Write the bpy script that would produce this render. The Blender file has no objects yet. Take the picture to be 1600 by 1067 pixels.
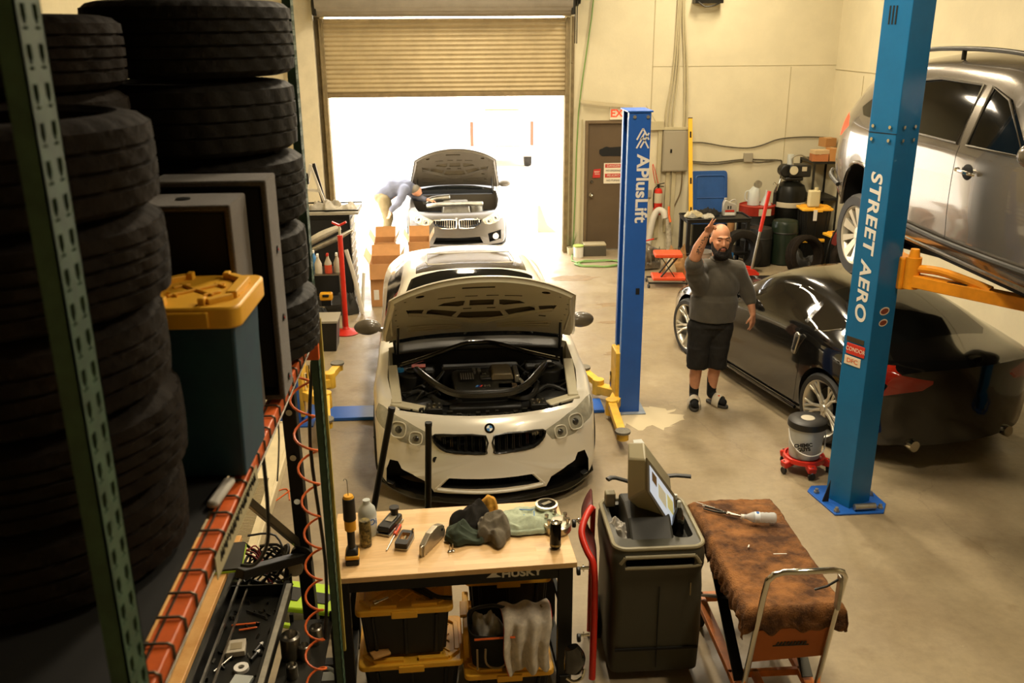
import bpy, math, random
from mathutils import Vector as V, Matrix, Euler, noise
SC = bpy.context.scene
COL = SC.collection
PI = math.pi
rad = math.radians
rnd = random.Random(7)

# ---------------------------------------------------------------- materials
MATS = {}
def lin(c):
    if isinstance(c, str):
        c = [int(c[i:i+2], 16)/255 for i in (0, 2, 4)]
        c = [x/12.92 if x <= .04045 else ((x+.055)/1.055)**2.4 for x in c]
    return (c[0], c[1], c[2], 1)
def mat(name, c, rough=.5, metal=0, var=0, vs=6, bump=0, bs=60, coat=0, emit=0, trans=0, c2=None, ior=1.45, alpha=1, sheen=0):
    if name in MATS: return MATS[name]
    m = bpy.data.materials.new(name); m.use_nodes = True
    nt = m.node_tree; b = nt.nodes['Principled BSDF']; L = nt.links.new
    c = lin(c)
    b.inputs['Base Color'].default_value = c
    b.inputs['Roughness'].default_value = rough
    b.inputs['Metallic'].default_value = metal
    b.inputs['Coat Weight'].default_value = coat
    b.inputs['Coat Roughness'].default_value = .05
    b.inputs['IOR'].default_value = ior
    b.inputs['Alpha'].default_value = alpha
    b.inputs['Transmission Weight'].default_value = trans
    b.inputs['Sheen Weight'].default_value = sheen
    if emit:
        b.inputs['Emission Color'].default_value = c; b.inputs['Emission Strength'].default_value = emit
    if var or c2 or bump:
        tc = nt.nodes.new('ShaderNodeTexCoord')
    if var or c2:
        n = nt.nodes.new('ShaderNodeTexNoise'); n.inputs['Scale'].default_value = vs; n.inputs['Detail'].default_value = 6
        n.inputs['Roughness'].default_value = .6
        L(tc.outputs['Object'], n.inputs['Vector'])
        r = nt.nodes.new('ShaderNodeValToRGB'); r.color_ramp.elements[0].position = .38; r.color_ramp.elements[1].position = .66
        k = lin(c2) if c2 else tuple(x*(1-var) for x in c[:3])+(1,)
        r.color_ramp.elements[0].color = k; r.color_ramp.elements[1].color = c
        L(n.outputs['Fac'], r.inputs['Fac']); L(r.outputs['Color'], b.inputs['Base Color'])
    if bump:
        n2 = nt.nodes.new('ShaderNodeTexNoise'); n2.inputs['Scale'].default_value = bs; n2.inputs['Detail'].default_value = 3
        L(tc.outputs['Object'], n2.inputs['Vector'])
        bp = nt.nodes.new('ShaderNodeBump'); bp.inputs['Strength'].default_value = bump; bp.inputs['Distance'].default_value = .01
        L(n2.outputs['Fac'], bp.inputs['Height']); L(bp.outputs['Normal'], b.inputs['Normal'])
    MATS[name] = m
    return m


def catmull(pts, k, closed=False):
    pts = [V(p) for p in pts]; n = len(pts); out = []
    rng = n if closed else n-1
    for i in range(rng):
        if closed: a, b, c, d = pts[(i-1) % n], pts[i], pts[(i+1) % n], pts[(i+2) % n]
        else: a, b, c, d = pts[max(i-1, 0)], pts[i], pts[i+1], pts[min(i+2, n-1)]
        for j in range(k):
            t = j/k
            out.append(.5*((2*b)+(c-a)*t+(2*a-5*b+4*c-d)*t*t+(3*b-a-3*c+d)*t**3))
    if not closed: out.append(pts[-1])
    return out
class MB:
    def __init__(s): s.v = []; s.f = []; s.m = []; s.mi = 0; s.M = Matrix()
    def at(s, loc=(0, 0, 0), rot=(0, 0, 0)):
        s.M = Matrix.Translation(loc) @ Euler(rot).to_matrix().to_4x4(); return s
    def use(s, i): s.mi = i; return s
    def add(s, vs, fs):
        n = len(s.v); s.v += [s.M @ V(v) for v in vs]; s.f += [[i+n for i in f] for f in fs]; s.m += [s.mi]*len(fs); return s
    def box(s, x0, x1, y0, y1, z0, z1):
        return s.add([(x0, y0, z0), (x1, y0, z0), (x1, y1, z0), (x0, y1, z0), (x0, y0, z1), (x1, y0, z1), (x1, y1, z1), (x0, y1, z1)],
                     [(0, 3, 2, 1), (4, 5, 6, 7), (0, 1, 5, 4), (1, 2, 6, 5), (2, 3, 7, 6), (3, 0, 4, 7)])
    def cb(s, c, sz): return s.box(c[0]-sz[0]/2, c[0]+sz[0]/2, c[1]-sz[1]/2, c[1]+sz[1]/2, c[2]-sz[2]/2, c[2]+sz[2]/2)
    def taper(s, c, b, t, h):   # frustum: centre of base, base size, top size, height
        x, y, z = c
        v = [(x+i*b[0]/2, y+j*b[1]/2, z) for i, j in ((-1, -1), (1, -1), (1, 1), (-1, 1))]+[(x+i*t[0]/2, y+j*t[1]/2, z+h) for i, j in ((-1, -1), (1, -1), (1, 1), (-1, 1))]
        return s.add(v, [(0, 3, 2, 1), (4, 5, 6, 7), (0, 1, 5, 4), (1, 2, 6, 5), (2, 3, 7, 6), (3, 0, 4, 7)])
    def bar(s, p, q, w, h, up=(0, 0, 1)):
        p, q = V(p), V(q); d = (q-p).normalized(); up = V(up)
        if abs(d.dot(up)) > .98: up = V((0, 1, 0))
        sx = d.cross(up).normalized()*w/2; sz = sx.cross(d).normalized()*h/2
        v = [p-sx-sz, p+sx-sz, p+sx+sz, p-sx+sz, q-sx-sz, q+sx-sz, q+sx+sz, q-sx+sz]
        return s.add(v, [(0, 1, 2, 3), (7, 6, 5, 4), (0, 4, 5, 1), (1, 5, 6, 2), (2, 6, 7, 3), (3, 7, 4, 0)])
    def cyl(s, p, q, r, r2=None, n=16, cap=True):
        return s.tube([p, q], [r, r if r2 is None else r2], n, cap=cap)
    def tube(s, pts, r, n=8, k=0, closed=False, cap=True, sx=1, sy=1):
        if k: 
            if isinstance(r, (list, tuple)):
                rr = [v.x for v in catmull([(x, 0, 0) for x in r], k, closed)]; r = rr
            pts = catmull(pts, k, closed)
        pts = [V(p) for p in pts]; m = len(pts)
        if not isinstance(r, (list, tuple)): r = [r]*m
        vs = []; up = None
        for i in range(m):
            a = pts[(i-1) % m] if (closed or i) else pts[i]; b = pts[(i+1) % m] if (closed or i < m-1) else pts[i]
            d = (b-a).normalized()
            if up is None: up = V((0, 0, 1)) if abs(d.z) < .9 else V((0, 1, 0))
            x = d.cross(up); 
            if x.length < 1e-5: x = d.orthogonal()
            x.normalize(); y = x.cross(d).normalized(); up = y
            for j in range(n):
                t = 2*PI*j/n
                vs.append(pts[i]+x*math.cos(t)*r[i]*sx+y*math.sin(t)*r[i]*sy)
        fs = []
        for i in range(m if closed else m-1):
            for j in range(n):
                a, b = i*n+j, i*n+(j+1) % n; c, d = ((i+1) % m)*n+(j+1) % n, ((i+1) % m)*n+j
                fs.append((a, d, c, b))
        if cap and not closed: fs += [tuple(range(n)), tuple(reversed(range((m-1)*n, m*n)))]
        return s.add(vs, fs)
    def lathe(s, prof, n=32, c=(0, 0, 0), rfn=None):   # prof (r,z) about z
        vs = []; fs = []; m = len(prof)
        for j in range(n):
            t = 2*PI*j/n
            for i, (r, z) in enumerate(prof):
                if rfn: r = rfn(i, j, r)
                vs.append((c[0]+r*math.cos(t), c[1]+r*math.sin(t), c[2]+z))
        for j in range(n):
            k = (j+1) % n
            for i in range(m-1):
                if prof[i][0] < 1e-6: fs.append((j*m+i, k*m+i+1, j*m+i+1))
                elif prof[i+1][0] < 1e-6: fs.append((j*m+i, k*m+i, j*m+i+1))
                else: fs.append((j*m+i, k*m+i, k*m+i+1, j*m+i+1))
        return s.add(vs, fs)
    def prism(s, poly, a, b, ax='z'):
        A = sum(poly[i][0]*poly[(i+1) % len(poly)][1]-poly[(i+1) % len(poly)][0]*poly[i][1] for i in range(len(poly)))
        if A < 0: poly = poly[::-1]
        n = len(poly)
        f = {'z': lambda u, v, w: (u, v, w), 'y': lambda u, v, w: (u, w, v), 'x': lambda u, v, w: (w, u, v)}[ax]
        vs = [f(u, v, a) for u, v in poly]+[f(u, v, b) for u, v in poly]
        fs = [tuple(reversed(range(n))), tuple(range(n, 2*n))]+[(i, (i+1) % n, n+(i+1) % n, n+i) for i in range(n)]
        if ax == 'y': fs = [tuple(reversed(q)) for q in fs]
        if b < a: fs = [tuple(reversed(q)) for q in fs]
        return s.add(vs, fs)
    def ball(s, c, r, n=16, m=10):
        if not isinstance(r, (list, tuple)): r = (r, r, r)
        M = s.M; s.M = M @ Matrix.Translation(c) @ Matrix.Diagonal((r[0], r[1], r[2], 1))
        s.lathe([(math.sin(PI*i/m) if 0 < i < m else 0, -math.cos(PI*i/m)) for i in range(m+1)], n); s.M = M; return s
    def ring(s, c, R_, r, n=32, k=8, ax='z'):
        f = {'z': lambda a, b: (a, b, 0), 'y': lambda a, b: (a, 0, b), 'x': lambda a, b: (0, a, b)}[ax]
        return s.tube([V(c)+V(f(R_*math.cos(2*PI*i/n), R_*math.sin(2*PI*i/n))) for i in range(n)], r, k, closed=True)
    def grid(s, fn, nu, nv, cu=False, cv=False):
        vs = [fn(i/(nu if cu else nu-1) if nu > 1 else 0, j/(nv if cv else nv-1)) for i in range(nu) for j in range(nv)]
        fs = []
        for i in range(nu if cu else nu-1):
            for j in range(nv if cv else nv-1):
                a, b = i*nv+j, ((i+1) % nu)*nv+j; c, d = ((i+1) % nu)*nv+(j+1) % nv, i*nv+(j+1) % nv
                fs.append((a, b, c, d))
        return s.add(vs, fs)
    def mesh(s, name, mats=None):
        me = bpy.data.meshes.new(name); me.from_pydata([tuple(v) for v in s.v], [], s.f)
        for m in (mats or []): me.materials.append(m)
        if mats and len(mats) > 1: me.polygons.foreach_set('material_index', s.m)
        me.update(); return me
    def build(s, name, m, parent=None, smooth=35, bevel=0, seg=2, sub=0, solid=0, fix=False):
        me = s.mesh(name, m if isinstance(m, (list, tuple)) else [m])
        if fix:
            import bmesh
            bm = bmesh.new(); bm.from_mesh(me); bmesh.ops.remove_doubles(bm, verts=bm.verts, dist=1e-5); bmesh.ops.recalc_face_normals(bm, faces=bm.faces); bm.to_mesh(me); bm.free()
        return link(name, me, parent, smooth, bevel, seg, sub, solid)
def link(name, me, parent=None, smooth=35, bevel=0, seg=2, sub=0, solid=0):
    if smooth:
        me.polygons.foreach_set('use_smooth', [True]*len(me.polygons))
        if smooth < 180: me.set_sharp_from_angle(angle=rad(smooth))
    o = bpy.data.objects.new(name, me); COL.objects.link(o)
    if parent is not None: o.parent = parent
    if solid: q = o.modifiers.new('s', 'SOLIDIFY'); q.thickness = solid; q.offset = -1
    if bevel:
        q = o.modifiers.new('b', 'BEVEL'); q.width = bevel; q.segments = seg; q.limit_method = 'ANGLE'; q.angle_limit = rad(40); q.harden_normals = False
    if sub: q = o.modifiers.new('u', 'SUBSURF'); q.levels = sub; q.render_levels = sub
    return o
def thing(name, label, cat, loc=(0, 0, 0), rz=0, group=None, rot=None, kind=None):
    o = bpy.data.objects.new(name, None); COL.objects.link(o); o.location = loc; o.rotation_euler = rot or (0, 0, rz); o.empty_display_size = .1
    return tag(o, label, cat, group, kind)
def tag(o, label, cat, group=None, kind=None):
    o['label'] = label; o['category'] = cat
    if group: o['group'] = group
    if kind: o['kind'] = kind
    return o
def struct(o, label=None):
    o['kind'] = 'structure'
    if label: o['label'] = label
    return o
def children(o): return [c for c in COL.objects if c.parent == o]
def dup(o, loc=None, rz=None, label=None, parent=None, rot=None):
    c = o.copy(); COL.objects.link(c)
    if parent is not None: c.parent = parent
    if loc is not None: c.location = loc
    if rz is not None: c.rotation_euler = (0, 0, rz)
    if rot is not None: c.rotation_euler = rot
    if label: c['label'] = label
    for ch in children(o):
        if ch is not c: dup(ch, parent=c)
    return c
def settle(o):      # bake modifiers into plain mesh data
    dg = bpy.context.evaluated_depsgraph_get(); dg.update()
    me = bpy.data.meshes.new_from_object(o.evaluated_get(dg)); old = o.data; o.modifiers.clear(); o.data = me
    return o
def boolean(o, cut, op='DIFFERENCE'):
    q = o.modifiers.new('bool', 'BOOLEAN'); q.operation = op; q.solver = 'EXACT'; q.object = cut
    try: q.material_mode = 'TRANSFER'
    except Exception: pass
    return settle(o)
def drop(o):
    me = o.data; bpy.data.objects.remove(o)
    if me and me.users == 0: bpy.data.meshes.remove(me)
def text(name, s, size, m, parent=None, loc=(0, 0, 0), rot=(0, 0, 0), ex=.001, sx=1, bold=0, sp=1, align='CENTER'):
    c = bpy.data.curves.new(name, 'FONT'); c.body = s; c.size = size; c.extrude = ex; c.align_x = align; c.align_y = 'CENTER'; c.offset = bold; c.space_character = sp
    o = bpy.data.objects.new(name, c); COL.objects.link(o)
    dg = bpy.context.evaluated_depsgraph_get(); dg.update()
    me = bpy.data.meshes.new_from_object(o.evaluated_get(dg)); bpy.data.objects.remove(o); bpy.data.curves.remove(c)
    for v in me.vertices: v.co.x *= sx
    me.materials.clear(); me.materials.append(m)
    o = bpy.data.objects.new(name, me); COL.objects.link(o); o.location = loc; o.rotation_euler = rot
    if parent is not None: o.parent = parent
    return o
def remesh(mb, name, m, parent, voxel=.008, smooth=4, sub=0, disp=None):
    o = mb.build(name, m, parent, smooth=180)
    q = o.modifiers.new('r', 'REMESH'); q.mode = 'VOXEL'; q.voxel_size = voxel
    if smooth: q = o.modifiers.new('s', 'SMOOTH'); q.factor = .5; q.iterations = smooth
    settle(o)
    if disp:
        for v in o.data.vertices:
            d = disp(v.co)
            v.co += v.normal*d
    o.data.polygons.foreach_set('use_smooth', [True]*len(o.data.polygons))
    return o
def rrect(x0, x1, y0, y1, r, n=4):
    out = []
    for cx, cy, a in ((x1-r, y0+r, -90), (x1-r, y1-r, 0), (x0+r, y1-r, 90), (x0+r, y0+r, 180)):
        for i in range(n+1):
            t = rad(a+90*i/n); out.append((cx+r*math.cos(t), cy+r*math.sin(t)))
    return out

# ---------------------------------------------------------------- palette


black = mat('black_plastic', '15140f', .45, var=.3)
matblack = mat('matt_black', '0f0e0b', .75)
rubber = mat('tyre_rubber', '1b1710', .7, var=.35, vs=5, bump=.15, bs=90)
oldrubber = mat('old_tyre_rubber', '221b13', .85, var=.45, vs=7, bump=.25, bs=60)
chrome = mat('chrome', 'd8d4c8', .12, 1)
steel = mat('steel', 'a9a498', .32, 1, var=.25)
alu = mat('aluminium', 'b9b5a8', .38, .9, var=.3, vs=12)
dkmetal = mat('dark_metal', '35332c', .4, .8, var=.3)
orange = mat('rack_orange', 'e2682a', .42, var=.25, vs=14)
green = mat('rack_green', '3a5540', .5, var=.35, vs=20)
yellow = mat('lid_yellow', 'ecb030', .45, var=.12)
liftyel = mat('lift_yellow', 'e2b43c', .45, var=.25, vs=9)
liftora = mat('lift_arm_orange', 'e8951c', .4, var=.2, vs=9)
liftblue = mat('lift_blue', '2058ad', .38, var=.12, vs=5)
liftteal = mat('lift_teal_blue', '0c6396', .36, var=.1, vs=5)
redp = mat('red_paint', 'c62a18', .38, var=.15)
cream = mat('cream_plastic', 'cfc09a', .5, var=.15)
white = mat('white_plastic', 'd9d5cb', .45)
wood = mat('maple', 'c99a5c', .5, c2='b98646', vs=9)
card = mat('cardboard', 'b98652', .85, var=.15)
glassd = mat('dark_glass', '0b0c0b', .06, coat=.1)
skin = mat('skin', 'c58a66', .55, var=.15, vs=18)
bluep = mat('blue_plastic', '1c4a86', .45, var=.15)

for m_, v_ in ((rubber, .25), (oldrubber, .15)): m_.node_tree.nodes['Principled BSDF'].inputs['Specular IOR Level'].default_value = v_
# ================================================================ camera
F = 1428.
cam = bpy.data.cameras.new('camera'); co = bpy.data.objects.new('camera', cam); COL.objects.link(co); SC.camera = co
cam.sensor_width = 36; cam.lens = 36*F/1600; cam.clip_start = .05; cam.clip_end = 300
dn = V((25, 4188.5, F)).normalized(); fw_ = V((0, 0, 1))-dn*dn.z; fw_.normalize(); rt_ = dn.cross(fw_)
yw = rad(3.7)
ry = math.cos(yw)*fw_-math.sin(yw)*rt_; rx = math.cos(yw)*rt_+math.sin(yw)*fw_
def w_(v): return V((rx.dot(v), ry.dot(v), -dn.dot(v)))
cx_, cy_, cz_ = w_(V((1, 0, 0))), w_(V((0, -1, 0))), w_(V((0, 0, -1)))
co.matrix_world = Matrix(((cx_.x, cy_.x, cz_.x, 0), (cx_.y, cy_.y, cz_.y, 0), (cx_.z, cy_.z, cz_.z, 3.6), (0, 0, 0, 1)))
cam.dof.use_dof = True; cam.dof.focus_distance = 7.5; cam.dof.aperture_fstop = 4.5

SC.view_settings.view_transform = 'Standard'; SC.view_settings.look = 'None'; SC.view_settings.gamma = 1
SC.view_settings.use_curve_mapping = False; SC.view_settings.exposure = 0.25

# ================================================================ world and lights
w = bpy.data.worlds.new('world'); SC.world = w; w.use_nodes = True
bg = w.node_tree.nodes['Background']; bg.inputs[0].default_value = (1, .97, .93, 1); bg.inputs[1].default_value = 13.0
sun = bpy.data.lights.new('sun', 'SUN'); sun.energy = 4; sun.angle = rad(1.5); sun.color = (1, .95, .86)
so = bpy.data.objects.new('sun', sun); COL.objects.link(so); so.rotation_euler = (rad(-38), rad(8), 0)
lampmat = mat('lamp_tube', 'ffe2b0', .5, emit=6)
lampbody = mat('lamp_housing', 'c8c2b0', .5)
def ceiling_lamp(x, y, power, label, sx=.35, sy=1.3, z=5.6):
    t = thing('ceiling_light', label, 'light', (x, y, z))
    MB().box(-sx/2, sx/2, -sy/2, sy/2, .02, .10).build('housing', lampbody, t, bevel=.01)
    MB().cyl((0, -sy/2+.05, .01), (0, sy/2-.05, .01), .02, n=10).build('tube', lampmat, t)
    for s in (-1, 1): MB().cyl((0, s*sy/3, .1), (0, s*sy/3, 6.5-z), .006, n=6).build('hanger_rod', steel, t)
    l = bpy.data.lights.new('lamp', 'AREA'); l.shape = 'RECTANGLE'; l.size = sx; l.size_y = sy; l.energy = power; l.color = (1, .845, .61)
    lo = bpy.data.objects.new('lamp', l); COL.objects.link(lo); lo.parent = t; lo.location = (0, 0, -.03)
ceiling_lamp(1.0, 5.5, 150, 'long ceiling light over the workbench')
ceiling_lamp(.6, 8.6, 190, 'long ceiling light over the white car')
ceiling_lamp(2.6, 9.8, 190, 'long ceiling light over the standing man')
ceiling_lamp(4.2, 13.4, 130, 'long ceiling light near the panel box wall')
ceiling_lamp(.2, 12.6, 130, 'long ceiling light near the roller door')
ceiling_lamp(3.0, 3.3, 110, 'long ceiling light over the lift cart side')

pl = bpy.data.lights.new('door_portal', 'AREA'); pl.shape = 'RECTANGLE'; pl.size = 3.8; pl.size_y = 2.6; pl.cycles.is_portal = True
po = bpy.data.objects.new('door_portal', pl); COL.objects.link(po); po.location = (0, 15.5, 1.3); po.rotation_euler = (-PI/2, 0, 0)
# ================================================================ shell
def nodes_of(m): return m.node_tree, m.node_tree.nodes, m.node_tree.links.new
def concrete(name, base, dark, stain, warm):
    m = mat(name, base, .55); nt, N, L = nodes_of(m); b = N['Principled BSDF']
    tc = N.new('ShaderNodeTexCoord')
    def nz(s, d=6, r=.6):
        n = N.new('ShaderNodeTexNoise'); n.inputs['Scale'].default_value = s; n.inputs['Detail'].default_value = d; n.inputs['Roughness'].default_value = r
        L(tc.outputs['Object'], n.inputs['Vector']); return n
    def ramp(src, a, b_, ca, cb):
        r = N.new('ShaderNodeValToRGB'); r.color_ramp.elements[0].position = a; r.color_ramp.elements[1].position = b_
        r.color_ramp.elements[0].color = ca; r.color_ramp.elements[1].color = cb; L(src, r.inputs['Fac']); return r
    def mix(a, b_, f, mode='MIX'):
        x = N.new('ShaderNodeMixRGB'); x.blend_type = mode; L(a, x.inputs[1]); L(b_, x.inputs[2])
        if isinstance(f, float): x.inputs[0].default_value = f
        else: L(f, x.inputs[0])
        return x
    one = (1, 1, 1, 1); zero = (0, 0, 0, 1)
    c1 = ramp(nz(1.1).outputs['Fac'], .3, .72, lin(dark), lin(base))
    c2 = mix(c1.outputs[0], ramp(nz(14, 8, .7).outputs['Fac'], .35, .65, (.72, .72, .72, 1), one).outputs[0], .55, 'MULTIPLY')
    st = N.new('ShaderNodeRGB'); st.outputs[0].default_value = lin(stain)
    c3 = mix(c2.outputs[0], st.outputs[0], ramp(nz(1.7, 5, .55).outputs['Fac'], .60, .68, zero, (.55, .55, .55, 1)).outputs[0])
    wm = N.new('ShaderNodeRGB'); wm.outputs[0].default_value = lin(warm)
    c4 = mix(c3.outputs[0], wm.outputs[0], ramp(nz(5, 9, .75).outputs['Fac'], .66, .72, zero, (.6, .6, .6, 1)).outputs[0])
    vo = N.new('ShaderNodeTexVoronoi'); vo.feature = 'DISTANCE_TO_EDGE'; vo.inputs['Scale'].default_value = .42
    mp = N.new('ShaderNodeMixRGB'); mp.blend_type = 'ADD'; mp.inputs[0].default_value = .35
    L(tc.outputs['Object'], mp.inputs[1]); L(nz(2.2, 6, .6).outputs['Color'], mp.inputs[2]); L(mp.outputs[0], vo.inputs['Vector'])
    ck = ramp(vo.outputs['Distance'], .0, .0035, (.55, .55, .55, 1), one)
    c5 = mix(c4.outputs[0], ck.outputs[0], .35, 'MULTIPLY')
    L(c5.outputs[0], b.inputs['Base Color'])
    rr = ramp(nz(3).outputs['Fac'], .35, .7, (.36, .36, .36, 1), (.62, .62, .62, 1)); L(rr.outputs[0], b.inputs['Roughness'])
    bp = N.new('ShaderNodeBump'); bp.inputs['Strength'].default_value = .12; bp.inputs['Distance'].default_value = .01
    L(nz(30, 6).outputs['Fac'], bp.inputs['Height']); L(bp.outputs['Normal'], b.inputs['Normal'])
    return m
floorm = concrete('concrete_floor', '9d8e70', '84745a', '6f5d43', 'b8aa8c')
wallm = mat('painted_block_wall', 'c9bd98', .8, var=.07, vs=3, bump=.25, bs=45)
wallin = mat('painted_plaster', 'cdc3a3', .8, var=.08, vs=2, bump=.12, bs=30)
XL, XR, YF, YB, ZC = -3.2, 6.36, 15.3, -3.0, 6.5
DX0, DX1 = -1.93, 1.86
struct(MB().box(XL-.3, XR+.3, YB-.3, YF+.25, -.2, 0).build('floor', floorm, smooth=0))
struct(MB().box(XL-.3, XR+.3, YB-.3, YF+.3, ZC, ZC+.2).build('ceiling', mat('ceiling_paint', '8d856e', .9, var=.1), smooth=0))
struct(MB().box(XL-.3, XL, YB, YF, 0, ZC).build('wall_left', wallm, smooth=0))
struct(MB().box(XR, XR+.3, YB, YF, 0, ZC).build('wall_right', wallin, smooth=0))
struct(MB().box(XL-.3, XR+.3, YB-.3, YB, 0, ZC).build('wall_back', wallm, smooth=0))
M2X0, M2X1 = 2.27, 3.19
b = MB(); b.box(XL-.3, DX0, YF, YF+.25, 0, ZC).box(DX0, DX1, YF, YF+.25, 4.1, ZC).box(DX1, M2X0, YF, YF+.25, 0, ZC).box(M2X1, XR+.3, YF, YF+.25, 0, ZC).box(M2X0, M2X1, YF, YF+.25, 2.13, ZC)
wf = struct(b.build('wall_front', wallin, smooth=0))
# vertical control joints and pilaster beside the roller door
jm = mat('wall_joint', 'a89d7c', .9)
struct(MB().box(-2.46, -2.08, 15.12, 15.3, 0, ZC).build('trim_1', mat('pilaster_paint', 'd8cfb4', .7, var=.1), smooth=0, bevel=.01))
struct(MB().box(3.30, 3.312, 15.294, 15.3, 2.2, ZC).box(5.6, 5.608, 15.294, 15.3, 1.2, 3.0).box(3.3, XR, 15.295, 15.3, 3.02, 3.028).build('trim_2', jm, smooth=0))
struct(MB().box(6.352, XR, 14.2, 14.21, 0, 2.9).box(6.352, XR, 9, 15.3, 2.95, 2.96).build('trim_3', jm, smooth=0))

# roller door
slat = mat('roller_slat', 'b9a780', .5, .15, var=.15, vs=4)
slat2 = mat('roller_slat_grey', '8f8778', .5, .2, var=.15, vs=4)
dr = thing('door_1', 'half raised tan steel roller door above the bright opening', 'door', (0, 0, 0), kind='structure')
pts = []
z = 2.66
while z < 3.78:
    for a, d in ((0, 0), (.012, .012), (.03, .019), (.048, .012), (.06, 0)): pts.append((15.20-d, z+a))
    z += .0705
b = MB()
vs = [(x, p[0], p[1]) for p in pts for x in (DX0-.02, DX1+.02)]
b.add(vs, [(2*i, 2*i+1, 2*i+3, 2*i+2) for i in range(len(pts)-1)])
b.build('slat_curtain', slat, dr, smooth=0, solid=.006)
MB().box(DX0-.02, DX1+.02, 15.16, 15.24, 2.59, 2.66).build('bottom_bar', mat('door_bar', '8d7a58', .5, .3, var=.3), dr, bevel=.008)
b = MB(); n = 30
for i in range(9):
    a = rad(-80+i*20); b.add([], [])
prof = []
for i in range(48):
    a = 2*PI*i/48; r = .27+.012*abs(math.sin(a*10)); prof.append((15.0+r*math.cos(a), 4.08+r*math.sin(a)))
b.prism([(p[0], p[1]) for p in prof], DX0-.06, DX1+.06, 'x').build('rolled_slats', slat2, dr, smooth=0)
for sx, nm in ((-1, 'l'), (1, 'r')):
    x = DX0-.02 if sx < 0 else DX1+.02
    b = MB().box(x-.02, x+.02, 15.14, 15.17, 0, 3.78).box(x-.02, x+.02, 15.23, 15.26, 0, 3.78).box(x+sx*.02, x+sx*.05, 15.14, 15.3, 0, 3.78).box(min(x+sx*.05, x+sx*.14), max(x+sx*.05, x+sx*.14), 15.27, 15.3, 0, 3.8)
    for k in range(9): b.cyl((x+sx*.10, 15.27, .3+k*.4), (x+sx*.10, 15.255, .3+k*.4), .015, n=8)
    b.build('guide_track', mat('door_track', '8a7a58', .55, .3, var=.3, vs=9), dr, bevel=.004)
    MB().box(x+sx*.05-.03, x+sx*.05+.03, 14.78, 15.3, 3.82, 4.36).build('end_bracket', dkmetal, dr, bevel=.01)
b = MB().cyl((DX1+.09, 15.0, 4.08), (DX1+.2, 15.0, 4.08), .11, n=20).cyl((DX1+.12, 15.0, 4.08), (DX1+.17, 15.0, 4.08), .14, n=20)
b.build('chain_wheel', dkmetal, dr)
cp = []
for i in range(60):
    cp.append((DX1+.14, 14.88 if i < 30 else 15.1, 4.0-(i if i < 30 else 59-i)*.0205))
b = MB()
for p in cp: b.ball(p, (.009, .009, .016), 6, 4)
o = b.build('hand_chain', dkmetal, dr)

# man door
doorm = mat('brown_door', '5a4a35', .5, var=.12, vs=3)
d2 = thing('door_2', 'brown steel exit door behind the blue lift post', 'door', (M2X0, 15.3, 0), kind='structure')
b = MB().box(-.05, 0, -.03, .2, 0, 2.18).box(.92, .97, -.03, .2, 0, 2.18).box(0, .92, -.03, .2, 2.13, 2.18)
b.build('door_frame', mat('door_frame_paint', '6d5b42', .5, var=.15), d2, bevel=.004)
MB().box(.003, .917, .01, .055, .01, 2.127).build('door_leaf', doorm, d2, bevel=.003)
MB().cyl((.075, .01, .95), (.075, -.012, .95), .035, n=16).cyl((.075, -.01, .95), (.075, -.05, .95), .012, n=12).ball((.075, -.06, .95), .028).cyl((.075, .01, 1.18), (.075, -.02, 1.18), .025, n=14).build('door_knob', chrome, d2)
MB().box(.02, .9, -.02, .2, -.001, .015).build('threshold', alu, d2)
# black painted patch on the door
vs = []
for i in range(26):
    a = 2*PI*i/26; ca, sa = math.cos(a), math.sin(a)
    vs.append((.50+.30*math.copysign(abs(ca)**.45, ca)+rnd.uniform(-.012, .012), 1.67+.075*math.copysign(abs(sa)**.5, sa)+rnd.uniform(-.012, .012)))
MB().prism(vs, .004, .01, 'y').build('black_paint_patch', matblack, d2, smooth=0)
sgw = mat('sign_white', 'd6cdb6', .5); sgr = mat('sign_red', 'b3302a', .5); sgk = mat('sign_black', '23201a', .5)
s = thing('warning_sign', 'white sign with red bands stuck on the brown door', 'sign', (M2X0+.28, 15.302, 1.14))
MB().box(0, .52, -.004, .006, 0, .34).build('plate', sgw, s, smooth=0)
MB().box(.02, .30, -.006, -.003, .265, .325).box(.02, .30, -.006, -.003, .10, .165).build('red_band', sgr, s, smooth=0)
MB().ring((.40, -.006, .17), .085, .008, 28, 6, 'y').bar((.34, -.006, .23), (.46, -.006, .11), .012, .012).build('prohibition_ring', sgr, s)
MB().box(.36, .44, -.007, -.004, .155, .175).build('cigarette', sgk, s)
text('lettering', 'DANGER', .055, sgw, s, (.16, -.0075, .295), (PI/2, 0, 0))
text('lettering', 'NO SMOKING', .04, sgk, s, (.16, -.0065, .215), (PI/2, 0, 0))
text('lettering', 'PELIGRO', .055, sgw, s, (.16, -.0075, .133), (PI/2, 0, 0))
text('lettering', 'NO FUMAR', .045, sgk, s, (.16, -.0065, .05), (PI/2, 0, 0))
s = thing('sticker', 'small red notice stuck left of the white warning sign', 'sticker', (M2X0+.09, 15.302, 1.24))
MB().add([(0, 0, 0), (.13, 0, .0), (.14, 0, .15), (.02, 0, .14), (0, -.004, 0), (.13, -.004, .0), (.14, -.004, .15), (.02, -.004, .14)], [(4, 5, 6, 7), (0, 4, 7, 3), (1, 2, 6, 5), (0, 1, 5, 4), (3, 7, 6, 2)]).build('backing', sgr, s, smooth=0)
MB().box(.03, .12, -.006, -.003, .10, .108).box(.03, .11, -.006, -.003, .08, .085).box(.04, .12, -.006, -.003, .055, .062).build('print', sgw, s, smooth=0)
s = thing('exit_sign', 'white sign with red EXIT letters above the brown door', 'sign', (M2X0+.35, 15.27, 2.19))
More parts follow.
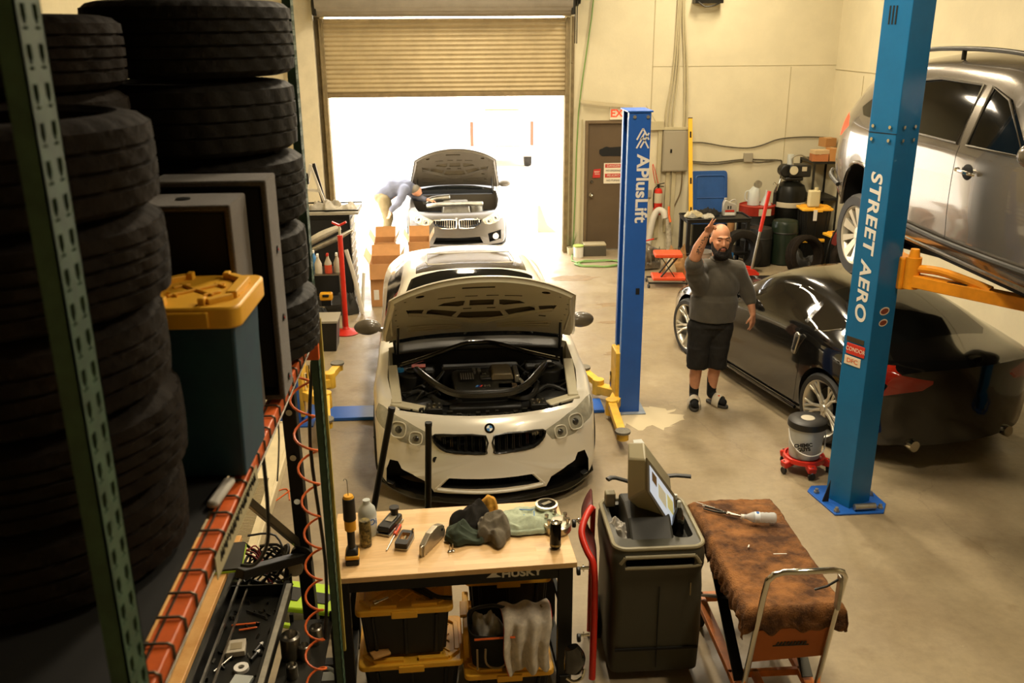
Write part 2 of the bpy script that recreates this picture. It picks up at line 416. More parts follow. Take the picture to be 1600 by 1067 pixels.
MB().box(0, .34, -.02, .03, 0, .2).build('box', sgw, s, bevel=.006)
text('lettering', 'EXIT', .17, mat('exit_red', 'd8472a', .5, emit=.6), s, (.18, -.022, .10), (PI/2, 0, 0), bold=.004)

# ================================================================ outside
ext = mat('outdoor_concrete', 'd9cfc0', .8, var=.08)
struct(tag(MB().box(-40, 40, YF+.7, 70, -.5, -.27).add([(-40, YF+.25, -.01), (40, YF+.25, -.01), (40, YF+.7, -.27), (-40, YF+.7, -.27), (-40, YF+.25, -.5), (40, YF+.25, -.5), (40, YF+.7, -.5), (-40, YF+.7, -.5)], [(0, 1, 2, 3), (7, 6, 5, 4), (0, 4, 5, 1), (0, 3, 7, 4), (1, 5, 6, 2)]).build('outdoor_ground', ext, smooth=0), 'bright sunlit concrete yard outside the roller door', 'ground'))
o = MB().box(-16, 16, 29, 29.6, -.27, 9).build('building_wall', mat('outdoor_white_wall', 'efe9df', .8, var=.05), smooth=0)
struct(tag(o, 'bright white building wall across the yard', 'wall'))
# ================================================================ pallet rack
RX = -.55; DK = 2.48
rack = thing('pallet_rack', 'tall green and orange pallet rack loaded with tyres on the left', 'rack', (RX, 1.3, 0))
def upright(y0, y1, x0, name='upright_post'):
    b = MB()
    # C-channel open to the back with teardrop holes on the aisle side drawn as real recesses
    fw = (y1-y0)
    b.box(x0-.03, x0, y0, y0+.004, 0, 6.0).box(x0-.03, x0, y1-.004, y1, 0, 6.0)
    ncol = 2; zs = 0
    # face made of strips so the holes are through openings
    cols = [y0, y0+fw*.16, y0+fw*.36, y0+fw*.64, y0+fw*.84, y1]
    for a, c, hole in ((cols[0], cols[1], 0), (cols[1], cols[2], 1), (cols[2], cols[3], 0), (cols[3], cols[4], 1), (cols[4], cols[5], 0)):
        if not hole: b.box(x0-.003, x0, a, c, 0, 6.0)
        else:
            z = .03
            while z < 5.95:
                b.box(x0-.003, x0, a, c, z, z+.018)
                # bevel corners of teardrop
                b.prism([(a, z+.022), (c, z+.022), (c, z+.034), ((a+c)/2+fw*.02, z+.024), ((a+c)/2-fw*.02, z+.024), (a, z+.034)], x0-.003, x0, 'x')
                z += .0508
    return b
def mk_upright(y0, y1, x):
    o = upright(y0-1.3, y1-1.3, x-RX).build('upright_post', green, rack, smooth=0); return o
mk_upright(1.28, 1.36, RX)
mk_upright(3.50, 3.565, RX-.005)
mk_upright(1.28, 1.36, RX-1.95); mk_upright(3.50, 3.565, RX-1.95)
# far post: yellow guard strip down its back edge, base plate
MB().box(-.005, .006, 2.265, 2.285, .9, 2.5).build('edge_strip', mat('worn_yellow', 'b9a448', .6, var=.4), rack, smooth=0)
b = MB()
for k in range(3, 6): b.bar((-.06, 2.23, 2.7+(k-3)*1.1), (-1.9, 2.23, 3.1+(k-3)*1.1), .03, .03)
b.build('brace', green, rack, smooth=0)
b = MB().box(-.09, .02, 2.18, 2.28, 0, .012)
b.build('foot_plate', green, rack, smooth=0)
b = MB().box(-.09, .02, -.05, .04, 0, .012); b.build('foot_plate', green, rack, smooth=0)
# step beams
def beam(x, z, name='beam'):
    y0, y1 = .02, 2.2
    pr = [(x-.062, z-.042), (x-.014, z-.042), (x-.014, z), (x-.062, z)]
    o = MB().prism([(p[0], p[1]) for p in pr], y0, y1, 'y').build(name, orange, rack, smooth=0, bevel=.003)
    for yy in (y0-.012, y1-.01):
        e = MB().box(x-.05, x+.0, yy, yy+.03, z-.13, z+.01)
        e.build('beam_bracket', orange, rack, smooth=0, bevel=.003)
beam(0, DK); beam(-1.9, DK); beam(0, 4.02); beam(-1.9, 4.02)
# wire decks
wire = mat('deck_wire', '5b5548', .35, .9)
def deck(z, full=True):
    b = MB()
    for i in range(26):
        y = .05+i*.0845
        b.tube([(-1.92, y, z), (-.02, y, z), (-.010, y, z-.006), (-.010, y, z-.036)], .0033, 6)
    for i in range(14): b.tube([(-.02-.13*i-.03, .03, z-.006), (-.02-.13*i-.03, 2.18, z-.006)], .0033, 6)
    b.tube([(-.008, .03, z-.038), (-.008, 2.18, z-.038)], .0035, 6)
    for i in range(4): b.box(-1.88, -.03, .2+i*.55, .24+i*.55, z-.03, z-.008)
    b.build('wire_deck', wire, rack, smooth=60)
deck(DK+.006)
MB().box(-1.93, -.0, .0, 2.2, 4.02, 4.04).build('upper_shelf_board', mat('shelf_board', '5d4b33', .8, var=.2), rack, smooth=0)
# written label strip on the beam
lb = tag(MB().box(-.0, .0015, .48, .95, -.058, -.002).build('beam_label', mat('label_paper', 'a9a07e', .6), smooth=0), 'pale hand lettered label strip on the orange beam', 'label'); lb.location = (RX-.005, 1.35, DK)
for i in range(13):
    y = .52+i*.031; k = i % 4
    MB().tube([(.002, y, -.034), (.002, y+.006, -.010), (.002, y+.014, -.024 if k else -.034), (.002, y+.02, -.009), (.002, y+.026, -.033 if k != 2 else -.02)], .0018, 5).build('pen_mark', matblack, lb)

# ================================================================ tyres
def tyre_mesh(R_, w, n=144, rim=.235, grooves=4, name='tyre', m=rubber, seed=0):
    prof = [(rim, .012), (rim+.02, .0), (R_-.055, -.004 if 0 else .001), (R_-.025, .008), (R_-.008, .022)]
    kinds = [0, 0, 0, 1, 1]
    gw = .009; tw = w-.044; seg = tw/(grooves+1)
    for g in range(grooves+1):
        a = .022+g*seg+(gw/2 if g else 0); c = .022+(g+1)*seg-(gw/2 if g < grooves else 0)
        bow = lambda z: -.006*((z-w/2)/(w/2))**2
        for q in range(3):
            z = a+(c-a)*q/2
            prof.append((R_+bow(z), z)); kinds.append(2 if q < 2 else 3)
        if g < grooves:
            z = .022+(g+1)*seg
            prof += [(R_-.010, z-gw/2+.0015), (R_-.010, z+gw/2-.0015)]; kinds += [0, 0]
    prof += [(R_-.008, w-.022), (R_-.025, w-.008), (R_-.055, w-.001), (rim+.02, w), (rim, w-.012), (rim-.002, w/2), (rim, .012)]
    kinds += [1, 1, 0, 0, 0, 0, 0]
    def rf(i, j, r):
        k = kinds[i] if i < len(kinds) else 0
        if k == 1 and j % 4 == 0: return r-.006
        if k in (2, 3) and (j+i*(1 if seed % 2 else 2)) % 6 == 0: return r-.006
        return r
    b = MB().lathe(prof, n, rfn=rf)
    me = b.mesh(name, [m])
    me.polygons.foreach_set('use_smooth', [True]*len(me.polygons)); me.set_sharp_from_angle(angle=rad(32))
    return me
def tyre(me, loc, label, group=None, rot=(0, 0, 0)):
    o = bpy.data.objects.new('tyre', me); COL.objects.link(o); o.location = loc; o.rotation_euler = rot
    return tag(o, label, 'tyre', group)
tA = tyre_mesh(.33, .232, m=rubber, grooves=4); tB = tyre_mesh(.33, .228, m=rubber, grooves=3, seed=1)
ords = ['lowest', 'second from the bottom', 'middle', 'second from the top', 'topmost']
for k in range(5):
    tyre([tA, tB][k % 2], (-.845+[.015, -.004, .003, -.008, .0][k], 3.225+[.01, -.01, .012, 0, .005][k], DK+.012+k*.2425), 'black road tyre, %s of the far stack behind the grey speakers' % ords[k], 'tyres in the far stack', (0, 0, k*1.1))
tC = tyre_mesh(.32, .19, m=oldrubber, grooves=3, n=132); tD = tyre_mesh(.325, .19, m=oldrubber, grooves=4, n=120, seed=1)
for k in range(5):
    tyre([tC, tD][k % 2], (-.945+[.0, .012, .008, .024, .03][k], 1.872+[0, .008, -.004, .006, 0][k], DK+.012+k*.1925), 'worn brownish tyre, %s of the near stack behind the green post' % ords[k], 'tyres in the near stack', (0, 0, k*.7))
for cx, cy, nm in ((-1.72, 1.72, 'left'), (-1.9, 2.42, 'middle'), (-1.66, 3.12, 'right')):  # added stacks cover the bright wall so the rack's back stays dark
    for k in range(7):
        tyre([tC, tD][k % 2], (cx, cy, DK+.012+k*.1925), 'added dark tyre keeping the back of the rack dark', 'added tyres that darken the back of the rack', (0, 0, k*.9))
for k in range(6):
    tyre([tC, tD][k % 2], (-1.20, 2.62, DK+.012+k*.1925), 'dark worn tyre, %s of the shadowed stack between the two others' % (['lowest', 'second from the bottom', 'third from the bottom', 'third from the top', 'second from the top', 'topmost'][k]), 'tyres in the shadowed stack', (0, 0, k*.9))

# ================================================================ carpeted speaker boxes
carpet = mat('grey_carpet', '564d42', .95, var=.35, vs=160, bump=.5, bs=300, sheen=.3)
def speaker(loc, w, d, h, rz, label, screws):
    t = thing('speaker_box', label, 'speaker', loc, rz)
    # box with one bevelled rim around a sunken black front facing the camera
    b = MB()
    b.box(-w, 0, 0, .03, .0, .03)
    b = MB().box(-w, 0, .0, d, 0, h)
    o = b.build('cabinet', carpet, t, smooth=0)
    c = MB().add([(-w+.012, -.02, .012), (-.012, -.02, .012), (-.012, -.02, h-.012), (-w+.012, -.02, h-.012), (-w+.03, .045, .03), (-.03, .045, .03), (-.03, .045, h-.03), (-w+.03, .045, h-.03)],
               [(0, 1, 2, 3), (7, 6, 5, 4), (0, 4, 5, 1), (1, 5, 6, 2), (2, 6, 7, 3), (3, 7, 4, 0)]).build('cut', matblack, t, smooth=0)
    boolean(o, c); drop(c)
    q = o.modifiers.new('b', 'BEVEL'); q.width = .006; q.segments = 2; q.limit_method = 'ANGLE'
    MB().box(-w+.031, -.031, .040, .046, .031, h-.031).build('grille', matblack, t, smooth=0)
    for (x, y, z, ax) in screws:
        if ax == 'x': MB().cyl((x, y, z), (x+.004, y, z), .012, n=12).build('terminal_cup', black, t); MB().cyl((x+.003, y, z), (x+.006, y, z), .004, n=8).build('terminal', redp, t)
        else: MB().cyl((x, y, z), (x, y, z+.004), .02, n=12).build('terminal_cup', black, t)
    return t
speaker((-.60, 2.50, DK+.012), .29, .20, .665, rad(0), 'grey carpeted speaker box behind the yellow lidded tote, front one', [(-.15, .10, .665, 'z')])
speaker((-.545, 2.73, DK+.012), .34, .155, .695, rad(0), 'taller grey carpeted speaker box standing against the far tyre stack', [(0, .08, .47, 'x'), (0, .08, .25, 'x'), (0, .08, .05, 'x')])

# ================================================================ blue tote with a yellow lid
def tote(name, loc, rz, w, d, h, mbody, mlid, label, group=None, lidh=.045, cross=True, cat='storage tote', ribs=True, lt=.035):
    t = thing(name, label, cat, loc, rz, group)
    b = MB().taper((0, 0, 0), (w*.76, d*.76), (w*.86, d*.86), h-.02)
    for s in (-1, 1) if ribs else ():
        for k in (-.3, 0, .3):
            b.bar((s*w*.385, k*d, .01), (s*w*.428, k*d*1.1, h-.05), .03, .02)
            b.bar((k*w, s*d*.385, .01), (k*w*1.1, s*d*.428, h-.05), .02, .03, up=(0, 1, 0))
    b.build('bin', mbody, t, smooth=0, bevel=.008)
    b = MB(); r = .035
    b.prism(rrect(-w/2, w/2, -d/2, d/2, r), h-lt, h, 'z')
    rim = [( -w/2+.012, d/2-.012), (w/2-.012, d/2-.012)]
    b.build('lid', mlid, t, smooth=40, bevel=.006)
    # raised perimeter rim and cross ribs
    b = MB(); W, D = w/2-.035, d/2-.035
    for a, c in (((-W+.05, -D), (-.04, -D)), ((.04, -D), (W-.05, -D)), ((-W+.05, D), (-.04, D)), ((.04, D), (W-.05, D)), ((-W, -D+.05), (-W, D-.05)), ((W, -D+.05), (W, D-.05))):
        b.bar((a[0], a[1], h+.008), (c[0], c[1], h+.008), .028, .02)
    for sx in (-1, 1):
        for sy in (-1, 1): b.bar((sx*(W-.05), sy*D, h+.006), (sx*W, sy*(D-.05), h+.006), .022, .016)
    if cross:
        k = min(W, D)-.05
        for i in (-2, -1, 0, 1, 2):
            u = i*.09
            a0 = max(-W+.04, -k+u); a1 = min(W-.04, k+u)
            b.bar((a0, a0-u, h+.003), (a1, a1-u, h+.003), .008, .008); b.bar((a0, -(a0-u), h+.003), (a1, -(a1-u), h+.003), .008, .008)
    b.build('lid_ribs', mlid, t, smooth=0, bevel=.003)
    for s in (-1, 1): MB().box(-.07, .07, s*d/2-.01, s*d/2+.01, h-.05, h-.01).build('latch', mlid, t, smooth=0, bevel=.004)
    return t
blued = mat('navy_blue_plastic', '17364a', .5, c2='1b4250', vs=8)
tote('storage_tote', (-.665, 2.325, DK+.012), rad(-1), .285, .32, .475, blued, yellow, 'dark blue storage tote with a yellow lid on the wire deck', ribs=False, lt=.055)
# small things lying on the deck in front of the tote
o = tag(MB().box(-.07, .07, -.016, .016, 0, .02).build('white_packet', mat('crumpled_white', 'b8b2a6', .6, var=.2, vs=30), bevel=.012), 'white wrapped packet on the wire deck next to the orange beam', 'packet'); o.location = (-.60, 2.10, DK+.012); o.rotation_euler = (0, 0, rad(84))

tag(MB().box(-1.92, -.065, .03, 1.22, 0, .006).build('shade_sheet', mat('shade_black', '100f0b', .8), smooth=0), 'added black sheet standing for the shade under the near tyre stack', 'sheet').location = (RX, 1.3, DK+.0035)  # black sheet added where the rack is only dark with shade
# ================================================================ car toolkit
def loft(stations, ks=6, kp=4, warp=None, caps=5):
    n = len(stations[0][1])
    rows = []
    P = [catmull([(0, x, z) for x, z in st[1]], kp) for st in stations]
    ys = [st[0] for st in stations]
    ynew = [v.x for v in catmull([(y, 0, 0) for y in ys], ks)]
    m = len(P[0]); cols = [catmull([P[i][j] for i in range(len(P))], ks) for j in range(m)]
    rings = []
    for i, y in enumerate(ynew):
        half = [(max(cols[j][i].y, 0), cols[j][i].z) for j in range(m)]
        half[0] = (0, half[0][1]); half[-1] = (0, half[-1][1])
        full = half+[(-x, z) for x, z in reversed(half[1:-1])]
        rings.append([(x, y, z) for x, z in full])
    def capr(r):
        zc = sum(p[2] for p in r)/len(r)*.5+(max(p[2] for p in r)+min(p[2] for p in r))*.25
        return [[(p[0]*f, p[1], zc+(p[2]-zc)*f) for p in r] for f in [1-k/caps for k in range(1, caps)]], (0, r[0][1], zc)
    fr, fc = capr(rings[0]); rr, rc = capr(rings[-1])
    allr = list(reversed(fr))+rings+rr
    w = warp or (lambda p: p)
    vs = [w(p) for r in allr for p in r]; N = len(allr[0])
    fs = []
    for i in range(len(allr)-1):
        for j in range(N):
            fs.append((i*N+j, i*N+(j+1) % N, (i+1)*N+(j+1) % N, (i+1)*N+j))
    a = len(vs); vs += [w(fc), w(rc)]
    for j in range(N):
        fs.append((a, (j+1) % N, j)); fs.append((a+1, (len(allr)-1)*N+j, (len(allr)-1)*N+(j+1) % N))
    return MB().add(vs, fs)
def carve(o, mb, m):
    c = mb.build('cutter', m, o.parent, smooth=0, fix=True); boolean(o, c); drop(c)
def inlay(o, mb, name, m, parent, cut=True, keep=None):
    c = mb.build('cutter', m, o.parent, smooth=0, fix=True)
    p = o.copy(); p.data = o.data.copy(); COL.objects.link(p)
    boolean(p, c, 'INTERSECT')
    if cut: boolean(o, c)
    p.data.materials.clear(); p.data.materials.append(m)
    p.data.polygons.foreach_set('material_index', [0]*len(p.data.polygons))
    p.name = name; p.data.name = name; p.parent = parent; drop(c)
    return p
def mir(poly): return [(-a, b) for a, b in poly]
def sharpen(o, a=38):
    o.data.polygons.foreach_set('use_smooth', [True]*len(o.data.polygons)); o.data.set_sharp_from_angle(angle=rad(a))
tyreb = mat('car_tyre', '1b1a16', .6, var=.2)
def wheel(parent, loc, side, R_, w, rr, mrim, style=0, full=True):
    """side=+1: face towards +x"""
    M0 = Matrix.Translation(loc) @ Matrix.Rotation(side*PI/2, 4, 'Y')
    b = MB(); b.M = M0      # local z -> outwards
    hw = w/2
    prof = [(rr*.96, -hw), (rr*.99, -hw+.012), (rr*.93, -hw+.03), (rr*.90, 0), (rr*.90, hw-.06), (rr*.94, hw-.022), (rr*1.0, hw-.004), (rr*1.03, hw), (rr*1.04, hw-.006), (rr*.98, hw-.02)]
    b.lathe(prof, 48)
    hubz = hw-.045
    b.lathe([(0, hubz+.022), (.03, hubz+.022), (.036, hubz+.012), (.066, hubz+.008), (.075, hubz-.006), (.078, hubz-.04), (0, hubz-.04)], 30)
    Mk = b.M
    ns = {0: 10, 1: 10, 2: 5}[style]
    for i in range(ns):
        b.M = Mk @ Matrix.Rotation(2*PI*i/ns, 4, 'Z')
        if style == 0:      # split Y spokes, paired
            off = .12 if i % 2 == 0 else -.12
            a0 = off*1.0; b.M = Mk @ Matrix.Rotation(2*PI*(i//2)/5, 4, 'Z')
            p0 = V((.05*math.cos(a0*2.5), .05*math.sin(a0*2.5), hubz)); p1 = V((rr*.55*math.cos(a0*1.5), rr*.55*math.sin(a0*1.5), hubz+.012))
            for e in (.6, 2.5):
                p2 = V((rr*.97*math.cos(a0*e), rr*.97*math.sin(a0*e), hw-.012))
                b.tube([p0, p1, p2], [.018, .013, .014], 8, k=3, sx=1, sy=.9)
        elif style == 1:    # ten flat spokes
            wd = .034 if i % 2 else .05
            v = [(.05, -wd*.5, hubz), (.05, wd*.5, hubz), (rr*.97, wd*.85, hw-.01), (rr*.97, -wd*.85, hw-.01)]
            b.add([(x, y, z) for x, y, z in v]+[(x, y, z-.025) for x, y, z in v], [(0, 3, 2, 1), (4, 5, 6, 7), (0, 4, 7, 3), (1, 2, 6, 5), (0, 1, 5, 4), (2, 3, 7, 6)])
        else:
            b.tube([(.04, 0, hubz), (rr*.5, 0, hubz+.01), (rr*.97, 0, hw-.01)], [.03, .022, .026], 8, k=3)
    b.M = Mk
    o = b.build('wheel', mrim, parent, smooth=40, fix=True)
    MB().at().use(0)
    b = MB(); b.M = M0
    b.lathe([(rr*.90, -hw+.01), (rr*1.02, -hw-.004), (R_*.93, -hw-.006), (R_*.985, -hw+.02), (R_, -hw*.6), (R_, -.02), (R_-.007, -.018), (R_-.007, -.008), (R_, -.006), (R_, hw*.6), (R_*.985, hw-.02), (R_*.93, hw+.006), (rr*1.06, hw+.004), (rr*1.01, hw-.008), (rr*.95, hw-.03)], 56).build('tyre', tyreb, o)
    b = MB(); b.M = M0
    b.lathe([(0, 0), (rr*.72, 0), (rr*.72, .008), (0, .012)], 36).build('brake_disc', dkmetal, o)
    return o

# ================================================================ the two sedans with raised bonnets
def sedan(label, loc, rz, paint, inner, detail, hood_deg, chin, group=None):
    car = thing('car', label, 'car', loc, rz, group)
    HP = [
     (0.00, [(0, .14), (.70, .14), (.84, .17), (.865, .33), (.86, .48), (.84, .60), (.79, .675), (.68, .705), (.50, .712), (.25, .718), (0, .72)]),
     (0.12, [(0, .14), (.74, .14), (.875, .17), (.895, .33), (.89, .50), (.88, .63), (.83, .715), (.71, .738), (.52, .745), (.26, .75), (0, .755)]),
     (0.40, [(0, .15), (.76, .15), (.90, .17), (.92, .34), (.92, .52), (.905, .67), (.86, .765), (.75, .79), (.56, .80), (.28, .81), (0, .815)]),
     (0.80, [(0, .15), (.78, .15), (.905, .17), (.935, .35), (.94, .55), (.925, .71), (.885, .82), (.79, .855), (.60, .87), (.30, .885), (0, .89)]),
     (1.20, [(0, .15), (.78, .15), (.90, .17), (.925, .35), (.925, .55), (.91, .75), (.88, .865), (.80, .90), (.62, .93), (.31, .948), (0, .955)]),
     (1.42, [(0, .15), (.78, .15), (.895, .17), (.915, .35), (.915, .55), (.905, .77), (.88, .885), (.80, .935), (.63, .965), (.32, .99), (0, 1.0)]),
     (1.70, [(0, .15), (.78, .15), (.89, .17), (.91, .35), (.91, .55), (.90, .78), (.88, .90), (.78, 1.02), (.66, 1.10), (.34, 1.15), (0, 1.165)]),
     (2.15, [(0, .15), (.78, .15), (.89, .17), (.905, .35), (.905, .55), (.90, .79), (.88, .91), (.73, 1.17), (.60, 1.33), (.32, 1.385), (0, 1.395)]),
     (2.65, [(0, .15), (.78, .15), (.89, .17), (.905, .35), (.91, .55), (.905, .80), (.88, .92), (.72, 1.20), (.58, 1.36), (.30, 1.42), (0, 1.43)]),
     (3.25, [(0, .15), (.78, .15), (.89, .17), (.915, .35), (.925, .55), (.92, .81), (.88, .94), (.72, 1.19), (.57, 1.33), (.30, 1.39), (0, 1.40)]),
     (3.85, [(0, .15), (.78, .15), (.90, .17), (.93, .35), (.94, .55), (.93, .82), (.88, .96), (.76, 1.05), (.60, 1.12), (.30, 1.17), (0, 1.18)]),
     (4.30, [(0, .16), (.76, .16), (.89, .19), (.915, .35), (.92, .55), (.91, .82), (.86, .97), (.74, 1.03), (.58, 1.06), (.30, 1.09), (0, 1.10)]),
     (4.60, [(0, .22), (.70, .22), (.82, .26), (.85, .40), (.86, .60), (.84, .82), (.79, .97), (.70, 1.03), (.54, 1.06), (.28, 1.08), (0, 1.09)])]
    def warp(p):
        x, y, z = p
        f = max(0, 1-y/1.15)**1.4
        g = .10*max(0, (z-.56)/.16)**1.6 if z > .56 else (-.0 if z > .3 else -.02)
        g += .035*max(0, min(1, (z-.34)/.25))
        # scoop above the lower blade
        y2 = y+f*.40*x*x+g*max(0, 1-y/.35)
        r = max(0, (y-3.9)/.7)
        return (x, y2-r*.22*x*x, z)
    body = loft(HP, warp=warp).build('body', paint, car, fix=True)
    # wheel arches
    for ya in (.80, 3.61):
        for s in (-1, 1):
            carve(body, MB().cyl((s*.60, ya, .33), (s*1.1, ya, .33), .375, n=40), matblack)
    # grille pockets and intakes
    kid = [(.034, .611), (.27, .617), (.425, .610), (.442, .580), (.415, .53), (.345, .480), (.20, .468), (.042, .466), (.032, .50)]
    for pl in (kid, mir(kid)): carve(body, MB().prism(pl, -.2, .30, 'y'), matblack)
    if chin:
        carve(body, MB().prism([(-.335, .272), (.335, .272), (.405, .195), (.38, .185), (-.38, .185), (-.405, .195)], -.2, .22, 'y'), matblack)
        sd = [(.725, .350), (.79, .350), (.822, .27), (.828, .15), (.62, .12), (.44, .12), (.49, .215), (.60, .258), (.70, .30)]
        for pl in (sd, mir(sd)): carve(body, MB().prism(pl, -.2, .36, 'y'), matblack)
    else:
        for pl in ([(-.40, .30), (.40, .30), (.46, .18), (-.46, .18)], [(.55, .34), (.80, .38), (.80, .22), (.58, .18)], [(-.55, .34), (-.80, .38), (-.80, .22), (-.58, .18)]):
            carve(body, MB().prism(pl, -.2, .30, 'y'), matblack)
    # headlights
    lampm = mat('lamp_glass', '9d9986', .14, .1, coat=.6, var=.3, vs=14); lampr = mat('lamp_ring', 'd2ccb9', .2, .3); lampd = mat('lamp_dark', '2a2822', .2, coat=.5)
    hl = [(.440, .597), (.50, .519), (.60, .503), (.70, .518), (.80, .58), (.95, .655), (.95, .735), (.83, .730), (.64, .672)]
    for s, pl in ((1, hl), (-1, mir(hl))):
        h = inlay(body, MB().prism(pl, -.2, .52, 'y'), 'headlight', lampm, car)
        sharpen(h)
        for cxl, czl, r in ((.575, .562, .050), (.71, .606, .062)):
            yl = .40*cxl**2+.045+.04*(czl-.56)/.1
            n_ = V((s*.8*cxl, -1, .45)).normalized()
            q = n_.to_track_quat('Z', 'Y').to_matrix().to_4x4()
            b = MB(); b.M = Matrix.Translation((s*cxl, yl-.012, czl)) @ q
            b.tube([(r*1.1*math.copysign(abs(math.cos(t))**.7, math.cos(t)), r*math.copysign(abs(math.sin(t))**.7, math.sin(t)), .004) for t in [2*PI*i/28 for i in range(28)]], .006, 6, closed=True)
            b.build('light_ring', lampr, h)
            b = MB(); b.M = Matrix.Translation((s*cxl, yl-.012, czl)) @ q
            b.ball((0, 0, -.006), (r*.55, r*.5, .018)).build('projector_lens', lampd, h)
    # bay
    bay = []
    for i in range(-8, 9):
        x = i/8*.70; bay.append((x, .165+.40*x*x))
    bay += [(.76, .50), (.80, .8), (.80, 1.34), (-.80, 1.34), (-.80, .8), (-.76, .50)]
    pb = MB().prism(bay, .50, 1.2)
    carve(body, pb, inner)
    carve(body, MB().prism([(-.76, 1.28), (.76, 1.28), (.74, 1.43), (.35, 1.47), (-.35, 1.47), (-.74, 1.43)], .86, 1.3), matblack)
    # windscreen, roof, windows
    ws = [(-.80, 1.42), (.80, 1.42), (.77, 1.60), (.585, 2.14), (.30, 2.19), (-.30, 2.19), (-.585, 2.14), (-.77, 1.60)]
    sharpen(inlay(body, MB().prism(ws, .93, 1.6), 'windscreen', glassd, car))
    rw = [(-.54, 3.28), (.54, 3.28), (.62, 3.86), (-.62, 3.86)]
    sharpen(inlay(body, MB().prism(rw, .98, 1.6), 'rear_window', glassd, car))
    rf = [(-.54, 2.21), (.54, 2.21), (.53, 3.05), (-.53, 3.05)]
    sharpen(inlay(body, MB().prism(rf, 1.25, 1.6), 'roof_panel', mat('carbon_roof', '2b241c', .25, coat=.6, var=.2), car))
    if detail:
        t = MB().tube([(x, y, z) for x, y, z in [(-.42, 2.36, 1.418), (.42, 2.36, 1.418), (.44, 2.45, 1.425), (.42, 2.78, 1.428), (-.42, 2.78, 1.428), (-.44, 2.45, 1.425)]], .007, 6, closed=True, k=0).build('sunroof_seal', mat('seal_grey', 'b9b09a', .4), car)
    wi = [(1.78, .965), (2.30, 1.235), (2.85, 1.275), (3.30, 1.235), (3.62, 1.06), (3.30, .985), (2.5, .965)]
    for s in (1, -1): sharpen(inlay(body, MB().prism(wi, s*.5, s*1.0, 'x'), 'side_window', glassd, car))
    # door gaps
    for s in (1, -1):
        for ya in (1.62, 2.62, 3.45): carve(body, MB().box(min(s*.88, s*1), max(s*.88, s*1), ya, ya+.006, .25, .93), matblack)
    sharpen(body, 42)
    # mirrors
    for s in (-1, 1):
        b = MB().ball((s*1.0, 1.72, 1.0), (.125, .062, .075), 20, 12).bar((s*.86, 1.74, .96), (s*.94, 1.73, .985), .05, .035)
        mr = b.build('door_mirror', paint if not detail else mat('mirror_shell', '4a4234', .35, coat=.4), car, smooth=60)
        MB().ball((s*1.0, 1.752, 1.0), (.105, .04, .058), 18, 10).build('mirror_glass', glassd, mr)
    # kidneys: dark frame and vertical bars
    barm = mat('grille_bar', '1a1915', .25, coat=.6) if detail else chrome
    for s in (-1, 1):
        pts = [(s*x*1.0, .40*x*x+.028+.10*max(0, (z-.56)/.16)**1.6+.035*min(1, (z-.34)/.25)*0-.004, z) for x, z in kid]
        kf = MB().tube(pts, .009 if detail else .014, 6, closed=True, k=2).build('kidney_grille', barm, car, smooth=60)
        b = MB()
        for i in range(7 if detail else 9):
            x = .075+i*(.335/6 if detail else .32/8); zt, zb = .605, .475+max(0, x-.2)*.35
            for dx in ((-.007, .007) if detail else (0,)): b.bar((s*(x+dx), .4*x*x+.065, zb), (s*(x+dx), .4*x*x+.085, zt), .004 if detail else .012, .03, up=(0, 1, 0))
        b.build('grille_bars', barm, kf, smooth=0)
    # bonnet
    def hz(x, y):
        yy = y-.40*x*x*max(0, 1-y/1.15)**1.4
        zc = [(0, .70), (.12, .752), (.4, .812), (.8, .888), (1.2, .953), (1.42, .99)]
        for (a, za), (c, zb) in zip(zc, zc[1:]):
            if yy <= c: z = za+(zb-za)*(yy-a)/(c-a); break
        return z-.085*(abs(x)/.82)**2.6
    def yfront(x): return .165+.40*x*x+.04*(abs(x)/.75)**6
    def hsurf(dz, ins=0, y1=1.385):
        def fn(u, v):
            wv = .745+.11*min(1, v*1.15); x = (2*u-1)*(wv-ins)
            a = yfront(x)+ins; c = y1-ins-.02*(abs(x)/.8)**4
            y = a+(c-a)*v
            return (x, y, hz(x, y)+dz-.0)
        return fn
    def plate(f1, f2, nu=33, nv=21):
        b = MB(); b.grid(f1, nu, nv); n1 = len(b.v); b.grid(f2, nu, nv); fs = b.f[(nu-1)*(nv-1):]
        b.f[(nu-1)*(nv-1):] = [list(reversed(q)) for q in fs]
        idx = [i*nv for i in range(nu)]+[(nu-1)*nv+j for j in range(1, nv)]+[i*nv+nv-1 for i in range(nu-2, -1, -1)]+[j for j in range(nv-2, 0, -1)]
        for k in range(len(idx)):
            a, c = idx[k], idx[(k+1) % len(idx)]
            b.f.append([a, a+n1, c+n1, c]); b.m.append(0)
        return b
    hoodm = paint
    hinge = Matrix.Translation((0, 1.34, 1.06)) @ Matrix.Rotation(rad(hood_deg), 4, 'X').inverted() @ Matrix.Translation((0, -1.36, -.97))
    hood = plate(hsurf(.012), hsurf(0)).build('bonnet', hoodm, car, smooth=50, fix=True)
    hood.data.transform(hinge)
    hin = plate(hsurf(-.001, .018), hsurf(-.034, .04)).build('bonnet_liner', inner, None, smooth=50, fix=True)
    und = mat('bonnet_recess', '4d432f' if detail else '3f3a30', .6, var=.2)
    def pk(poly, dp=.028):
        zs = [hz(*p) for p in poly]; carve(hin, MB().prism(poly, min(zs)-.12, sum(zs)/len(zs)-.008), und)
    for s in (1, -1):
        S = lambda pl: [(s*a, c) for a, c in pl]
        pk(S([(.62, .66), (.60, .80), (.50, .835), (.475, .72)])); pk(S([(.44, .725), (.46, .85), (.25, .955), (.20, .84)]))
        pk(S([(.14, .60), (.17, .595), (.31, .62), (.36, .67), (.19, .72), (.15, .70)]))
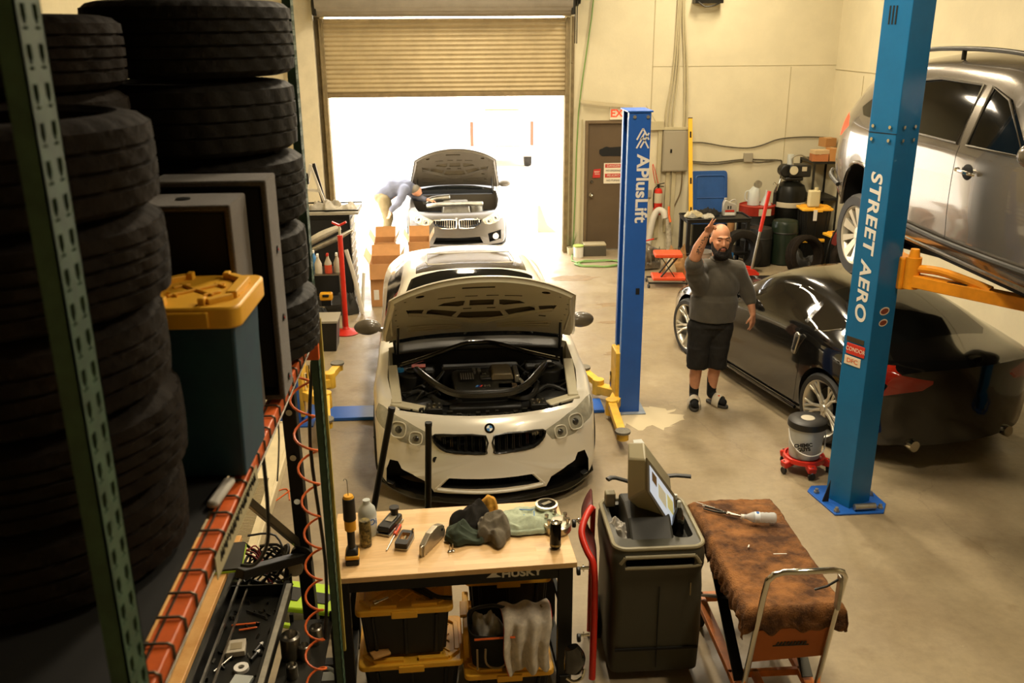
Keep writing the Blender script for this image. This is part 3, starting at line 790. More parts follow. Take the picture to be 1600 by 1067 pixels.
    pk([(-.165, .86), (.165, .86), (.20, .97), (.10, 1.0), (-.10, 1.0), (-.20, .97)])
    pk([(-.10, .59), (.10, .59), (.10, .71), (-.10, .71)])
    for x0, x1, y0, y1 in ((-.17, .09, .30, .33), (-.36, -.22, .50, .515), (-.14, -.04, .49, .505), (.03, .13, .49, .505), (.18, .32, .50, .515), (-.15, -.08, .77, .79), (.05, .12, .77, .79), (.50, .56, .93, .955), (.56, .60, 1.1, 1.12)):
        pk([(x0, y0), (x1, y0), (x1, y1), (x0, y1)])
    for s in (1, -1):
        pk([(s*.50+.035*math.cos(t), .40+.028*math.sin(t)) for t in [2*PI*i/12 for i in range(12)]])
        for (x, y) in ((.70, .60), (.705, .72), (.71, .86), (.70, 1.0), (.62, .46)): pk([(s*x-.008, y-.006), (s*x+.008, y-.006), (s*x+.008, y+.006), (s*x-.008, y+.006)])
    hin.parent = hood; sharpen(hin)
    # stiffening ribs of the liner
    b = MB()
    for off in (0, .05):
        b.tube([(x, 1.07+off-.34*(abs(x)/.64)**1.15-off*.0, hz(x, 1.07+off-.34*(abs(x)/.64)**1.15)-.036) for x in [i/12*.60-.60+.0 for i in range(0, 25)]], .010, 6)
    for s in (-1, 1):
        for k in range(3): b.tube([(s*.16, 1.15+k*.04, hz(.16, 1.15+k*.04)-.036), (s*.62, 1.06+k*.055, hz(.62, 1.06+k*.055)-.036)], .008, 6)
        b.tube([(s*(.70), .47, hz(.7, .47)-.034), (s*.745, .8, hz(.745, .8)-.034), (s*.755, 1.2, hz(.755, 1.2)-.034)], .010, 6)
    rb = b.build('stiffening_ribs', inner, hood, smooth=60)
    for o in (hin, rb): o.data.transform(hinge)
    for s in (-1, 1):
        MB().tube([(s*.72, 1.22, .90), hinge @ V((s*.70, 1.05, hz(.70, 1.05)-.03))], .012, 8).build('gas_strut', black, car)
        MB().tube([(s*.74, 1.33, .86), (s*.75, 1.30, .99), hinge @ V((s*.74, 1.22, .90))], .012, 6).build('hinge_arm', dkmetal, car)
    # wheels
    for s in (-1, 1):
        for ya in (.80, 3.61): wheel(car, (s*.80, ya, .33), s, .33, .235, .24, mat('dark_rim', '3a3832', .3, .8), 2)
    return car, body, hinge
white_paint = mat('pearl_white_paint', 'dad4c4', .3, .15, coat=.5)
inner_paint = mat('primer_white_paint', 'bbb398', .45, .05, var=.08)
m3, m3body, hingeM = sedan('white sports sedan with raised bonnet and black front splitter', (.245, 6.45, 0), .035, white_paint, inner_paint, True, 47.5, True)
# ---------------------------------------------------------------- engine bay and nose of the white sedan
def part(b, name, m, parent=m3, **k): return b.build(name, m, parent, **k)
gloss = mat('gloss_black', '0c0b09', .12, coat=.8)
carbonm = mat('carbon_fibre', '2a261d', .28, coat=.5, var=.5, vs=70)
baym = mat('bay_black', '171611', .5, var=.4, vs=20)
# splitter under the bumper
b = MB()
def lipf(u, v):
    x = (2*u-1)*.875; y = .40*x*x
    o = [(-.055, .072), (-.06, .084), (-.035, .098), (.02, .125), (.12, .135), (.12, .07)][int(round(v*5))]
    side = max(0, abs(x)-.62)/.25
    return (x, y+o[0]+.06*side, o[1]+(.05*side*side if v < .9 else 0))
b.grid(lipf, 45, 6, cv=False)
part(b, 'front_splitter', gloss, solid=0, smooth=60)
# white blade edge below the centre intake
part(MB().tube([(x, .40*x*x-.022, .165-.012*(1-(x/.42)**2)) for x in [i/10*.42 for i in range(-10, 11)]], .013, 8), 'lower_blade', white_paint)
b = MB()
for s in (-1, 1): pass
for s in (-1, 1):
    part(MB().tube([(s*.335, .035, .275), (s*.41, .055, .19), (s*.43, .06, .165)], .012, 8), 'intake_edge', white_paint)
b = MB()
for i in range(22):
    x = -.36+i*.72/21
    b.bar((x, .06+.4*x*x, .19), (x, .06+.4*x*x, .27), .003, .01)
for k in range(4): b.tube([(x, .06+.4*x*x, .195+k*.022) for x in (-.37, -.2, 0, .2, .37)], .0025, 4)
part(b, 'intake_mesh', dkmetal, smooth=0)
part(MB().cyl((-.425, .085, .407), (-.425, .12, .407), .026, n=20), 'tow_hook_hole', matblack)
# roundel emblem
em = part(MB().at((0, .086, .655), (rad(58), 0, 0)).lathe([(0, .010), (.040, .010), (.0415, .007), (.042, 0), (0, 0)], 32), 'emblem', chrome)
b = MB().at((0, .086, .655), (rad(58), 0, 0)); b.lathe([(.024, .0108), (.039, .0108), (.039, .0100), (.024, .0100)], 32); part(b, 'emblem_ring', gloss, em)
for i, mm in enumerate((mat('emblem_blue', '3f78b8', .3), mat('emblem_white', 'e8e4da', .3))*2):
    b = MB().at((0, .086, .655), (rad(58), 0, 0)); a0 = i*PI/2
    b.prism([(0, 0)]+[(.0235*math.cos(a0+t*PI/16), .0235*math.sin(a0+t*PI/16)) for t in range(9)], .0102, .0112); part(b, 'emblem_quarter', mm, em, smooth=0)
text('badge', 'M3', .035, chrome, m3, (.365, .118, .578), (rad(80), 0, rad(14)), .002, sx=1.3)
# nose crease lines
for s in (-1, 1):
    part(MB().tube([(s*.46, .40*.46**2+.055, .465), (s*.60, .40*.36+.045, .43), (s*.78, .40*.61+.05, .405)], .004, 6), 'bumper_crease', white_paint)
    part(MB().tube([(s*.49, .40*.24+.015, .225), (s*.62, .40*.385+.01, .275), (s*.73, .40*.533+.015, .36)], .008, 6), 'intake_lip', white_paint)
# slam panel, radiator support with bolts
b = MB()
def slam(u, v):
    x = (2*u-1)*.66; return (x, .185+.38*x*x+v*.14, .700+.01*(x/.66)**2-.02*v)
b.grid(slam, 25, 4); sp = part(b, 'radiator_support', baym, solid=.02)
b = MB()
for i in range(17):
    x = -.6+i*.075; b.cb((x, .245+.38*x*x+rnd.uniform(-.03,.03), .71+.01*(x/.66)**2+rnd.uniform(-.008, .01)), (rnd.uniform(.02, .055), rnd.uniform(.02, .05), rnd.uniform(.015, .04)))
part(b, 'support_bracket', dkmetal, sp, bevel=.003)['kind'] = 'stuff'
for s in (-1, 1):
    bx = part(MB().cb((s*.42, .36, .725), (.13, .13, .05)), 'latch_plate', baym, bevel=.006)
    for dx in (-.04, .0, .04):
        for dy in (-.04, .04): part(MB().cyl((s*.42+dx, .36+dy, .75), (s*.42+dx, .36+dy, .757), .009, n=8), 'bolt', alu, bx)
    part(MB().cyl((s*.42, .33, .745), (s*.42, .33, .77), .018, n=12), 'striker', chrome, bx)
    # inner wing rails
    part(MB().bar((s*.72, .44, .755), (s*.765, 1.02, .86), .085, .03).bar((s*.76, .47, .745), (s*.50, .38, .715), .10, .03), 'wing_rail', inner_paint, bevel=.01)
    part(MB().cyl((s*.60, 1.02, .60), (s*.60, 1.02, .80), .16, .13, n=28).cyl((s*.60, 1.02, .80), (s*.60, 1.02, .825), .05, n=16), 'strut_tower', baym, bevel=.008)
    # dark side wells
    part(MB().at((s*.56, .68, .55)).lathe([(0, 0), (.17, 0), (.18, .12), (.15, .16), (0, .15)], 24), 'air_filter_housing', baym)
    part(MB().tube([(s*.42, .62, .70), (s*.55, .72, .74), (s*.70, .66, .70)], .02, 8, k=4), 'hose', black)
# carbon brace: U from tower to tower around the front of the engine
bp = [(-.56, 1.0, .84), (-.47, .80, .83), (-.36, .60, .815), (-.22, .47, .80), (0, .44, .80), (.22, .47, .80), (.36, .60, .815), (.47, .80, .83), (.56, 1.0, .84)]
c = catmull(bp, 5)
b = MB(); vs = []
for i, p in enumerate(c):
    t = (c[min(i+1, len(c)-1)]-c[max(i-1, 0)]).normalized(); nrm = V((t.y, -t.x, 0)).normalized()
    wd = .028+.022*(1-abs(p.x)/.56)
    for a, h in ((-1, -.012), (-.85, .010), (-.35, .018), (.35, .018), (.85, .010), (1, -.012)): vs.append(p+nrm*wd*a+V((0, 0, h)))
n = len(c)
b.add(vs, [(i*6+j, i*6+j+1, (i+1)*6+j+1, (i+1)*6+j) for i in range(n-1) for j in range(5)]+[(i*6+5, i*6, (i+1)*6, (i+1)*6+5) for i in range(n-1)])
br = part(b, 'carbon_brace', carbonm, fix=True, smooth=50)
b = MB()
for off in (-.02, 0, .02):
    b.tube([p+V((0, 0, .019))+V(((c[min(i+1, n-1)]-c[max(i-1, 0)]).normalized().y, -(c[min(i+1, n-1)]-c[max(i-1, 0)]).normalized().x, 0))*off for i, p in enumerate(c)][10:31], .0015, 4)
part(b, 'brace_ridge', black, br)
# rear brace curve under the cowl
part(MB().tube([(-.70, 1.08, .84), (-.42, 1.14, .90), (-.15, 1.25, .955), (0, 1.27, .96), (.15, 1.25, .955), (.42, 1.14, .90), (.70, 1.08, .84)], .022, 10, k=4), 'cowl_brace', gloss)
# engine cover
ec = part(MB().prism([(-.24, .60), (.12, .58), (.26, .62), (.26, 1.06), (.18, 1.14), (-.18, 1.14), (-.26, 1.06)], .55, .775), 'engine_cover', mat('engine_cover_black', '1b1a14', .42, var=.25), bevel=.02, seg=3)
part(MB().cb((-.13, .90, .785), (.13, .18, .03)).cb((.03, .88, .785), (.09, .16, .03)), 'cover_ridge', black, ec, bevel=.008)
b = MB()
for i in range(6): b.cb((-.18+i*.02, .86, .803), (.008, .14, .006))
part(b, 'cover_grille', alu, ec)
text('lettering', 'M', .05, alu, ec, (.02, .90, .803), (0, 0, 0), .002); text('lettering', 'POWER', .028, alu, ec, (.02, .84, .803), (0, 0, 0), .002, sx=.8)
text('lettering', 'M', .055, alu, ec, (.03, .68, .778), (0, 0, 0), .002, sx=1.4)
for k, cc in enumerate(('3f78b8', '23306e', 'c23a2a')): part(MB().prism([(-.07+k*.018, .662), (-.055+k*.018, .662), (-.04+k*.018, .70), (-.055+k*.018, .70)], .777, .780), 'stripe', mat('stripe_%s' % cc, cc, .4), ec, smooth=0)
for i in range(4): part(MB().cyl((-.06+.045*(i % 2), .99+.06*(i//2), .775), (-.06+.045*(i % 2), .99+.06*(i//2), .80), .014, n=10), 'cover_bolt', alu, ec)
part(MB().taper((.17, .93, .775), (.20, .27), (.16, .24), .06), 'intake_plenum', mat('cast_beige', '6f634a', .4, .4, var=.25), bevel=.012)
part(MB().taper((.295, .92, .75), (.05, .27), (.04, .25), .07), 'plenum_side', alu, bevel=.01)
part(MB().cb((.20, .68, .75), (.17, .12, .05)), 'charge_cooler_cap', mat('cast_brown', '5a4a34', .5, .3, var=.4, vs=30), bevel=.012)
part(MB().tube([(-.22, .545, .76), (.1, .54, .765), (.27, .57, .77), (.33, .68, .78), (.31, .84, .77)], .017, 8, k=5), 'coolant_hose', alu)
part(MB().tube([(.2, .56, .72), (.33, .50, .72), (.42, .60, .73), (.46, .76, .74)], .026, 8, k=5), 'intake_hose', black)
part(MB().tube([(-.2, .56, .70), (-.33, .52, .70), (-.42, .62, .71), (-.44, .85, .72)], .03, 8, k=5), 'intake_hose', black)
part(MB().box(-.30, .30, .42, .56, .52, .70), 'radiator_shroud', baym, bevel=.02)
part(MB().box(-.34, .34, 1.10, 1.2, .55, .80).box(-.72, -.40, 1.08, 1.28, .55, .78).box(.40, .74, 1.08, 1.28, .55, .78), 'bulkhead_box', baym, bevel=.02)
part(MB().box(-.74, .74, .40, 1.32, .50, .53), 'bay_floor', matblack, smooth=0)
part(MB().box(-.60, -.48, 1.16, 1.2, .79, .80).box(-.60, -.48, 1.12, 1.20, .80, .806), 'red_fuse_tag', mat('tag_red', 'b5402a', .5), smooth=0)
part(MB().cyl((-.70, 1.05, .78), (-.70, 1.05, .825), .034, n=16), 'washer_cap', mat('cap_blue', '2d7fb8', .4))
part(MB().cyl((.62, 1.16, .78), (.62, 1.16, .80), .022, n=14), 'fluid_cap', white)
b = MB()
for i in range(26): 
    x = rnd.uniform(-.68, .68); y = rnd.uniform(.62, 1.2); 
    if abs(x) < .3: x += math.copysign(.32, x)
    b.tube([(x, y, .70), (x+rnd.uniform(-.1, .1), y+rnd.uniform(-.1, .1), .78), (x+rnd.uniform(-.16, .16), y+rnd.uniform(-.12, .12), .70)], rnd.uniform(.006, .013), 6, k=4)
part(b, 'wiring_loom', black)['kind'] = 'stuff'
# cowl, wipers
b = MB(); b.grid(lambda u, v: ((2*u-1)*.74, 1.29+v*.16-.0, .875+.06*v+.03*(1-(2*u-1)**2)), 21, 4)
cw = part(b, 'cowl_panel', mat('cowl_plastic', '262218', .5, var=.35, vs=9), solid=.01)
b = MB()
for i in range(30): b.cb((.02+i*.016, 1.335, .945-.00004*i*i), (.006, .012, .006))
part(b, 'cowl_vent', black, cw)
part(MB().tube([(-.50, 1.60, 1.12), (-.32, 1.50, 1.085), (.08, 1.43, 1.05)], .011, 6).tube([(-.10, 1.46, 1.06), (.45, 1.54, 1.10)], .011, 6), 'wiper', black)
part(MB().tube([(-.12, 1.41, 1.0), (.0, 1.48, 1.08), (.30, 1.54, 1.115)], .008, 6).tube([(.50, 1.40, .99), (.36, 1.50, 1.09), (.02, 1.56, 1.13)], .008, 6), 'wiper_arm', dkmetal)

part(MB().box(-.77, .77, 1.325, 1.338, .53, .87), 'firewall', baym, smooth=0)
# ================================================================ grey sedan outside the door
grey_paint = mat('dusty_grey_paint', '453f35', .4, .3, coat=.3)
ginner = mat('grey_primer', '4f483c', .5, .1, var=.1)
c2, c2body, hM2 = sedan('grey sedan with raised bonnet standing outside in the bright doorway', (.09, 16.35, -.27), .03, grey_paint, ginner, False, 50, False)
b = MB().taper((0, .86, .55), (.56, .5), (.46, .42), .26).at((.38, .8, .6)).lathe([(0, 0), (.13, 0), (.12, .16), (0, .18)], 20).at().tube([(-.55, .6, .78), (-.3, .52, .82), (.1, .55, .82), (.5, .62, .8)], .045, 10, k=4).tube([(-.6, .9, .8), (-.4, 1.05, .84), (-.1, 1.1, .86)], .05, 10, k=4)
b.build('engine', alu, c2, bevel=.02)
MB().box(-.72, .72, .3, 1.3, .5, .56).build('bay_floor', matblack, c2, smooth=0)
for s in (-1, 1):
    MB().cyl((s*.70, .20, .27), (s*.70, .28, .27), .055, n=20).build('fog_lamp', mat('fog_glass', 'd8d2c4', .15, coat=.5), c2)
# ================================================================ dark two-door coupe below the raised car
zblack = mat('black_car_paint', '0b0a09', .14, .1, coat=.9)
zc = thing('car', 'low black two-door coupe with silver wheels parked under the raised silver car', 'car', (3.36, 10.99, 0), rad(-166.1))
ZP = [
 (0.00, [(0, .16), (.58, .16), (.72, .19), (.78, .33), (.78, .45), (.75, .54), (.69, .59), (.6, .61), (.4, .62), (.2, .628), (0, .63)]),
 (0.35, [(0, .13), (.66, .13), (.84, .17), (.875, .34), (.88, .50), (.86, .62), (.82, .70), (.72, .72), (.55, .71), (.28, .72), (0, .725)]),
 (0.80, [(0, .13), (.70, .13), (.88, .17), (.91, .36), (.92, .55), (.905, .70), (.86, .80), (.75, .81), (.56, .79), (.28, .80), (0, .81)]),
 (1.30, [(0, .13), (.72, .13), (.87, .17), (.89, .36), (.895, .55), (.88, .73), (.845, .845), (.76, .875), (.60, .88), (.30, .90), (0, .91)]),
 (1.62, [(0, .13), (.72, .13), (.87, .17), (.88, .36), (.885, .55), (.87, .74), (.835, .87), (.75, .94), (.64, 1.0), (.33, 1.05), (0, 1.06)]),
 (2.05, [(0, .13), (.72, .13), (.87, .17), (.88, .36), (.88, .55), (.865, .76), (.83, .90), (.71, 1.10), (.58, 1.22), (.31, 1.275), (0, 1.285)]),
 (2.50, [(0, .13), (.72, .13), (.87, .17), (.885, .36), (.89, .56), (.87, .78), (.83, .93), (.69, 1.12), (.55, 1.26), (.29, 1.31), (0, 1.315)]),
 (2.95, [(0, .13), (.72, .13), (.87, .17), (.90, .36), (.91, .58), (.89, .82), (.84, .96), (.70, 1.09), (.54, 1.21), (.28, 1.265), (0, 1.275)]),
 (3.35, [(0, .13), (.72, .13), (.88, .17), (.92, .38), (.935, .60), (.92, .82), (.86, .95), (.73, 1.03), (.56, 1.12), (.28, 1.165), (0, 1.175)]),
 (3.75, [(0, .14), (.70, .14), (.87, .19), (.91, .40), (.925, .60), (.905, .80), (.85, .91), (.73, .955), (.56, 1.0), (.28, 1.03), (0, 1.035)]),
 (4.08, [(0, .17), (.66, .17), (.82, .23), (.86, .42), (.87, .60), (.85, .78), (.80, .88), (.70, .91), (.54, .93), (.27, .945), (0, .95)]),
 (4.20, [(0, .22), (.58, .22), (.72, .27), (.77, .44), (.78, .60), (.76, .74), (.71, .83), (.62, .87), (.46, .89), (.23, .90), (0, .905)])]
def zwarp(p):
    x, y, z = p
    return (x, y+max(0, 1-y/1.0)**1.4*.50*x*x-max(0, (y-3.3)/.9)**1.2*.30*x*x, z)
zb = loft(ZP, warp=zwarp).build('body', zblack, zc, fix=True)
for ya in (.86, 3.41):
    for s in (-1, 1):
        carve(zb, MB().cyl((s*.62, ya, .345), (s*1.1, ya, .345), .365, n=44), matblack)
sharpen(inlay(zb, MB().prism([(-.74, 1.36), (.74, 1.36), (.70, 1.55), (.54, 2.0), (-.54, 2.0), (-.70, 1.55)], .85, 1.5), 'windscreen', glassd, zc))
sharpen(inlay(zb, MB().prism([(-.48, 2.85), (.48, 2.85), (.55, 3.65), (.45, 3.75), (-.45, 3.75), (-.55, 3.65)], .90, 1.5), 'hatch_glass', glassd, zc))
tintg = mat('side_glass', '1a1712', .04, coat=.6)
tail = mat('tail_lamp_red', '7a1a0c', .12, coat=.8, emit=.04)
for s in (1, -1):
    sharpen(inlay(zb, MB().prism([(1.72, .915), (2.28, 1.20), (2.60, 1.235), (2.86, 1.20), (2.90, .975), (2.3, .94)], s*.45, s*1.0, 'x'), 'side_window', tintg, zc))
    sharpen(inlay(zb, MB().prism([(2.95, .98), (2.91, 1.185), (3.15, 1.13), (3.40, 1.08), (3.18, .99)], s*.45, s*1.0, 'x'), 'quarter_window', tintg, zc))
    carve(zb, MB().box(min(s*.82, s*1), max(s*.82, s*1), 1.50, 1.506, .22, .9), matblack)
    carve(zb, MB().prism([(2.90, .95), (2.906, .95), (3.02, .60), (2.96, .22), (2.954, .22), (3.014, .60)], s*.80, s*1.0, 'x'), matblack)
    sharpen(inlay(zb, MB().prism([(3.78, .90), (3.98, .915), (4.16, .80), (4.13, .72), (4.0, .66), (4.03, .76), (3.95, .83)], s*.40, s*.98, 'x'), 'tail_lamp', tail, zc))
    b = MB().ball((s*.97, 1.86, 1.0), (.11, .07, .065), 18, 10).bar((s*.80, 1.84, .93), (s*.90, 1.85, .98), .06, .03)
    mr = b.build('door_mirror', zblack, zc, smooth=60)
    # chrome pull handle and chrome window bead
    hd = MB().at((s*.905, 2.93, .80), (0, 0, 0)).prism([(-.055, -.105), (.0, -.11), (.062, .10), (.01, .115), (-.02, .09)], -.012, .012, 'x').build('door_handle', mat('satin_silver', 'b9b4a6', .25, .9), zc, bevel=.008)
    MB().at((s*.918, 2.93, .80)).prism([(-.03, -.07), (-.0, -.07), (.035, .07), (.012, .075)], -.004, .004, 'x').build('handle_recess', matblack, hd, bevel=.003)
    MB().tube([(s*(.882), 1.1, .19), (s*.898, 2.0, .17), (s*.90, 3.0, .18)], .018, 8, k=3).build('side_skirt', zblack, zc, smooth=60)
sharpen(zb, 42)
MB().tube([(.49*math.cos(t)*1.0, 0, 0) for t in (0, 1)], .001, 3) if 0 else None
zrim = mat('silver_rim', 'c9c4b4', .28, .75)
for s in (-1, 1):
    for ya in (.86, 3.41): wheel(zc, (s*.80, ya, .33), s, .33, .25, .255, zrim, 0)
MB().box(-.26, .26, 4.10, 4.135, .48, .60).build('plate_recess', matblack, zc, bevel=.01)
MB().cyl((-.5, 4.0, .22), (-.5, 4.16, .22), .05, n=20).cyl((.5, 4.0, .22), (.5, 4.16, .22), .05, n=20).build('exhaust_tip', chrome, zc)
b = MB().at((0, 4.155, .78), (PI/2, 0, 0)).lathe([(.035, 0), (.05, 0), (.05, .006), (.035, .006), (.035, 0)], 28); b.at().box(-.065, .065, 4.15, 4.165, .772, .788)
b.build('rear_emblem', chrome, zc)
0 and MB().tube([(-.55, 3.72, 1.06), (-.3, 3.74, 1.075), (0, 3.75, 1.085), (.3, 3.74, 1.075), (.55, 3.72, 1.06)], .018, 8, k=3).build('rear_spoiler', zblack, zc, smooth=60)

# ================================================================ silver sport utility car on the lift
suvp = mat('silver_grey_paint', '6b6459', .26, .55, coat=.7)
suv = thing('car', 'silver family car with roof rails raised on the right lift', 'car', (4.47, 3.85, 1.75), 0)
SP = [
 (0.00, [(0, .30), (.60, .30), (.76, .34), (.82, .45), (.83, .60), (.82, .75), (.78, .86), (.68, .90), (.5, .92), (.25, .93), (0, .935)]),
 (0.40, [(0, .28), (.70, .28), (.88, .33), (.93, .48), (.94, .66), (.93, .85), (.89, .98), (.80, 1.02), (.6, 1.05), (.3, 1.07), (0, 1.075)]),
 (1.00, [(0, .28), (.75, .28), (.92, .34), (.955, .50), (.965, .70), (.955, .90), (.92, 1.04), (.83, 1.08), (.63, 1.12), (.3, 1.14), (0, 1.145)]),
 (1.35, [(0, .28), (.78, .28), (.93, .34), (.96, .50), (.97, .70), (.965, .92), (.94, 1.05), (.86, 1.11), (.70, 1.16), (.35, 1.19), (0, 1.20)]),
 (2.00, [(0, .28), (.80, .28), (.94, .34), (.965, .50), (.975, .70), (.97, .95), (.945, 1.07), (.83, 1.36), (.70, 1.53), (.36, 1.60), (0, 1.61)]),
 (2.60, [(0, .28), (.80, .28), (.94, .34), (.965, .50), (.975, .70), (.97, .96), (.95, 1.08), (.82, 1.44), (.70, 1.60), (.36, 1.675), (0, 1.685)]),
 (3.30, [(0, .28), (.80, .28), (.94, .34), (.97, .50), (.98, .70), (.975, .97), (.95, 1.09), (.81, 1.44), (.69, 1.59), (.35, 1.665), (0, 1.675)]),
 (3.90, [(0, .28), (.80, .28), (.94, .34), (.97, .52), (.985, .74), (.975, .99), (.94, 1.11), (.80, 1.40), (.67, 1.54), (.34, 1.615), (0, 1.625)]),
 (4.40, [(0, .30), (.76, .30), (.90, .36), (.94, .54), (.955, .76), (.94, .99), (.90, 1.12), (.77, 1.33), (.63, 1.45), (.32, 1.53), (0, 1.54)]),
 (4.72, [(0, .34), (.70, .34), (.84, .40), (.88, .56), (.90, .74), (.87, .95), (.82, 1.08), (.70, 1.18), (.56, 1.26), (.28, 1.31), (0, 1.32)]),
 (4.95, [(0, .42), (.62, .42), (.76, .46), (.80, .58), (.81, .70), (.78, .82), (.72, .90), (.62, .96), (.48, .99), (.24, 1.0), (0, 1.01)])]
def swarp(p):
    x, y, z = p
    return (x, y+max(0, 1-y/1.0)**1.4*.38*x*x-max(0, (y-3.9)/1.0)**1.2*.30*x*x, z)
sb = loft(SP, warp=swarp).build('body', suvp, suv, fix=True)
for ya in (.93, 3.83):
    for s in (-1, 1):
        carve(sb, MB().cyl((s*.66, ya, .33), (s*1.2, ya, .33), .42, n=44), matblack)
for s in (-1, 1):
    for poly, nm in (([(1.62, 1.09), (2.05, 1.40), (2.30, 1.47), (2.28, 1.085)], 'front_window'), ([(2.40, 1.085), (2.42, 1.475), (3.0, 1.49), (3.32, 1.46), (3.40, 1.10)], 'rear_window'), ([(3.50, 1.11), (3.46, 1.45), (3.78, 1.41), (4.12, 1.20), (4.0, 1.14)], 'quarter_window')):
        sharpen(inlay(sb, MB().prism(poly, s*.5, s*1.1, 'x'), nm, glassd, suv))
        MB().tube([(s*(.955-.37*max(0, z-1.09)), y, z) for y, z in poly], .009, 6, closed=True).build('window_trim', mat('window_chrome', '5f594c', .4, .6), suv) if nm != 'quarter_window' else None
    for ya in (1.30, 2.36, 3.42): carve(sb, MB().box(min(s*.9, s*1.1), max(s*.9, s*1.1), ya, ya+.008, .36, 1.075), matblack)
    sharpen(inlay(sb, MB().prism([(4.22, 1.03), (4.30, 1.10), (4.62, 1.16), (4.70, 1.00), (4.62, .90), (4.42, .93)], s*.55, s*1.05, 'x'), 'tail_lamp', mat('tail_lamp_orange', 'd8380c', .5, emit=.5), suv))
    # door handles
    for ya in (2.18, 3.26):
        h = MB().tube([(s*.985, ya-.11, .915), (s*1.018, ya-.08, .92), (s*1.02, ya+.06, .925), (s*.985, ya+.10, .925)], .013, 8, k=4).build('door_handle', chrome, suv)
        MB().at((s*.972, ya, .915), (0, PI/2, 0)).ball((0, 0, 0), (.055, .07, .008), 18, 6).build('handle_cup', matblack, h)
    MB().ball((s*1.06, 1.32, 1.14), (.12, .085, .085), 18, 12).bar((s*.93, 1.32, 1.08), (s*1.0, 1.32, 1.11), .08, .04).build('door_mirror', suvp, suv, smooth=60)
    # roof rails
    MB().tube([(s*.66, 1.95, 1.58), (s*.67, 2.10, 1.665), (s*.665, 2.7, 1.70), (s*.655, 3.5, 1.685), (s*.63, 3.95, 1.62), (s*.62, 4.05, 1.56)], .017, 8, k=5).cyl((s*.66, 3.0, 1.62), (s*.66, 3.0, 1.70), .018, n=8).build('roof_rail', dkmetal, suv, smooth=60)
    MB().tube([(s*.965, .55, .46), (s*.985, 1.4, .42), (s*.99, 2.4, .40), (s*.985, 3.35, .42)], .022, 8, k=3).build('sill_trim', mat('sill_plastic', '23211b', .5), suv)
    MB().tube([(s*.95, 4.3, .50), (s*.90, 4.6, .54), (s*.80, 4.8, .56)], .02, 8, k=3).build('bumper_trim', mat('sill_plastic', '23211b', .5), suv)
    pts = [(s*(.985-.22*max(0, .43*math.cos(t)-.12)), 3.83+.43*math.cos(t), .33+.43*math.sin(t)) for t in [PI*i/14 for i in range(15)]]
    MB().tube(pts, .016, 8).build('arch_flare', suvp, suv)
sharpen(inlay(sb, MB().prism([(-.68, 1.36), (.68, 1.36), (.62, 1.95), (-.62, 1.95)], 1.1, 1.9), 'windscreen', glassd, suv))
sharpen(sb, 42)
srim = mat('pale_rim', 'c9c3b2', .3, .6)
for s in (-1, 1):
    for ya in (.93, 3.83): wheel(suv, (s*.85, ya, .13), s, .36, .235, .245, srim, 1)
# underbody: exhaust, frame rails, axle
MB().box(-.72, .72, .5, 4.5, .16, .28).build('underbody', mat('underbody_black', '1a1813', .7, var=.5), suv, smooth=0)
MB().tube([(-.3, .8, .12), (-.32, 2.0, .10), (-.2, 3.0, .12), (-.45, 3.5, .14), (-.5, 4.6, .2)], .04, 10, k=4).cyl((-.3, 2.2, .10), (-.3, 2.7, .10), .09, n=18).cyl((-.62, 4.25, .14), (-.2, 4.25, .14), .11, n=18).build('exhaust', alu, suv)
MB().tube([(-.85, 3.83, .13), (-.3, 3.75, .12), (.3, 3.75, .12), (.85, 3.83, .13)], .045, 10, k=3).tube([(-.6, 3.0, .14), (-.75, 3.8, .10)], .03, 8).tube([(.6, 3.0, .14), (.75, 3.8, .10)], .03, 8).cyl((-.6, 3.75, .1), (-.6, 3.78, .38), .05, n=14).build('rear_axle', dkmetal, suv)
MB().tube([(-.86, 1.3, .27), (-.86, 3.4, .27)], .022, 6).build('sill_seam', alu, suv)

# ================================================================ two-post lifts
def arm(t, base, elbow, pad, m, w=.11, nm='arm', z2=None):
    b = MB().bar(base, elbow, w, .09)
    a = b.build(nm, m, t, smooth=0, bevel=.006)
    e = V(elbow)+V((0, 0, .055)); p = V(pad)
    MB().bar(e, p, w*.72, .065).cyl(V(elbow)-V((0, 0, .06)), V(elbow)+V((0, 0, .10)), .06, n=20).build('arm_extension', m, a, bevel=.005)
    MB().cyl(p-V((0, 0, .03)), p+V((0, 0, .035)), .055, n=20).build('pad_socket', m, a)
    MB().cyl(p+V((0, 0, .035)), p+V((0, 0, .055)), .07, n=24).build('rubber_pad', mat('pad_rubber', '6f6a5c', .7, var=.3, vs=60), a)
    q = V(base).lerp(V(elbow), .25)+V((0, 0, .06))
    MB().cyl(q-V((0, 0, .02)), q+V((0, 0, .16)), .016, n=10).build('lock_pin', chrome, a)
    return a
def post(label, loc, s, h, mA, baseplate=True):
    """s=+1: channel opening faces +x"""
    t = thing('lift_post', label, 'car lift', loc)
    wx, wy, th = .20, .34, .012
    b = MB()
    x0, x1 = -wx/2, wx/2
    pr = [(x0, -wy/2), (x1, -wy/2), (x1, -wy/2+.07), (x1-th, -wy/2+.07), (x1-th, -wy/2+th), (x0+th, -wy/2+th), (x0+th, wy/2-th), (x1-th, wy/2-th), (x1-th, wy/2-.07), (x1, wy/2-.07), (x1, wy/2), (x0, wy/2)]
    pr = [(x*s, y) for x, y in pr]
    b.prism(pr, .012, h); b.build('channel', mA, t, smooth=0, bevel=.004)
    return t
p1 = post('blue lift post with white lettering beside the white sedan', (1.69, 8.42, 0), -1, 2.9, liftblue)
MB().box(-.15, .16, -.22, .22, 0, .014).build('base_plate', mat('dusty_plate', '8f9aa6', .8, var=.3), p1, smooth=0, bevel=.004)
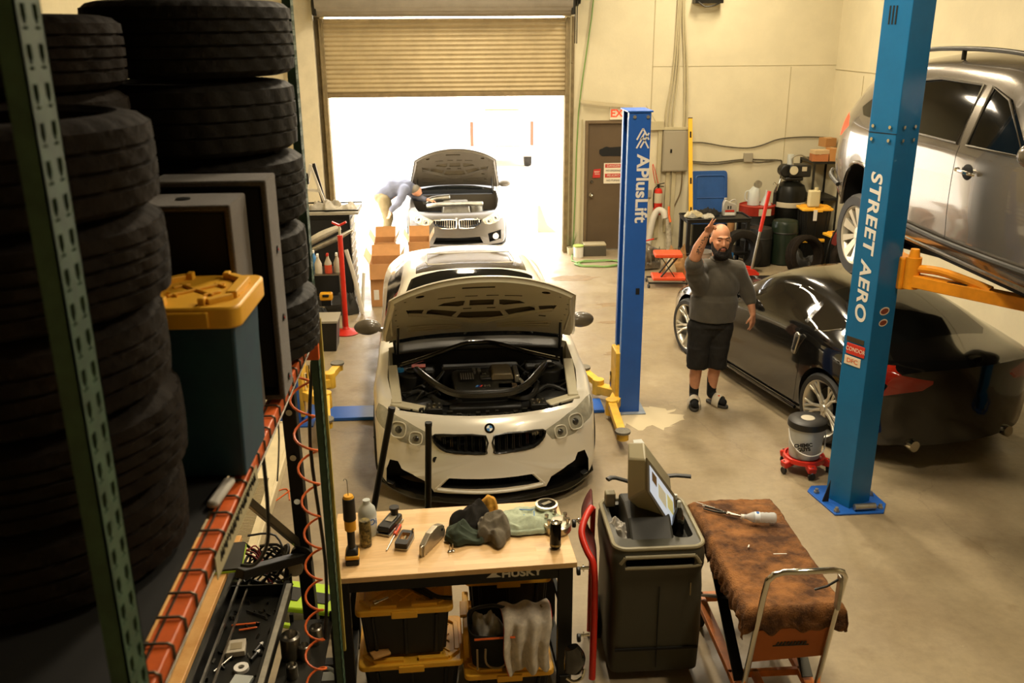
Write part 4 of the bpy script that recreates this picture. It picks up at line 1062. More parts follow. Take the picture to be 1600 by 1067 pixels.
MB().box(-.115, .115, -.185, .185, 2.90, 2.915).build('top_cap', liftblue, p1, smooth=0, bevel=.003)
for x in (-.05, .07): MB().cyl((x, -.17, 2.86), (x, -.182, 2.86), .016, n=8).build('cap_bolt', alu, p1)
MB().box(-.085, .085, -.16, -.05, .06, .9).build('carriage', liftyel, p1, bevel=.01) if 0 else MB().box(-.14, .06, -.14, .14, .05, .62).build('carriage', liftyel, p1, smooth=0, bevel=.008)
MB().cyl((-.02, 0, .6), (-.02, 0, 2.85), .018, n=10).build('lift_cable', dkmetal, p1)
MB().box(-.102, -.098, -.165, -.10, .1, 2.85).build('channel_edge_glint', mat('reflection_blue', '6d93c9', .5), p1, smooth=0)  # pale strip paints a bright reflection along the channel edge
MB().box(.02, .055, -.176, -.17, 1.22, 1.28).build('latch_window', matblack, p1, smooth=0)
text('lettering', 'APlusLift', .155, white, p1, (.035, -.173, 2.22), (0, 0, 0), .001, sx=1.12, bold=.004) 
lt = children(p1)[-1]; lt.rotation_euler = (PI/2, PI/2, 0)
lg = MB()
for x0, y0, x1, y1 in ((-.055, .0, .0, .10), (.0, .10, .055, .0), (-.02, .0, .015, .06), (-.055, -.075, .0, .025), (.0, .025, .055, -.075), (-.02, -.07, .055, .06)): lg.bar((x0, -.173, y0), (x1, -.173, y1), .004, .014, up=(1, 0, 0))
lg.at(); o = lg.build('logo', white, p1, smooth=0); o.location = (.03, 0, 2.66)
arm(p1, (-.10, -.06, .13), (-.20, -.30, .11), (-.215, -.98, .13), liftyel)
arm(p1, (-.10, .06, .13), (-.25, .22, .12), (-.36, .50, .20), liftyel)
p1b = post('blue lift post hidden behind the rack, left of the white sedan', (-1.62, 8.42, 0), 1, 2.9, liftblue)
MB().box(-.24, .23, -.27, .27, 0, .014).build('base_plate', liftblue, p1b, smooth=0)
MB().box(-.06, .14, -.14, .14, .05, .62).build('carriage', liftyel, p1b, smooth=0, bevel=.008)
arm(p1b, (.10, -.06, .28), (.36, -.22, .24), (.44, -.80, .26), liftyel)
arm(p1b, (.10, .06, .28), (.34, .26, .26), (.38, .62, .28), liftyel)
fp = tag(MB().box(-1.36, 1.43, -.15, .15, 0, .035).build('floor_cover_plate', liftblue, smooth=0, bevel=.006), 'blue steel floor plate crossing under the white sedan', 'floor plate'); fp.location = (.02, 8.42, .002)
# the near post
p2 = thing('lift_post', 'tall blue lift post in front of the black coupe, with slanted white lettering', 'car lift', (3.10, 6.36, 0))
mold = liftteal
pr = [(-.13, -.13), (.135, -.13), (.135, .0), (.135, .15), (.07, .15), (.07, .138), (.123, .138), (.123, -.118), (-.118, -.118), (-.118, .138), (-.06, .138), (-.06, .15), (-.13, .15)]
ch = MB().prism(pr, .012, 4.6).build('channel', liftteal, p2, smooth=0, bevel=.005); ch.rotation_euler = (0, 0, rad(-63)); ch.scale = (.87, .87, 1)
MB().prism([(-.26, .16), (-.20, .24), (.18, .24), (.26, .12), (.28, -.10), (.20, -.235), (-.19, -.235)], 0, .014).build('base_plate', liftblue, p2, smooth=0, bevel=.003)
for x, y in ((-.20, .12), (-.16, -.19), (.20, -.17), (.22, .05)): MB().cyl((x, y, .014), (x, y, .05), .014, n=8).cyl((x, y, .014), (x, y, .03), .024, n=6).build('anchor_bolt', alu, p2)
MB().cyl((-.02, -.19, .045), (.15, -.185, .045), .026, n=14).build('floor_cylinder', alu, p2)
MB().prism([(-.16, .014), (-.21, .014), (-.16, .20)], -.03, -.02, 'y').build('gusset', matblack, p2, smooth=0)
for z in (2.86, 2.95):
    for x, y, ax in ((-.08, -.135, 0), (.08, -.135, 0), (.14, -.06, 1), (.14, .07, 1)):
        q = V((x, y, z)); MB().cyl(q, q+(V((0, -.015, 0)) if not ax else V((math.copysign(.015, x), 0, 0))), .013, n=8).build('splice_bolt', chrome, ch)
MB().box(-.133, .138, -.134, -.128, 2.905, 2.908).build('splice_seam', matblack, ch, smooth=0)
for x in (-.06, -.03, .0): MB().box(x-.006, x+.006, -.134, -.128, 3.62, 3.74).build('slot', matblack, ch, smooth=0)
tx = text('lettering', 'STREET AERO', .148, white, ch, (0, 0, 0), (0, 0, 0), .001, sx=1.14, bold=.004, sp=1.08)
tx.rotation_euler = (PI/2, PI/2, 0); tx.location = (.0, -.132, 2.08)
for v in tx.data.vertices: v.co.x += .18*v.co.y
MB().box(-.10, .08, -.136, -.131, 1.36, 1.395).build('dark_sticker', mat('sticker_brown', '3a3020', .5), ch, smooth=0)
MB().box(-.09, .10, -.137, -.131, 1.26, 1.345).build('red_sticker', mat('sticker_red', 'c23324', .4), ch, smooth=0, bevel=.002)
text('lettering', 'CONDOR', .045, sgw, ch, (.005, -.1375, 1.302), (PI/2, 0, 0))
MB().box(-.10, .07, -.136, -.131, 1.175, 1.245).build('white_sticker', mat('sticker_cream', 'd8c8ae', .4), ch, smooth=0, bevel=.002)
text('lettering', 'DFC', .048, mat('sticker_orange', 'cf5f28', .4), ch, (-.015, -.137, 1.21), (PI/2, 0, 0), sx=1.3)
for z, r in ((1.62, .05), (1.53, .045)):
    pl = [(.01+r*1.25*math.cos(t), z+r*.62*math.sin(t)) for t in [2*PI*i/14 for i in range(14)]]
    MB().prism(pl, .1355, .1375, 'x').build('car_sticker', mat('sticker_cream', 'd8c8ae', .4), ch, smooth=0)
    MB().prism([(a*.8, z+(c-z)*.7) for a, c in pl], .1375, .1385, 'x').build('sticker_print', mat('sticker_print', '7a3a26', .4), ch, smooth=0)
# carriage and arm of the near lift
ar = MB().box(.14, .25, -.10, .14, 1.78, 2.02).build('carriage', liftora, p2, smooth=0, bevel=.012)
MB().cyl((.22, -.12, 1.80), (.22, -.12, 2.03), .055, n=20).cyl((.22, -.12, 2.03), (.22, -.12, 2.09), .04, .03, n=14).build('pivot_pin', liftora, p2)
a = MB().bar((.24, -.14, 1.86), (.75, -.86, 1.86), .10, .09).build('arm', liftora, p2, smooth=0, bevel=.006)
MB().tube([(.24, -.14, 1.95), (.34, -.28, 1.96), (.46, -.44, 1.93), (.55, -.58, 1.90)], .03, 10, k=4).build('arm_brace', liftora, a)
MB().cyl((.72, -.83, 1.90), (.72, -.83, 2.0), .05, n=20).build('pad_post', liftora, a)
MB().bar((.36, -.36, 1.905), (.44, -.47, 1.905), .03, .004).build('arm_label', black, a)
a2 = MB().bar((.24, .16, 1.86), (.62, .95, 1.86), .10, .09).build('arm', liftora, p2, smooth=0, bevel=.006)
MB().cyl((.60, .92, 1.90), (.60, .92, 2.0), .05, n=20).build('pad_post', liftora, a2)
dup(p2, loc=(5.84, 6.36, 0), rot=(0, 0, PI), label='tall blue lift post on the far side of the raised silver car')
# ================================================================ people
def cap(b, pts, r, n=16):
    pts = [V(p) for p in pts]
    for i in range(len(pts)-1): b.tube([pts[i], pts[i+1]], [r[i], r[i+1]], n)
    for p, q in zip(pts, r): b.ball(p, q, n, 8)
    return b
def fold(sc, amp, vec=(1, 1, 1)):
    def f(co): return amp*noise.noise(V((co.x*sc*vec[0], co.y*sc*vec[1], co.z*sc*vec[2])))
    return f
def hand(b, w, d, side, curls, r=.0095, s=1.0, up=V((0, 0, 1)), thumb=.6):
    """w wrist point, d direction of the palm, side = across the knuckles towards the index finger"""
    w, d, side = V(w), V(d).normalized(), V(side).normalized(); nrm = d.cross(side).normalized()
    k = w+d*.085*s
    for t in (-1, -.35, .35, 1): b.tube([w+side*t*.018*s, k+side*t*.030*s], [.017*s, .0135*s], 10); b.ball(w+side*t*.018*s, .017*s, 10, 6); b.ball(k+side*t*.030*s, .0135*s, 10, 6)
    b.ball(w+d*.045*s, (.036*s, .036*s, .036*s), 12, 8) if 0 else None
    L = [.070, .078, .072, .056]
    for i in range(4):
        t = (1-i*.667); p = k+side*t*.031*s; a0 = side*t*.10+d; a0.normalize(); c = curls[i]; q = p; ang = c*.5
        for j, f in enumerate((.45, .32, .23)):
            dd = (a0*math.cos(ang)+nrm*math.sin(ang)).normalized(); q2 = q+dd*L[i]*f*s
            b.tube([q, q2], [r*(1-.08*j)*s, r*(1-.08*(j+1))*s], 10); b.ball(q2, r*(1-.08*(j+1))*s, 10, 6); q = q2; ang += c
    p = w+d*.025*s+side*.024*s; dd = (d*.75+side*.75+nrm*thumb*.5).normalized(); q = p+dd*.045*s; q2 = q+(d*.95+side*.2+nrm*thumb).normalized()*.034*s
    cap(b, [p, q, q2], [.014*s, .012*s, .009*s], 10)
mn = thing('person', 'bearded person in grey sweatshirt and black shorts, one hand raised, facing the camera', 'person', (2.5, 8.42, .028))
b = MB()
# legs, torso, neck
cap(b, [(-.085, .02, .90), (-.11, -.02, .47), (-.113, .015, .28), (-.115, .02, .08)], [.095, .062, .060, .040])
cap(b, [(.11, .02, .90), (.09, -.01, .47), (.075, .03, .28), (.068, .035, .08)], [.095, .062, .060, .040])
cap(b, [(-.115, .02, .05), (-.135, -.09, .035), (-.145, -.15, .028)], [.036, .036, .026]); cap(b, [(.068, .035, .05), (.115, -.055, .035), (.145, -.11, .028)], [.036, .036, .026])
b.ball((.0, .03, .95), (.165, .11, .14)); b.ball((.02, .02, 1.08), (.16, .11, .18)); b.ball((.035, .02, 1.28), (.165, .11, .17))
cap(b, [(-.13, .02, 1.40), (.045, .02, 1.43), (.21, .02, 1.39)], [.062, .065, .062])
cap(b, [(.045, .02, 1.42), (.045, .015, 1.56)], [.066, .062])
# head: skull, face, jaw, nose, brow, ears
H = V((.045, -.01, 1.68))
b.ball(H+V((0, .015, .035)), (.079, .098, .096), 24, 16); b.ball(H+V((0, -.012, -.025)), (.072, .082, .095), 24, 16); b.ball(H+V((0, -.045, -.095)), (.045, .045, .035), 16, 10)
b.ball(H+V((0, -.082, .032)), (.052, .016, .012)); b.ball(H+V((-.036, -.070, -.018)), (.024, .018, .018)); b.ball(H+V((.036, -.070, -.018)), (.024, .018, .018))
b.tube([H+V((0, -.086, .018)), H+V((0, -.108, -.026))], [.0085, .013], 10); b.ball(H+V((0, -.106, -.028)), .0135, 10, 8); b.ball(H+V((-.012, -.096, -.030)), .008, 8, 6); b.ball(H+V((.012, -.096, -.030)), .008, 8, 6)
b.ball(H+V((0, -.092, -.062)), (.024, .010, .010))
for s in (-1, 1): b.ball(H+V((s*.084, .012, -.008)), (.011, .020, .031), 12, 8)
# arms
cap(b, [(-.14, .02, 1.40), (-.265, -.27, 1.565), (-.245, -.30, 1.66), (-.20, -.355, 1.80)], [.060, .055, .054, .034])
cap(b, [(.21, .02, 1.39), (.355, .045, 1.14), (.39, -.0, 1.03), (.405, -.045, .925)], [.058, .046, .042, .028])
hand(b, (-.20, -.355, 1.80), (.45, -.25, .85), (-.62, -.35, .40), [-.02, .04, 1.25, 1.35])
hand(b, (.405, -.045, .925), (-.02, -.14, -1), (-.75, -.62, .05), [.30, .22, .3, .38])
me = remesh(b, 'body', skin, mn, voxel=.0062, smooth=3)
HS = 1.11
def upscale(o, full=True):
    for v in o.data.vertices:
        w = 1 if full else max(0, min(1, (v.co.z-1.50)/.07))*(1 if v.co.x > -.085 else 0)
        v.co = V(v.co).lerp(H+(V(v.co)-H)*HS+V((0, 0, -.012)), w)
upscale(me, False)
# tattoos: ink shapes set into the skin of the raised forearm
ink = mat('tattoo_ink', '3b3a34', .7)
bpy.context.evaluated_depsgraph_get().update()
tv = []
def ontop(x0, z0, poly, name):
    fs = []
    vs = []
    for (dx, dz) in poly:
        o_ = V((x0+dx, -1.2, z0+dz)); hit, loc, nn, ix = me.ray_cast(o_, V((0, 1, 0)))
        if not hit: return
        vs.append(loc+nn*.0012)
    mbb = MB(); mbb.add(vs, [tuple(range(len(vs)))]); return mbb
tb = MB()
for k in range(26):
    u = rnd.uniform(0, 1); x0 = -.258+.05*u+rnd.uniform(-.022, .022); z0 = 1.61+.17*u; s_ = rnd.uniform(.004, .010); a0 = rnd.uniform(0, 6)
    q = ontop(x0, z0, [(s_*math.cos(a0)*1.6, s_*math.sin(a0)*1.6), (s_*math.cos(a0+1.8)*.7, s_*math.sin(a0+1.8)*.7), (s_*math.cos(a0+3.1), s_*math.sin(a0+3.1)), (s_*math.cos(a0+4.6)*.6, s_*math.sin(a0+4.6)*.6)], 't')
    if q: tb.add(q.v, q.f)
if tb.f: tb.build('tattoo', ink, mn, smooth=0, solid=.0006)
# face details
dk = mat('face_dark', '2a1a12', .6); lipm = mat('lips', '8a4a3c', .5); browm = mat('brow_hair', '33251a', .8)
for s in (-1, 1):
    e = MB().ball(H+V((s*.033, -.079, .010)), (.014, .006, .0055), 14, 8).build('eye', dk, mn)
    MB().ball(H+V((s*.033, -.081, .016)), (.016, .006, .005), 14, 8).build('eyelid', skin, e)
    MB().tube([H+V((s*.014, -.092, .030)), H+V((s*.034, -.092, .036)), H+V((s*.056, -.078, .030))], .0042, 6, k=3).build('eyebrow', browm, mn)
    MB().ball(H+V((s*.0065, -.112, -.037)), (.0035, .003, .0025), 8, 6).build('nostril', dk, mn)
MB().ball(H+V((0, -.099, -.062)), (.024, .006, .0045)).ball(H+V((0, -.097, -.070)), (.020, .006, .005)).build('lips', lipm, mn)
# hair and beard
hb = MB(); hb.ball(H+V((0, .030, .040)), (.082, .092, .094), 24, 16)
hairm = mat('dark_hair', '15100b', .9, bump=.4, bs=200)
hr = remesh(hb, 'hair', mat('cropped_hair', '7a5a44', .85, var=.3, vs=40), mn, .006, 2, disp=lambda c: -.0015)
bb = MB()
for s in (-1, 1): cap(bb, [H+V((s*.074, -.005, -.022)), H+V((s*.068, -.03, -.075)), H+V((s*.042, -.062, -.115)), H+V((0, -.074, -.128))], [.011, .020, .030, .032], 12)
cap(bb, [H+V((-.035, -.045, -.135)), H+V((.035, -.045, -.135))], [.034, .034], 12); cap(bb, [H+V((-.022, -.085, -.098)), H+V((.022, -.085, -.098))], [.012, .012], 10)
for s in (-1, 1): cap(bb, [H+V((0, -.100, -.049)), H+V((s*.020, -.096, -.052)), H+V((s*.034, -.082, -.075)), H+V((s*.032, -.078, -.100))], [.005, .0055, .0065, .010], 8)
remesh(bb, 'beard', hairm, mn, .005, 2, disp=fold(90, .004))
for o in list(children(mn)):
    if o.name.split('.')[0] in ('eye', 'eyebrow', 'nostril', 'lips', 'hair', 'beard'):
        upscale(o)
        for c in children(o): upscale(c)
# sweatshirt
swm = mat('charcoal_sweatshirt', '4d483d', .95, var=.22, vs=7, bump=.25, bs=140, sheen=.2)
b = MB()
b.ball((.03, .02, 1.04), (.235, .175, .20), 24, 16); b.ball((.035, .02, 1.22), (.235, .165, .22), 24, 16)
cap(b, [(-.135, .02, 1.385), (.045, .02, 1.405), (.215, .02, 1.375)], [.088, .085, .088])
b.tube([(.015, .02, .865), (.03, .02, 1.08)], [.232, .238], 28, sx=1, sy=.74)
cap(b, [(-.15, .02, 1.37), (-.235, -.14, 1.44), (-.262, -.235, 1.51)], [.105, .092, .082]); cap(b, [(-.10, .0, 1.20), (-.22, -.13, 1.36)], [.12, .09])
cap(b, [(.225, .02, 1.36), (.315, .035, 1.22), (.372, .03, 1.09)], [.098, .082, .072])
cap(b, [(.372, .03, 1.09), (.385, .005, 1.045)], [.072, .058])
cap(b, [(.045, .015, 1.43), (.045, .01, 1.475)], [.082, .074])
def swd(co):
    d = .011*noise.noise(V((co.x*7, co.y*7, co.z*4)))+.006*noise.noise(V((co.x*16+co.z*9, co.y*14, co.z*7)))
    return d
sw = remesh(b, 'sweatshirt', swm, mn, .0085, 5, disp=swd)
MB().tube([(.045+.078*math.cos(t), .012+.070*math.sin(t)-.008, 1.492-.010*math.sin(t)*-1-.012) for t in [2*PI*i/28 for i in range(28)]], .010, 8, closed=True).build('collar', swm, mn)
# shorts
shm = mat('black_shorts', '17140f', .85, var=.3, vs=10, bump=.25, bs=80)
b = MB()
b.tube([(.02, .03, .98), (.01, .02, .80)], [.20, .215], 28, sx=1, sy=.72); b.ball((.01, .03, .80), (.20, .15, .14))
cap(b, [(-.085, .02, .80), (-.105, -.005, .58)], [.135, .112]); b.tube([(-.105, -.005, .60), (-.108, -.005, .37)], [.115, .108], 24)
cap(b, [(.105, .02, .80), (.095, .0, .58)], [.135, .108]); b.tube([(.095, .0, .60), (.088, .002, .37)], [.112, .100], 24)
remesh(b, 'shorts', shm, mn, .008, 3, disp=lambda c: .010*noise.noise(V((c.x*8, c.y*8, c.z*12)))+.004*noise.noise(V((c.x*25, c.y*20, c.z*25))))
sockm = mat('black_sock', '0d0d0c', .9)
sln = [(-.115, .02, (-.135, -.09), (-.150, -.165), rad(12)), (.068, .035, (.115, -.055), (.152, -.12), rad(-36))]
for (ax_, ay_, m_, t_, rz_) in sln:
    b = MB(); cap(b, [(ax_, ay_, .255), (ax_, ay_, .07), (m_[0], m_[1], .045), (t_[0], t_[1], .036)], [.052, .046, .043, .036], 16)
    sk = remesh(b, 'sock', sockm, mn, .006, 3)
    b = MB().at((ax_*.5+t_[0]*.5, ay_*.5+t_[1]*.5+.0, -.026), (0, 0, -rz_))
    pl = []
    for i in range(28):
        t = 2*PI*i/28; y = .135*math.sin(t); x = (.047+.008*(-math.sin(t)))*math.cos(t); pl.append((x*1.05, y))
    b.prism(pl, 0, .028); so_ = b.build('slide_sandal', mat('slide_sole', '3a372f', .7), mn, smooth=40, bevel=.004)
    b = MB().at((ax_*.35+t_[0]*.65, ay_*.35+t_[1]*.65+.0, .0), (0, 0, -rz_))
    def st(u, v):
        a = -.25+u*(PI+.5); return (.063*math.cos(a), -.035+v*.08, .008+.092*math.sin(a)-.012*(1-v))
    b.grid(st, 15, 4); b.build('strap', mat('slide_strap', 'c8bda4', .6, var=.2), so_, solid=.004)
    MB().at((ax_*.33+t_[0]*.67+.004, ay_*.33+t_[1]*.67-.004, .088), (rad(10), 0, -rz_)).ball((-.004, 0, 0), (.024, .020, .007), 16, 8).build('strap_patch', mat('patch_orange', 'd2521c', .6), so_)

# worker bent over the engine outside
GZ = -.27
wk = thing('person', 'person in grey hoodie and khaki trousers bending over the open car outside', 'person', (-1.28, 17.25, GZ+.02), 0)
b = MB()
for s in (-1, 1):
    cap(b, [(.02, s*.10, .88), (.07, s*.11, .48), (-.02, s*.12, .08)], [.10, .065, .045]); cap(b, [(-.02, s*.12, .05), (.14, s*.13, .035)], [.038, .032])
cap(b, [(.0, 0, .90), (.20, 0, 1.05), (.42, 0, 1.06)], [.14, .15, .13]); cap(b, [(.44, 0, 1.05), (.58, 0, 1.03)], [.06, .055])
Hw = V((.61, -.01, 1.0)); b.ball(Hw, (.10, .078, .10), 20, 14); b.ball(Hw+V((.035, 0, -.05)), (.06, .06, .06)); b.ball(Hw+V((.095, 0, -.045)), (.018, .012, .016))
cap(b, [(.42, -.17, 1.03), (.30, -.22, .80), (.12, -.22, .66)], [.06, .045, .032]); cap(b, [(.42, .15, 1.02), (.60, .05, .85), (.84, -.10, .84)], [.06, .045, .03])
hand(b, (.12, -.22, .66), (-.3, 0, -1), (.6, -.6, 0), [.3, .3, .35, .4]); hand(b, (.84, -.10, .84), (1, -.2, -.2), (0, -1, 0), [.3, .3, .3, .3])
remesh(b, 'body', skin, wk, .009, 3)
b = MB(); cap(b, [(-.02, 0, .93), (.18, 0, 1.07), (.40, 0, 1.07)], [.165, .18, .165]); cap(b, [(.40, -.15, 1.05), (.29, -.23, .82), (.15, -.225, .69)], [.10, .075, .055]); cap(b, [(.40, .13, 1.05), (.60, .05, .87), (.77, -.06, .85)], [.10, .072, .055]); cap(b, [(.44, 0, 1.08), (.52, 0, 1.06)], [.10, .085])
remesh(b, 'hoodie', mat('blue_grey_hoodie', '585a66', .9, var=.15, bump=.2, bs=90), wk, .012, 4, disp=fold(11, .014))
b = MB(); b.ball((-.02, 0, .90), (.17, .19, .15))
for s in (-1, 1): cap(b, [(.0, s*.10, .86), (.07, s*.11, .48), (-.02, s*.12, .14)], [.13, .088, .075])
remesh(b, 'trousers', mat('khaki_trousers', '6f6245', .9, var=.15, vs=9), wk, .011, 4, disp=fold(12, .012))
for s in (-1, 1): b = MB(); cap(b, [(-.03, s*.12, .045), (.12, s*.13, .04), (.16, s*.13, .03)], [.05, .045, .034]); remesh(b, 'shoe', mat('work_shoe', '6a5a45', .8), wk, .01, 2)
b = MB().ball(Hw+V((-.02, 0, .025)), (.105, .085, .092), 20, 14); remesh(b, 'beanie', mat('beanie_grey', '6d6658', .95), wk, .009, 2)
# ================================================================ workbench and what is on and under it
BX, BY, BR = -.055, 4.53, .05
def bw(x, y): c, s = math.cos(BR), math.sin(BR); return (BX+x*c-y*s, BY+x*s+y*c)
# butcher-block top
wm = mat('butcher_block', 'd2a468', .42); nt, N, L = nodes_of(wm)
tc = N.new('ShaderNodeTexCoord'); mp = N.new('ShaderNodeMapping'); mp.inputs['Scale'].default_value = (2.2, 24, 1)
bk = N.new('ShaderNodeTexBrick'); bk.inputs['Scale'].default_value = 1; bk.offset = .43; bk.inputs['Mortar Size'].default_value = .0
bk.inputs['Brick Width'].default_value = 1; bk.inputs['Row Height'].default_value = 1
bk.inputs['Color1'].default_value = lin('e2bd86'); bk.inputs['Color2'].default_value = lin('d3aa70')
L(tc.outputs['Object'], mp.inputs['Vector']); L(mp.outputs['Vector'], bk.inputs['Vector'])
ns = N.new('ShaderNodeTexNoise'); ns.inputs['Scale'].default_value = 6; mp2 = N.new('ShaderNodeMapping'); mp2.inputs['Scale'].default_value = (2, 22, 2)
L(tc.outputs['Object'], mp2.inputs['Vector']); L(mp2.outputs['Vector'], ns.inputs['Vector'])
mx = N.new('ShaderNodeMixRGB'); mx.blend_type = 'MULTIPLY'; mx.inputs[0].default_value = .35; L(bk.outputs['Color'], mx.inputs[1]); L(ns.outputs['Fac'], mx.inputs[2]); L(mx.outputs[0], N['Principled BSDF'].inputs['Base Color'])
wb = thing('workbench', 'workbench with pale butcher block top and black steel frame in the foreground', 'workbench', (BX, BY, 0), BR)
MB().box(-.655, .655, -.345, .345, .868, .90).build('tabletop', wm, wb, smooth=0, bevel=.003)
fr = mat('bench_frame_black', '16150f', .45, .4)
b = MB().box(-.60, .60, -.30, -.27, .78, .868).box(-.60, .60, .27, .30, .78, .868).box(-.60, -.57, -.30, .30, .78, .868).box(.57, .60, -.30, .30, .78, .868)
ap = b.build('apron', fr, wb, smooth=0, bevel=.003)
text('lettering', 'HUSKY', .06, white, ap, (.36, -.3015, .830), (PI/2, 0, 0), .001, sx=1.15, bold=.002)
MB().prism([(.17, .815), (.21, .85), (.24, .85), (.22, .835), (.25, .815)], -.3025, -.3005, 'y').build('logo', white, ap, smooth=0)
for sx in (-1, 1):
    for sy in (-1, 1):
        lg = MB().box(sx*.60-.04, sx*.60+.04, sy*.285-.025, sy*.285+.025, .04, .868).build('leg', fr, wb, smooth=0, bevel=.004)
        MB().box(sx*.60-.026, sx*.60+.026, sy*.285-.018, sy*.285+.018, .0, .05).build('foot', black, lg, smooth=0)
    MB().box(sx*.60-.03, sx*.60+.03, -.32, .32, .10, .15).build('foot_rail', fr, wb, smooth=0, bevel=.004)
    MB().box(sx*.60-.01, sx*.60+.01, -.28, .28, .5, .54).build('side_rail', fr, wb, smooth=0)
BT = .9015
# totes under the bench
toteb = mat('black_tote_plastic', '15140f', .5, var=.3)
def yl(x, y): return bw(x, y)
ta = tote('storage_tote', (-.30, 4.42, .005), rad(2), .58, .42, .30, toteb, yellow, 'black tote with yellow lid, bottom of the left stack under the workbench', 'totes under the bench')
tb = tote('storage_tote', (-.325, 4.42, .325), rad(2), .53, .40, .325, toteb, yellow, 'black tote with yellow lid, on top of the left stack under the workbench', 'totes under the bench')
tcx = tote('storage_tote', (.24, 4.375, .005), rad(2), .50, .40, .235, toteb, yellow, 'low black tote with yellow lid under the black tool bag', 'totes under the bench')
td = tote('storage_tote', (.27, 4.86, .005), rad(1), .52, .36, .50, toteb, yellow, 'tall black tote with yellow lid behind the tool bag', 'totes under the bench')
te = tag(tote('tote_lid', (0, 0, 0), 0, .40, .30, .03, toteb, yellow, 'x'), 'loose yellow tote lid standing on edge between the two tote stacks', 'lid')
for ch in children(te):
    if ch.name.startswith('bin'): drop(ch)
te.location = (.0, 4.50, .29); te.rotation_euler = (PI/2, 0, PI/2)
g = thing('case', 'grey grooved plastic case standing on the tall tote behind the tool bag', 'case', (.235, 4.82, .512), rad(1))
MB().prism([(-.14, 0), (.13, 0), (.15, .05), (.10, .13), (-.11, .09)], -.19, .19, 'x').build('shell', mat('case_grey', '4d4636', .5, var=.2), g, smooth=0, bevel=.012)
b = MB()
for x in (-.165, -.15, -.12, .11, .14, .155): b.bar((x, -.112, .094), (x, .10, .134), .005, .006)
b.build('groove', black, g, smooth=0)
# tool bag with towels
bg_ = thing('tool_bag', 'open black tool bag full of rags under the workbench', 'bag', (.24, 4.33, .256), rad(2))
b = MB()
b.grid(lambda u, v: ((.20+.02*v)*math.copysign(abs(math.cos(2*PI*u))**.45, math.cos(2*PI*u)), (.125+.02*v)*math.copysign(abs(math.sin(2*PI*u))**.45, math.sin(2*PI*u)), v*.22+.004), 48, 8, cu=True)
b.prism([(.20*math.copysign(abs(math.cos(t))**.45, math.cos(t)), .125*math.copysign(abs(math.sin(t))**.45, math.sin(t))) for t in [2*PI*i/40 for i in range(40)]], 0, .012)
b.build('body', mat('bag_canvas', '14130f', .85, bump=.3, bs=200), bg_, smooth=50, solid=.006)
MB().tube([(-.19, -.15, .215), (0, -.162, .225), (.05, -.16, .22)], .006, 6).build('orange_piping', orange, bg_)
tan = mat('strap_tan', '8a7350', .8)
MB().tube([(-.13, -.150, .15), (-.13, -.155, .07), (-.10, -.158, .035), (-.05, -.158, .03), (-.02, -.157, .06), (-.02, -.152, .15)], .006, 6, k=3).build('handle_strap', tan, bg_)
MB().box(-.18, -.17, -.152, -.146, .02, .15).box(.0, .01, -.152, -.146, .02, .16).build('webbing', tan, bg_, smooth=0)
MB().tube([(-.2, .02, .2), (-.19, .0, .30), (-.08, -.02, .335), (.0, -.02, .31)], .010, 8, k=4).build('shoulder_strap', black, bg_)
MB().tube([(.19, .02, .20), (.22, .0, .27), (.20, -.02, .30), (.17, 0, .24)], .012, 6, k=3, sy=2).build('tan_strap', tan, bg_)
MB().cb((.17, -.15, .13), (.02, .012, .035)).build('clip', orange, bg_, bevel=.003)
# cloth makers
def cloth(name, fn, nu, nv, m, label, cat, loc, rz=0, th=.004, group=None):
    o = MB().grid(fn, nu, nv).build(name, m, None, smooth=180, solid=th); o.location = loc; o.rotation_euler = (0, 0, rz)
    tag(o, label, cat, group); settle(o); o.data.polygons.foreach_set('use_smooth', [True]*len(o.data.polygons)); return o
def mound(seed, rx, ry, h, irr=.22, rid=6):
    off = V((seed*3.7, seed*1.3, seed*.7))
    def fn(u, v):
        a = 2*PI*u; rr = .03+.97*v
        R_ = 1+irr*noise.noise(V((math.cos(a)*1.3, math.sin(a)*1.3, 0))+off)*2
        x = rx*R_*rr*math.cos(a); y = ry*R_*rr*math.sin(a)
        n1 = 1-abs(noise.noise(V((x*rid, y*rid, 0))+off)*2.2); n2 = 1-abs(noise.noise(V((x*rid*2.3, y*rid*2.3, 4))+off)*2)
        n3 = noise.noise(V((x*rid*5, y*rid*5, 8))+off)
        z = h*(max(0, 1-rr**2.6)**.55)*(.36+.52*n1+.24*n2+.10*n3)+.004+.010*max(0, n2)*(rr > .9)
        e = .03*noise.noise(V((x*9, y*9, 2))+off)
        return (x+e, y+e*.7, max(z, .003))
    return fn
def cmound(name, seed, rx, ry, h, m, label, loc, rz=0, cat='cloth', **k):
    o = MB().grid(mound(seed, rx, ry, h, **k), 72, 30, cu=True).build(name, m, None, smooth=180, fix=True); o.location = loc; o.rotation_euler = (0, 0, rz)
    return tag(o, label, cat)
terry = lambda n, c: mat(n, c, .95, var=.25, vs=30, bump=.6, bs=350)
cmound('rag', 3, .115, .085, .10, terry('towel_green', '3a4434'), 'dark green rag crumpled left of the black one on the workbench', (.005, 4.50, BT), rad(-20))
cmound('rag', 5, .085, .12, .135, terry('towel_black', '1d1810'), 'black rag crumpled behind the green one on the workbench', (.065, 4.68, BT), rad(-30))
cmound('rag', 8, .10, .16, .13, terry('towel_taupe', '6e6554'), 'grey brown terry rag in the middle of the rag pile on the workbench', (.175, 4.545, BT+.003), rad(12), rid=7)
cmound('rag', 11, .055, .05, .12, terry('towel_yellow', 'c58f2e'), 'small yellow rag at the back of the rag pile', (.165, 4.80, BT))
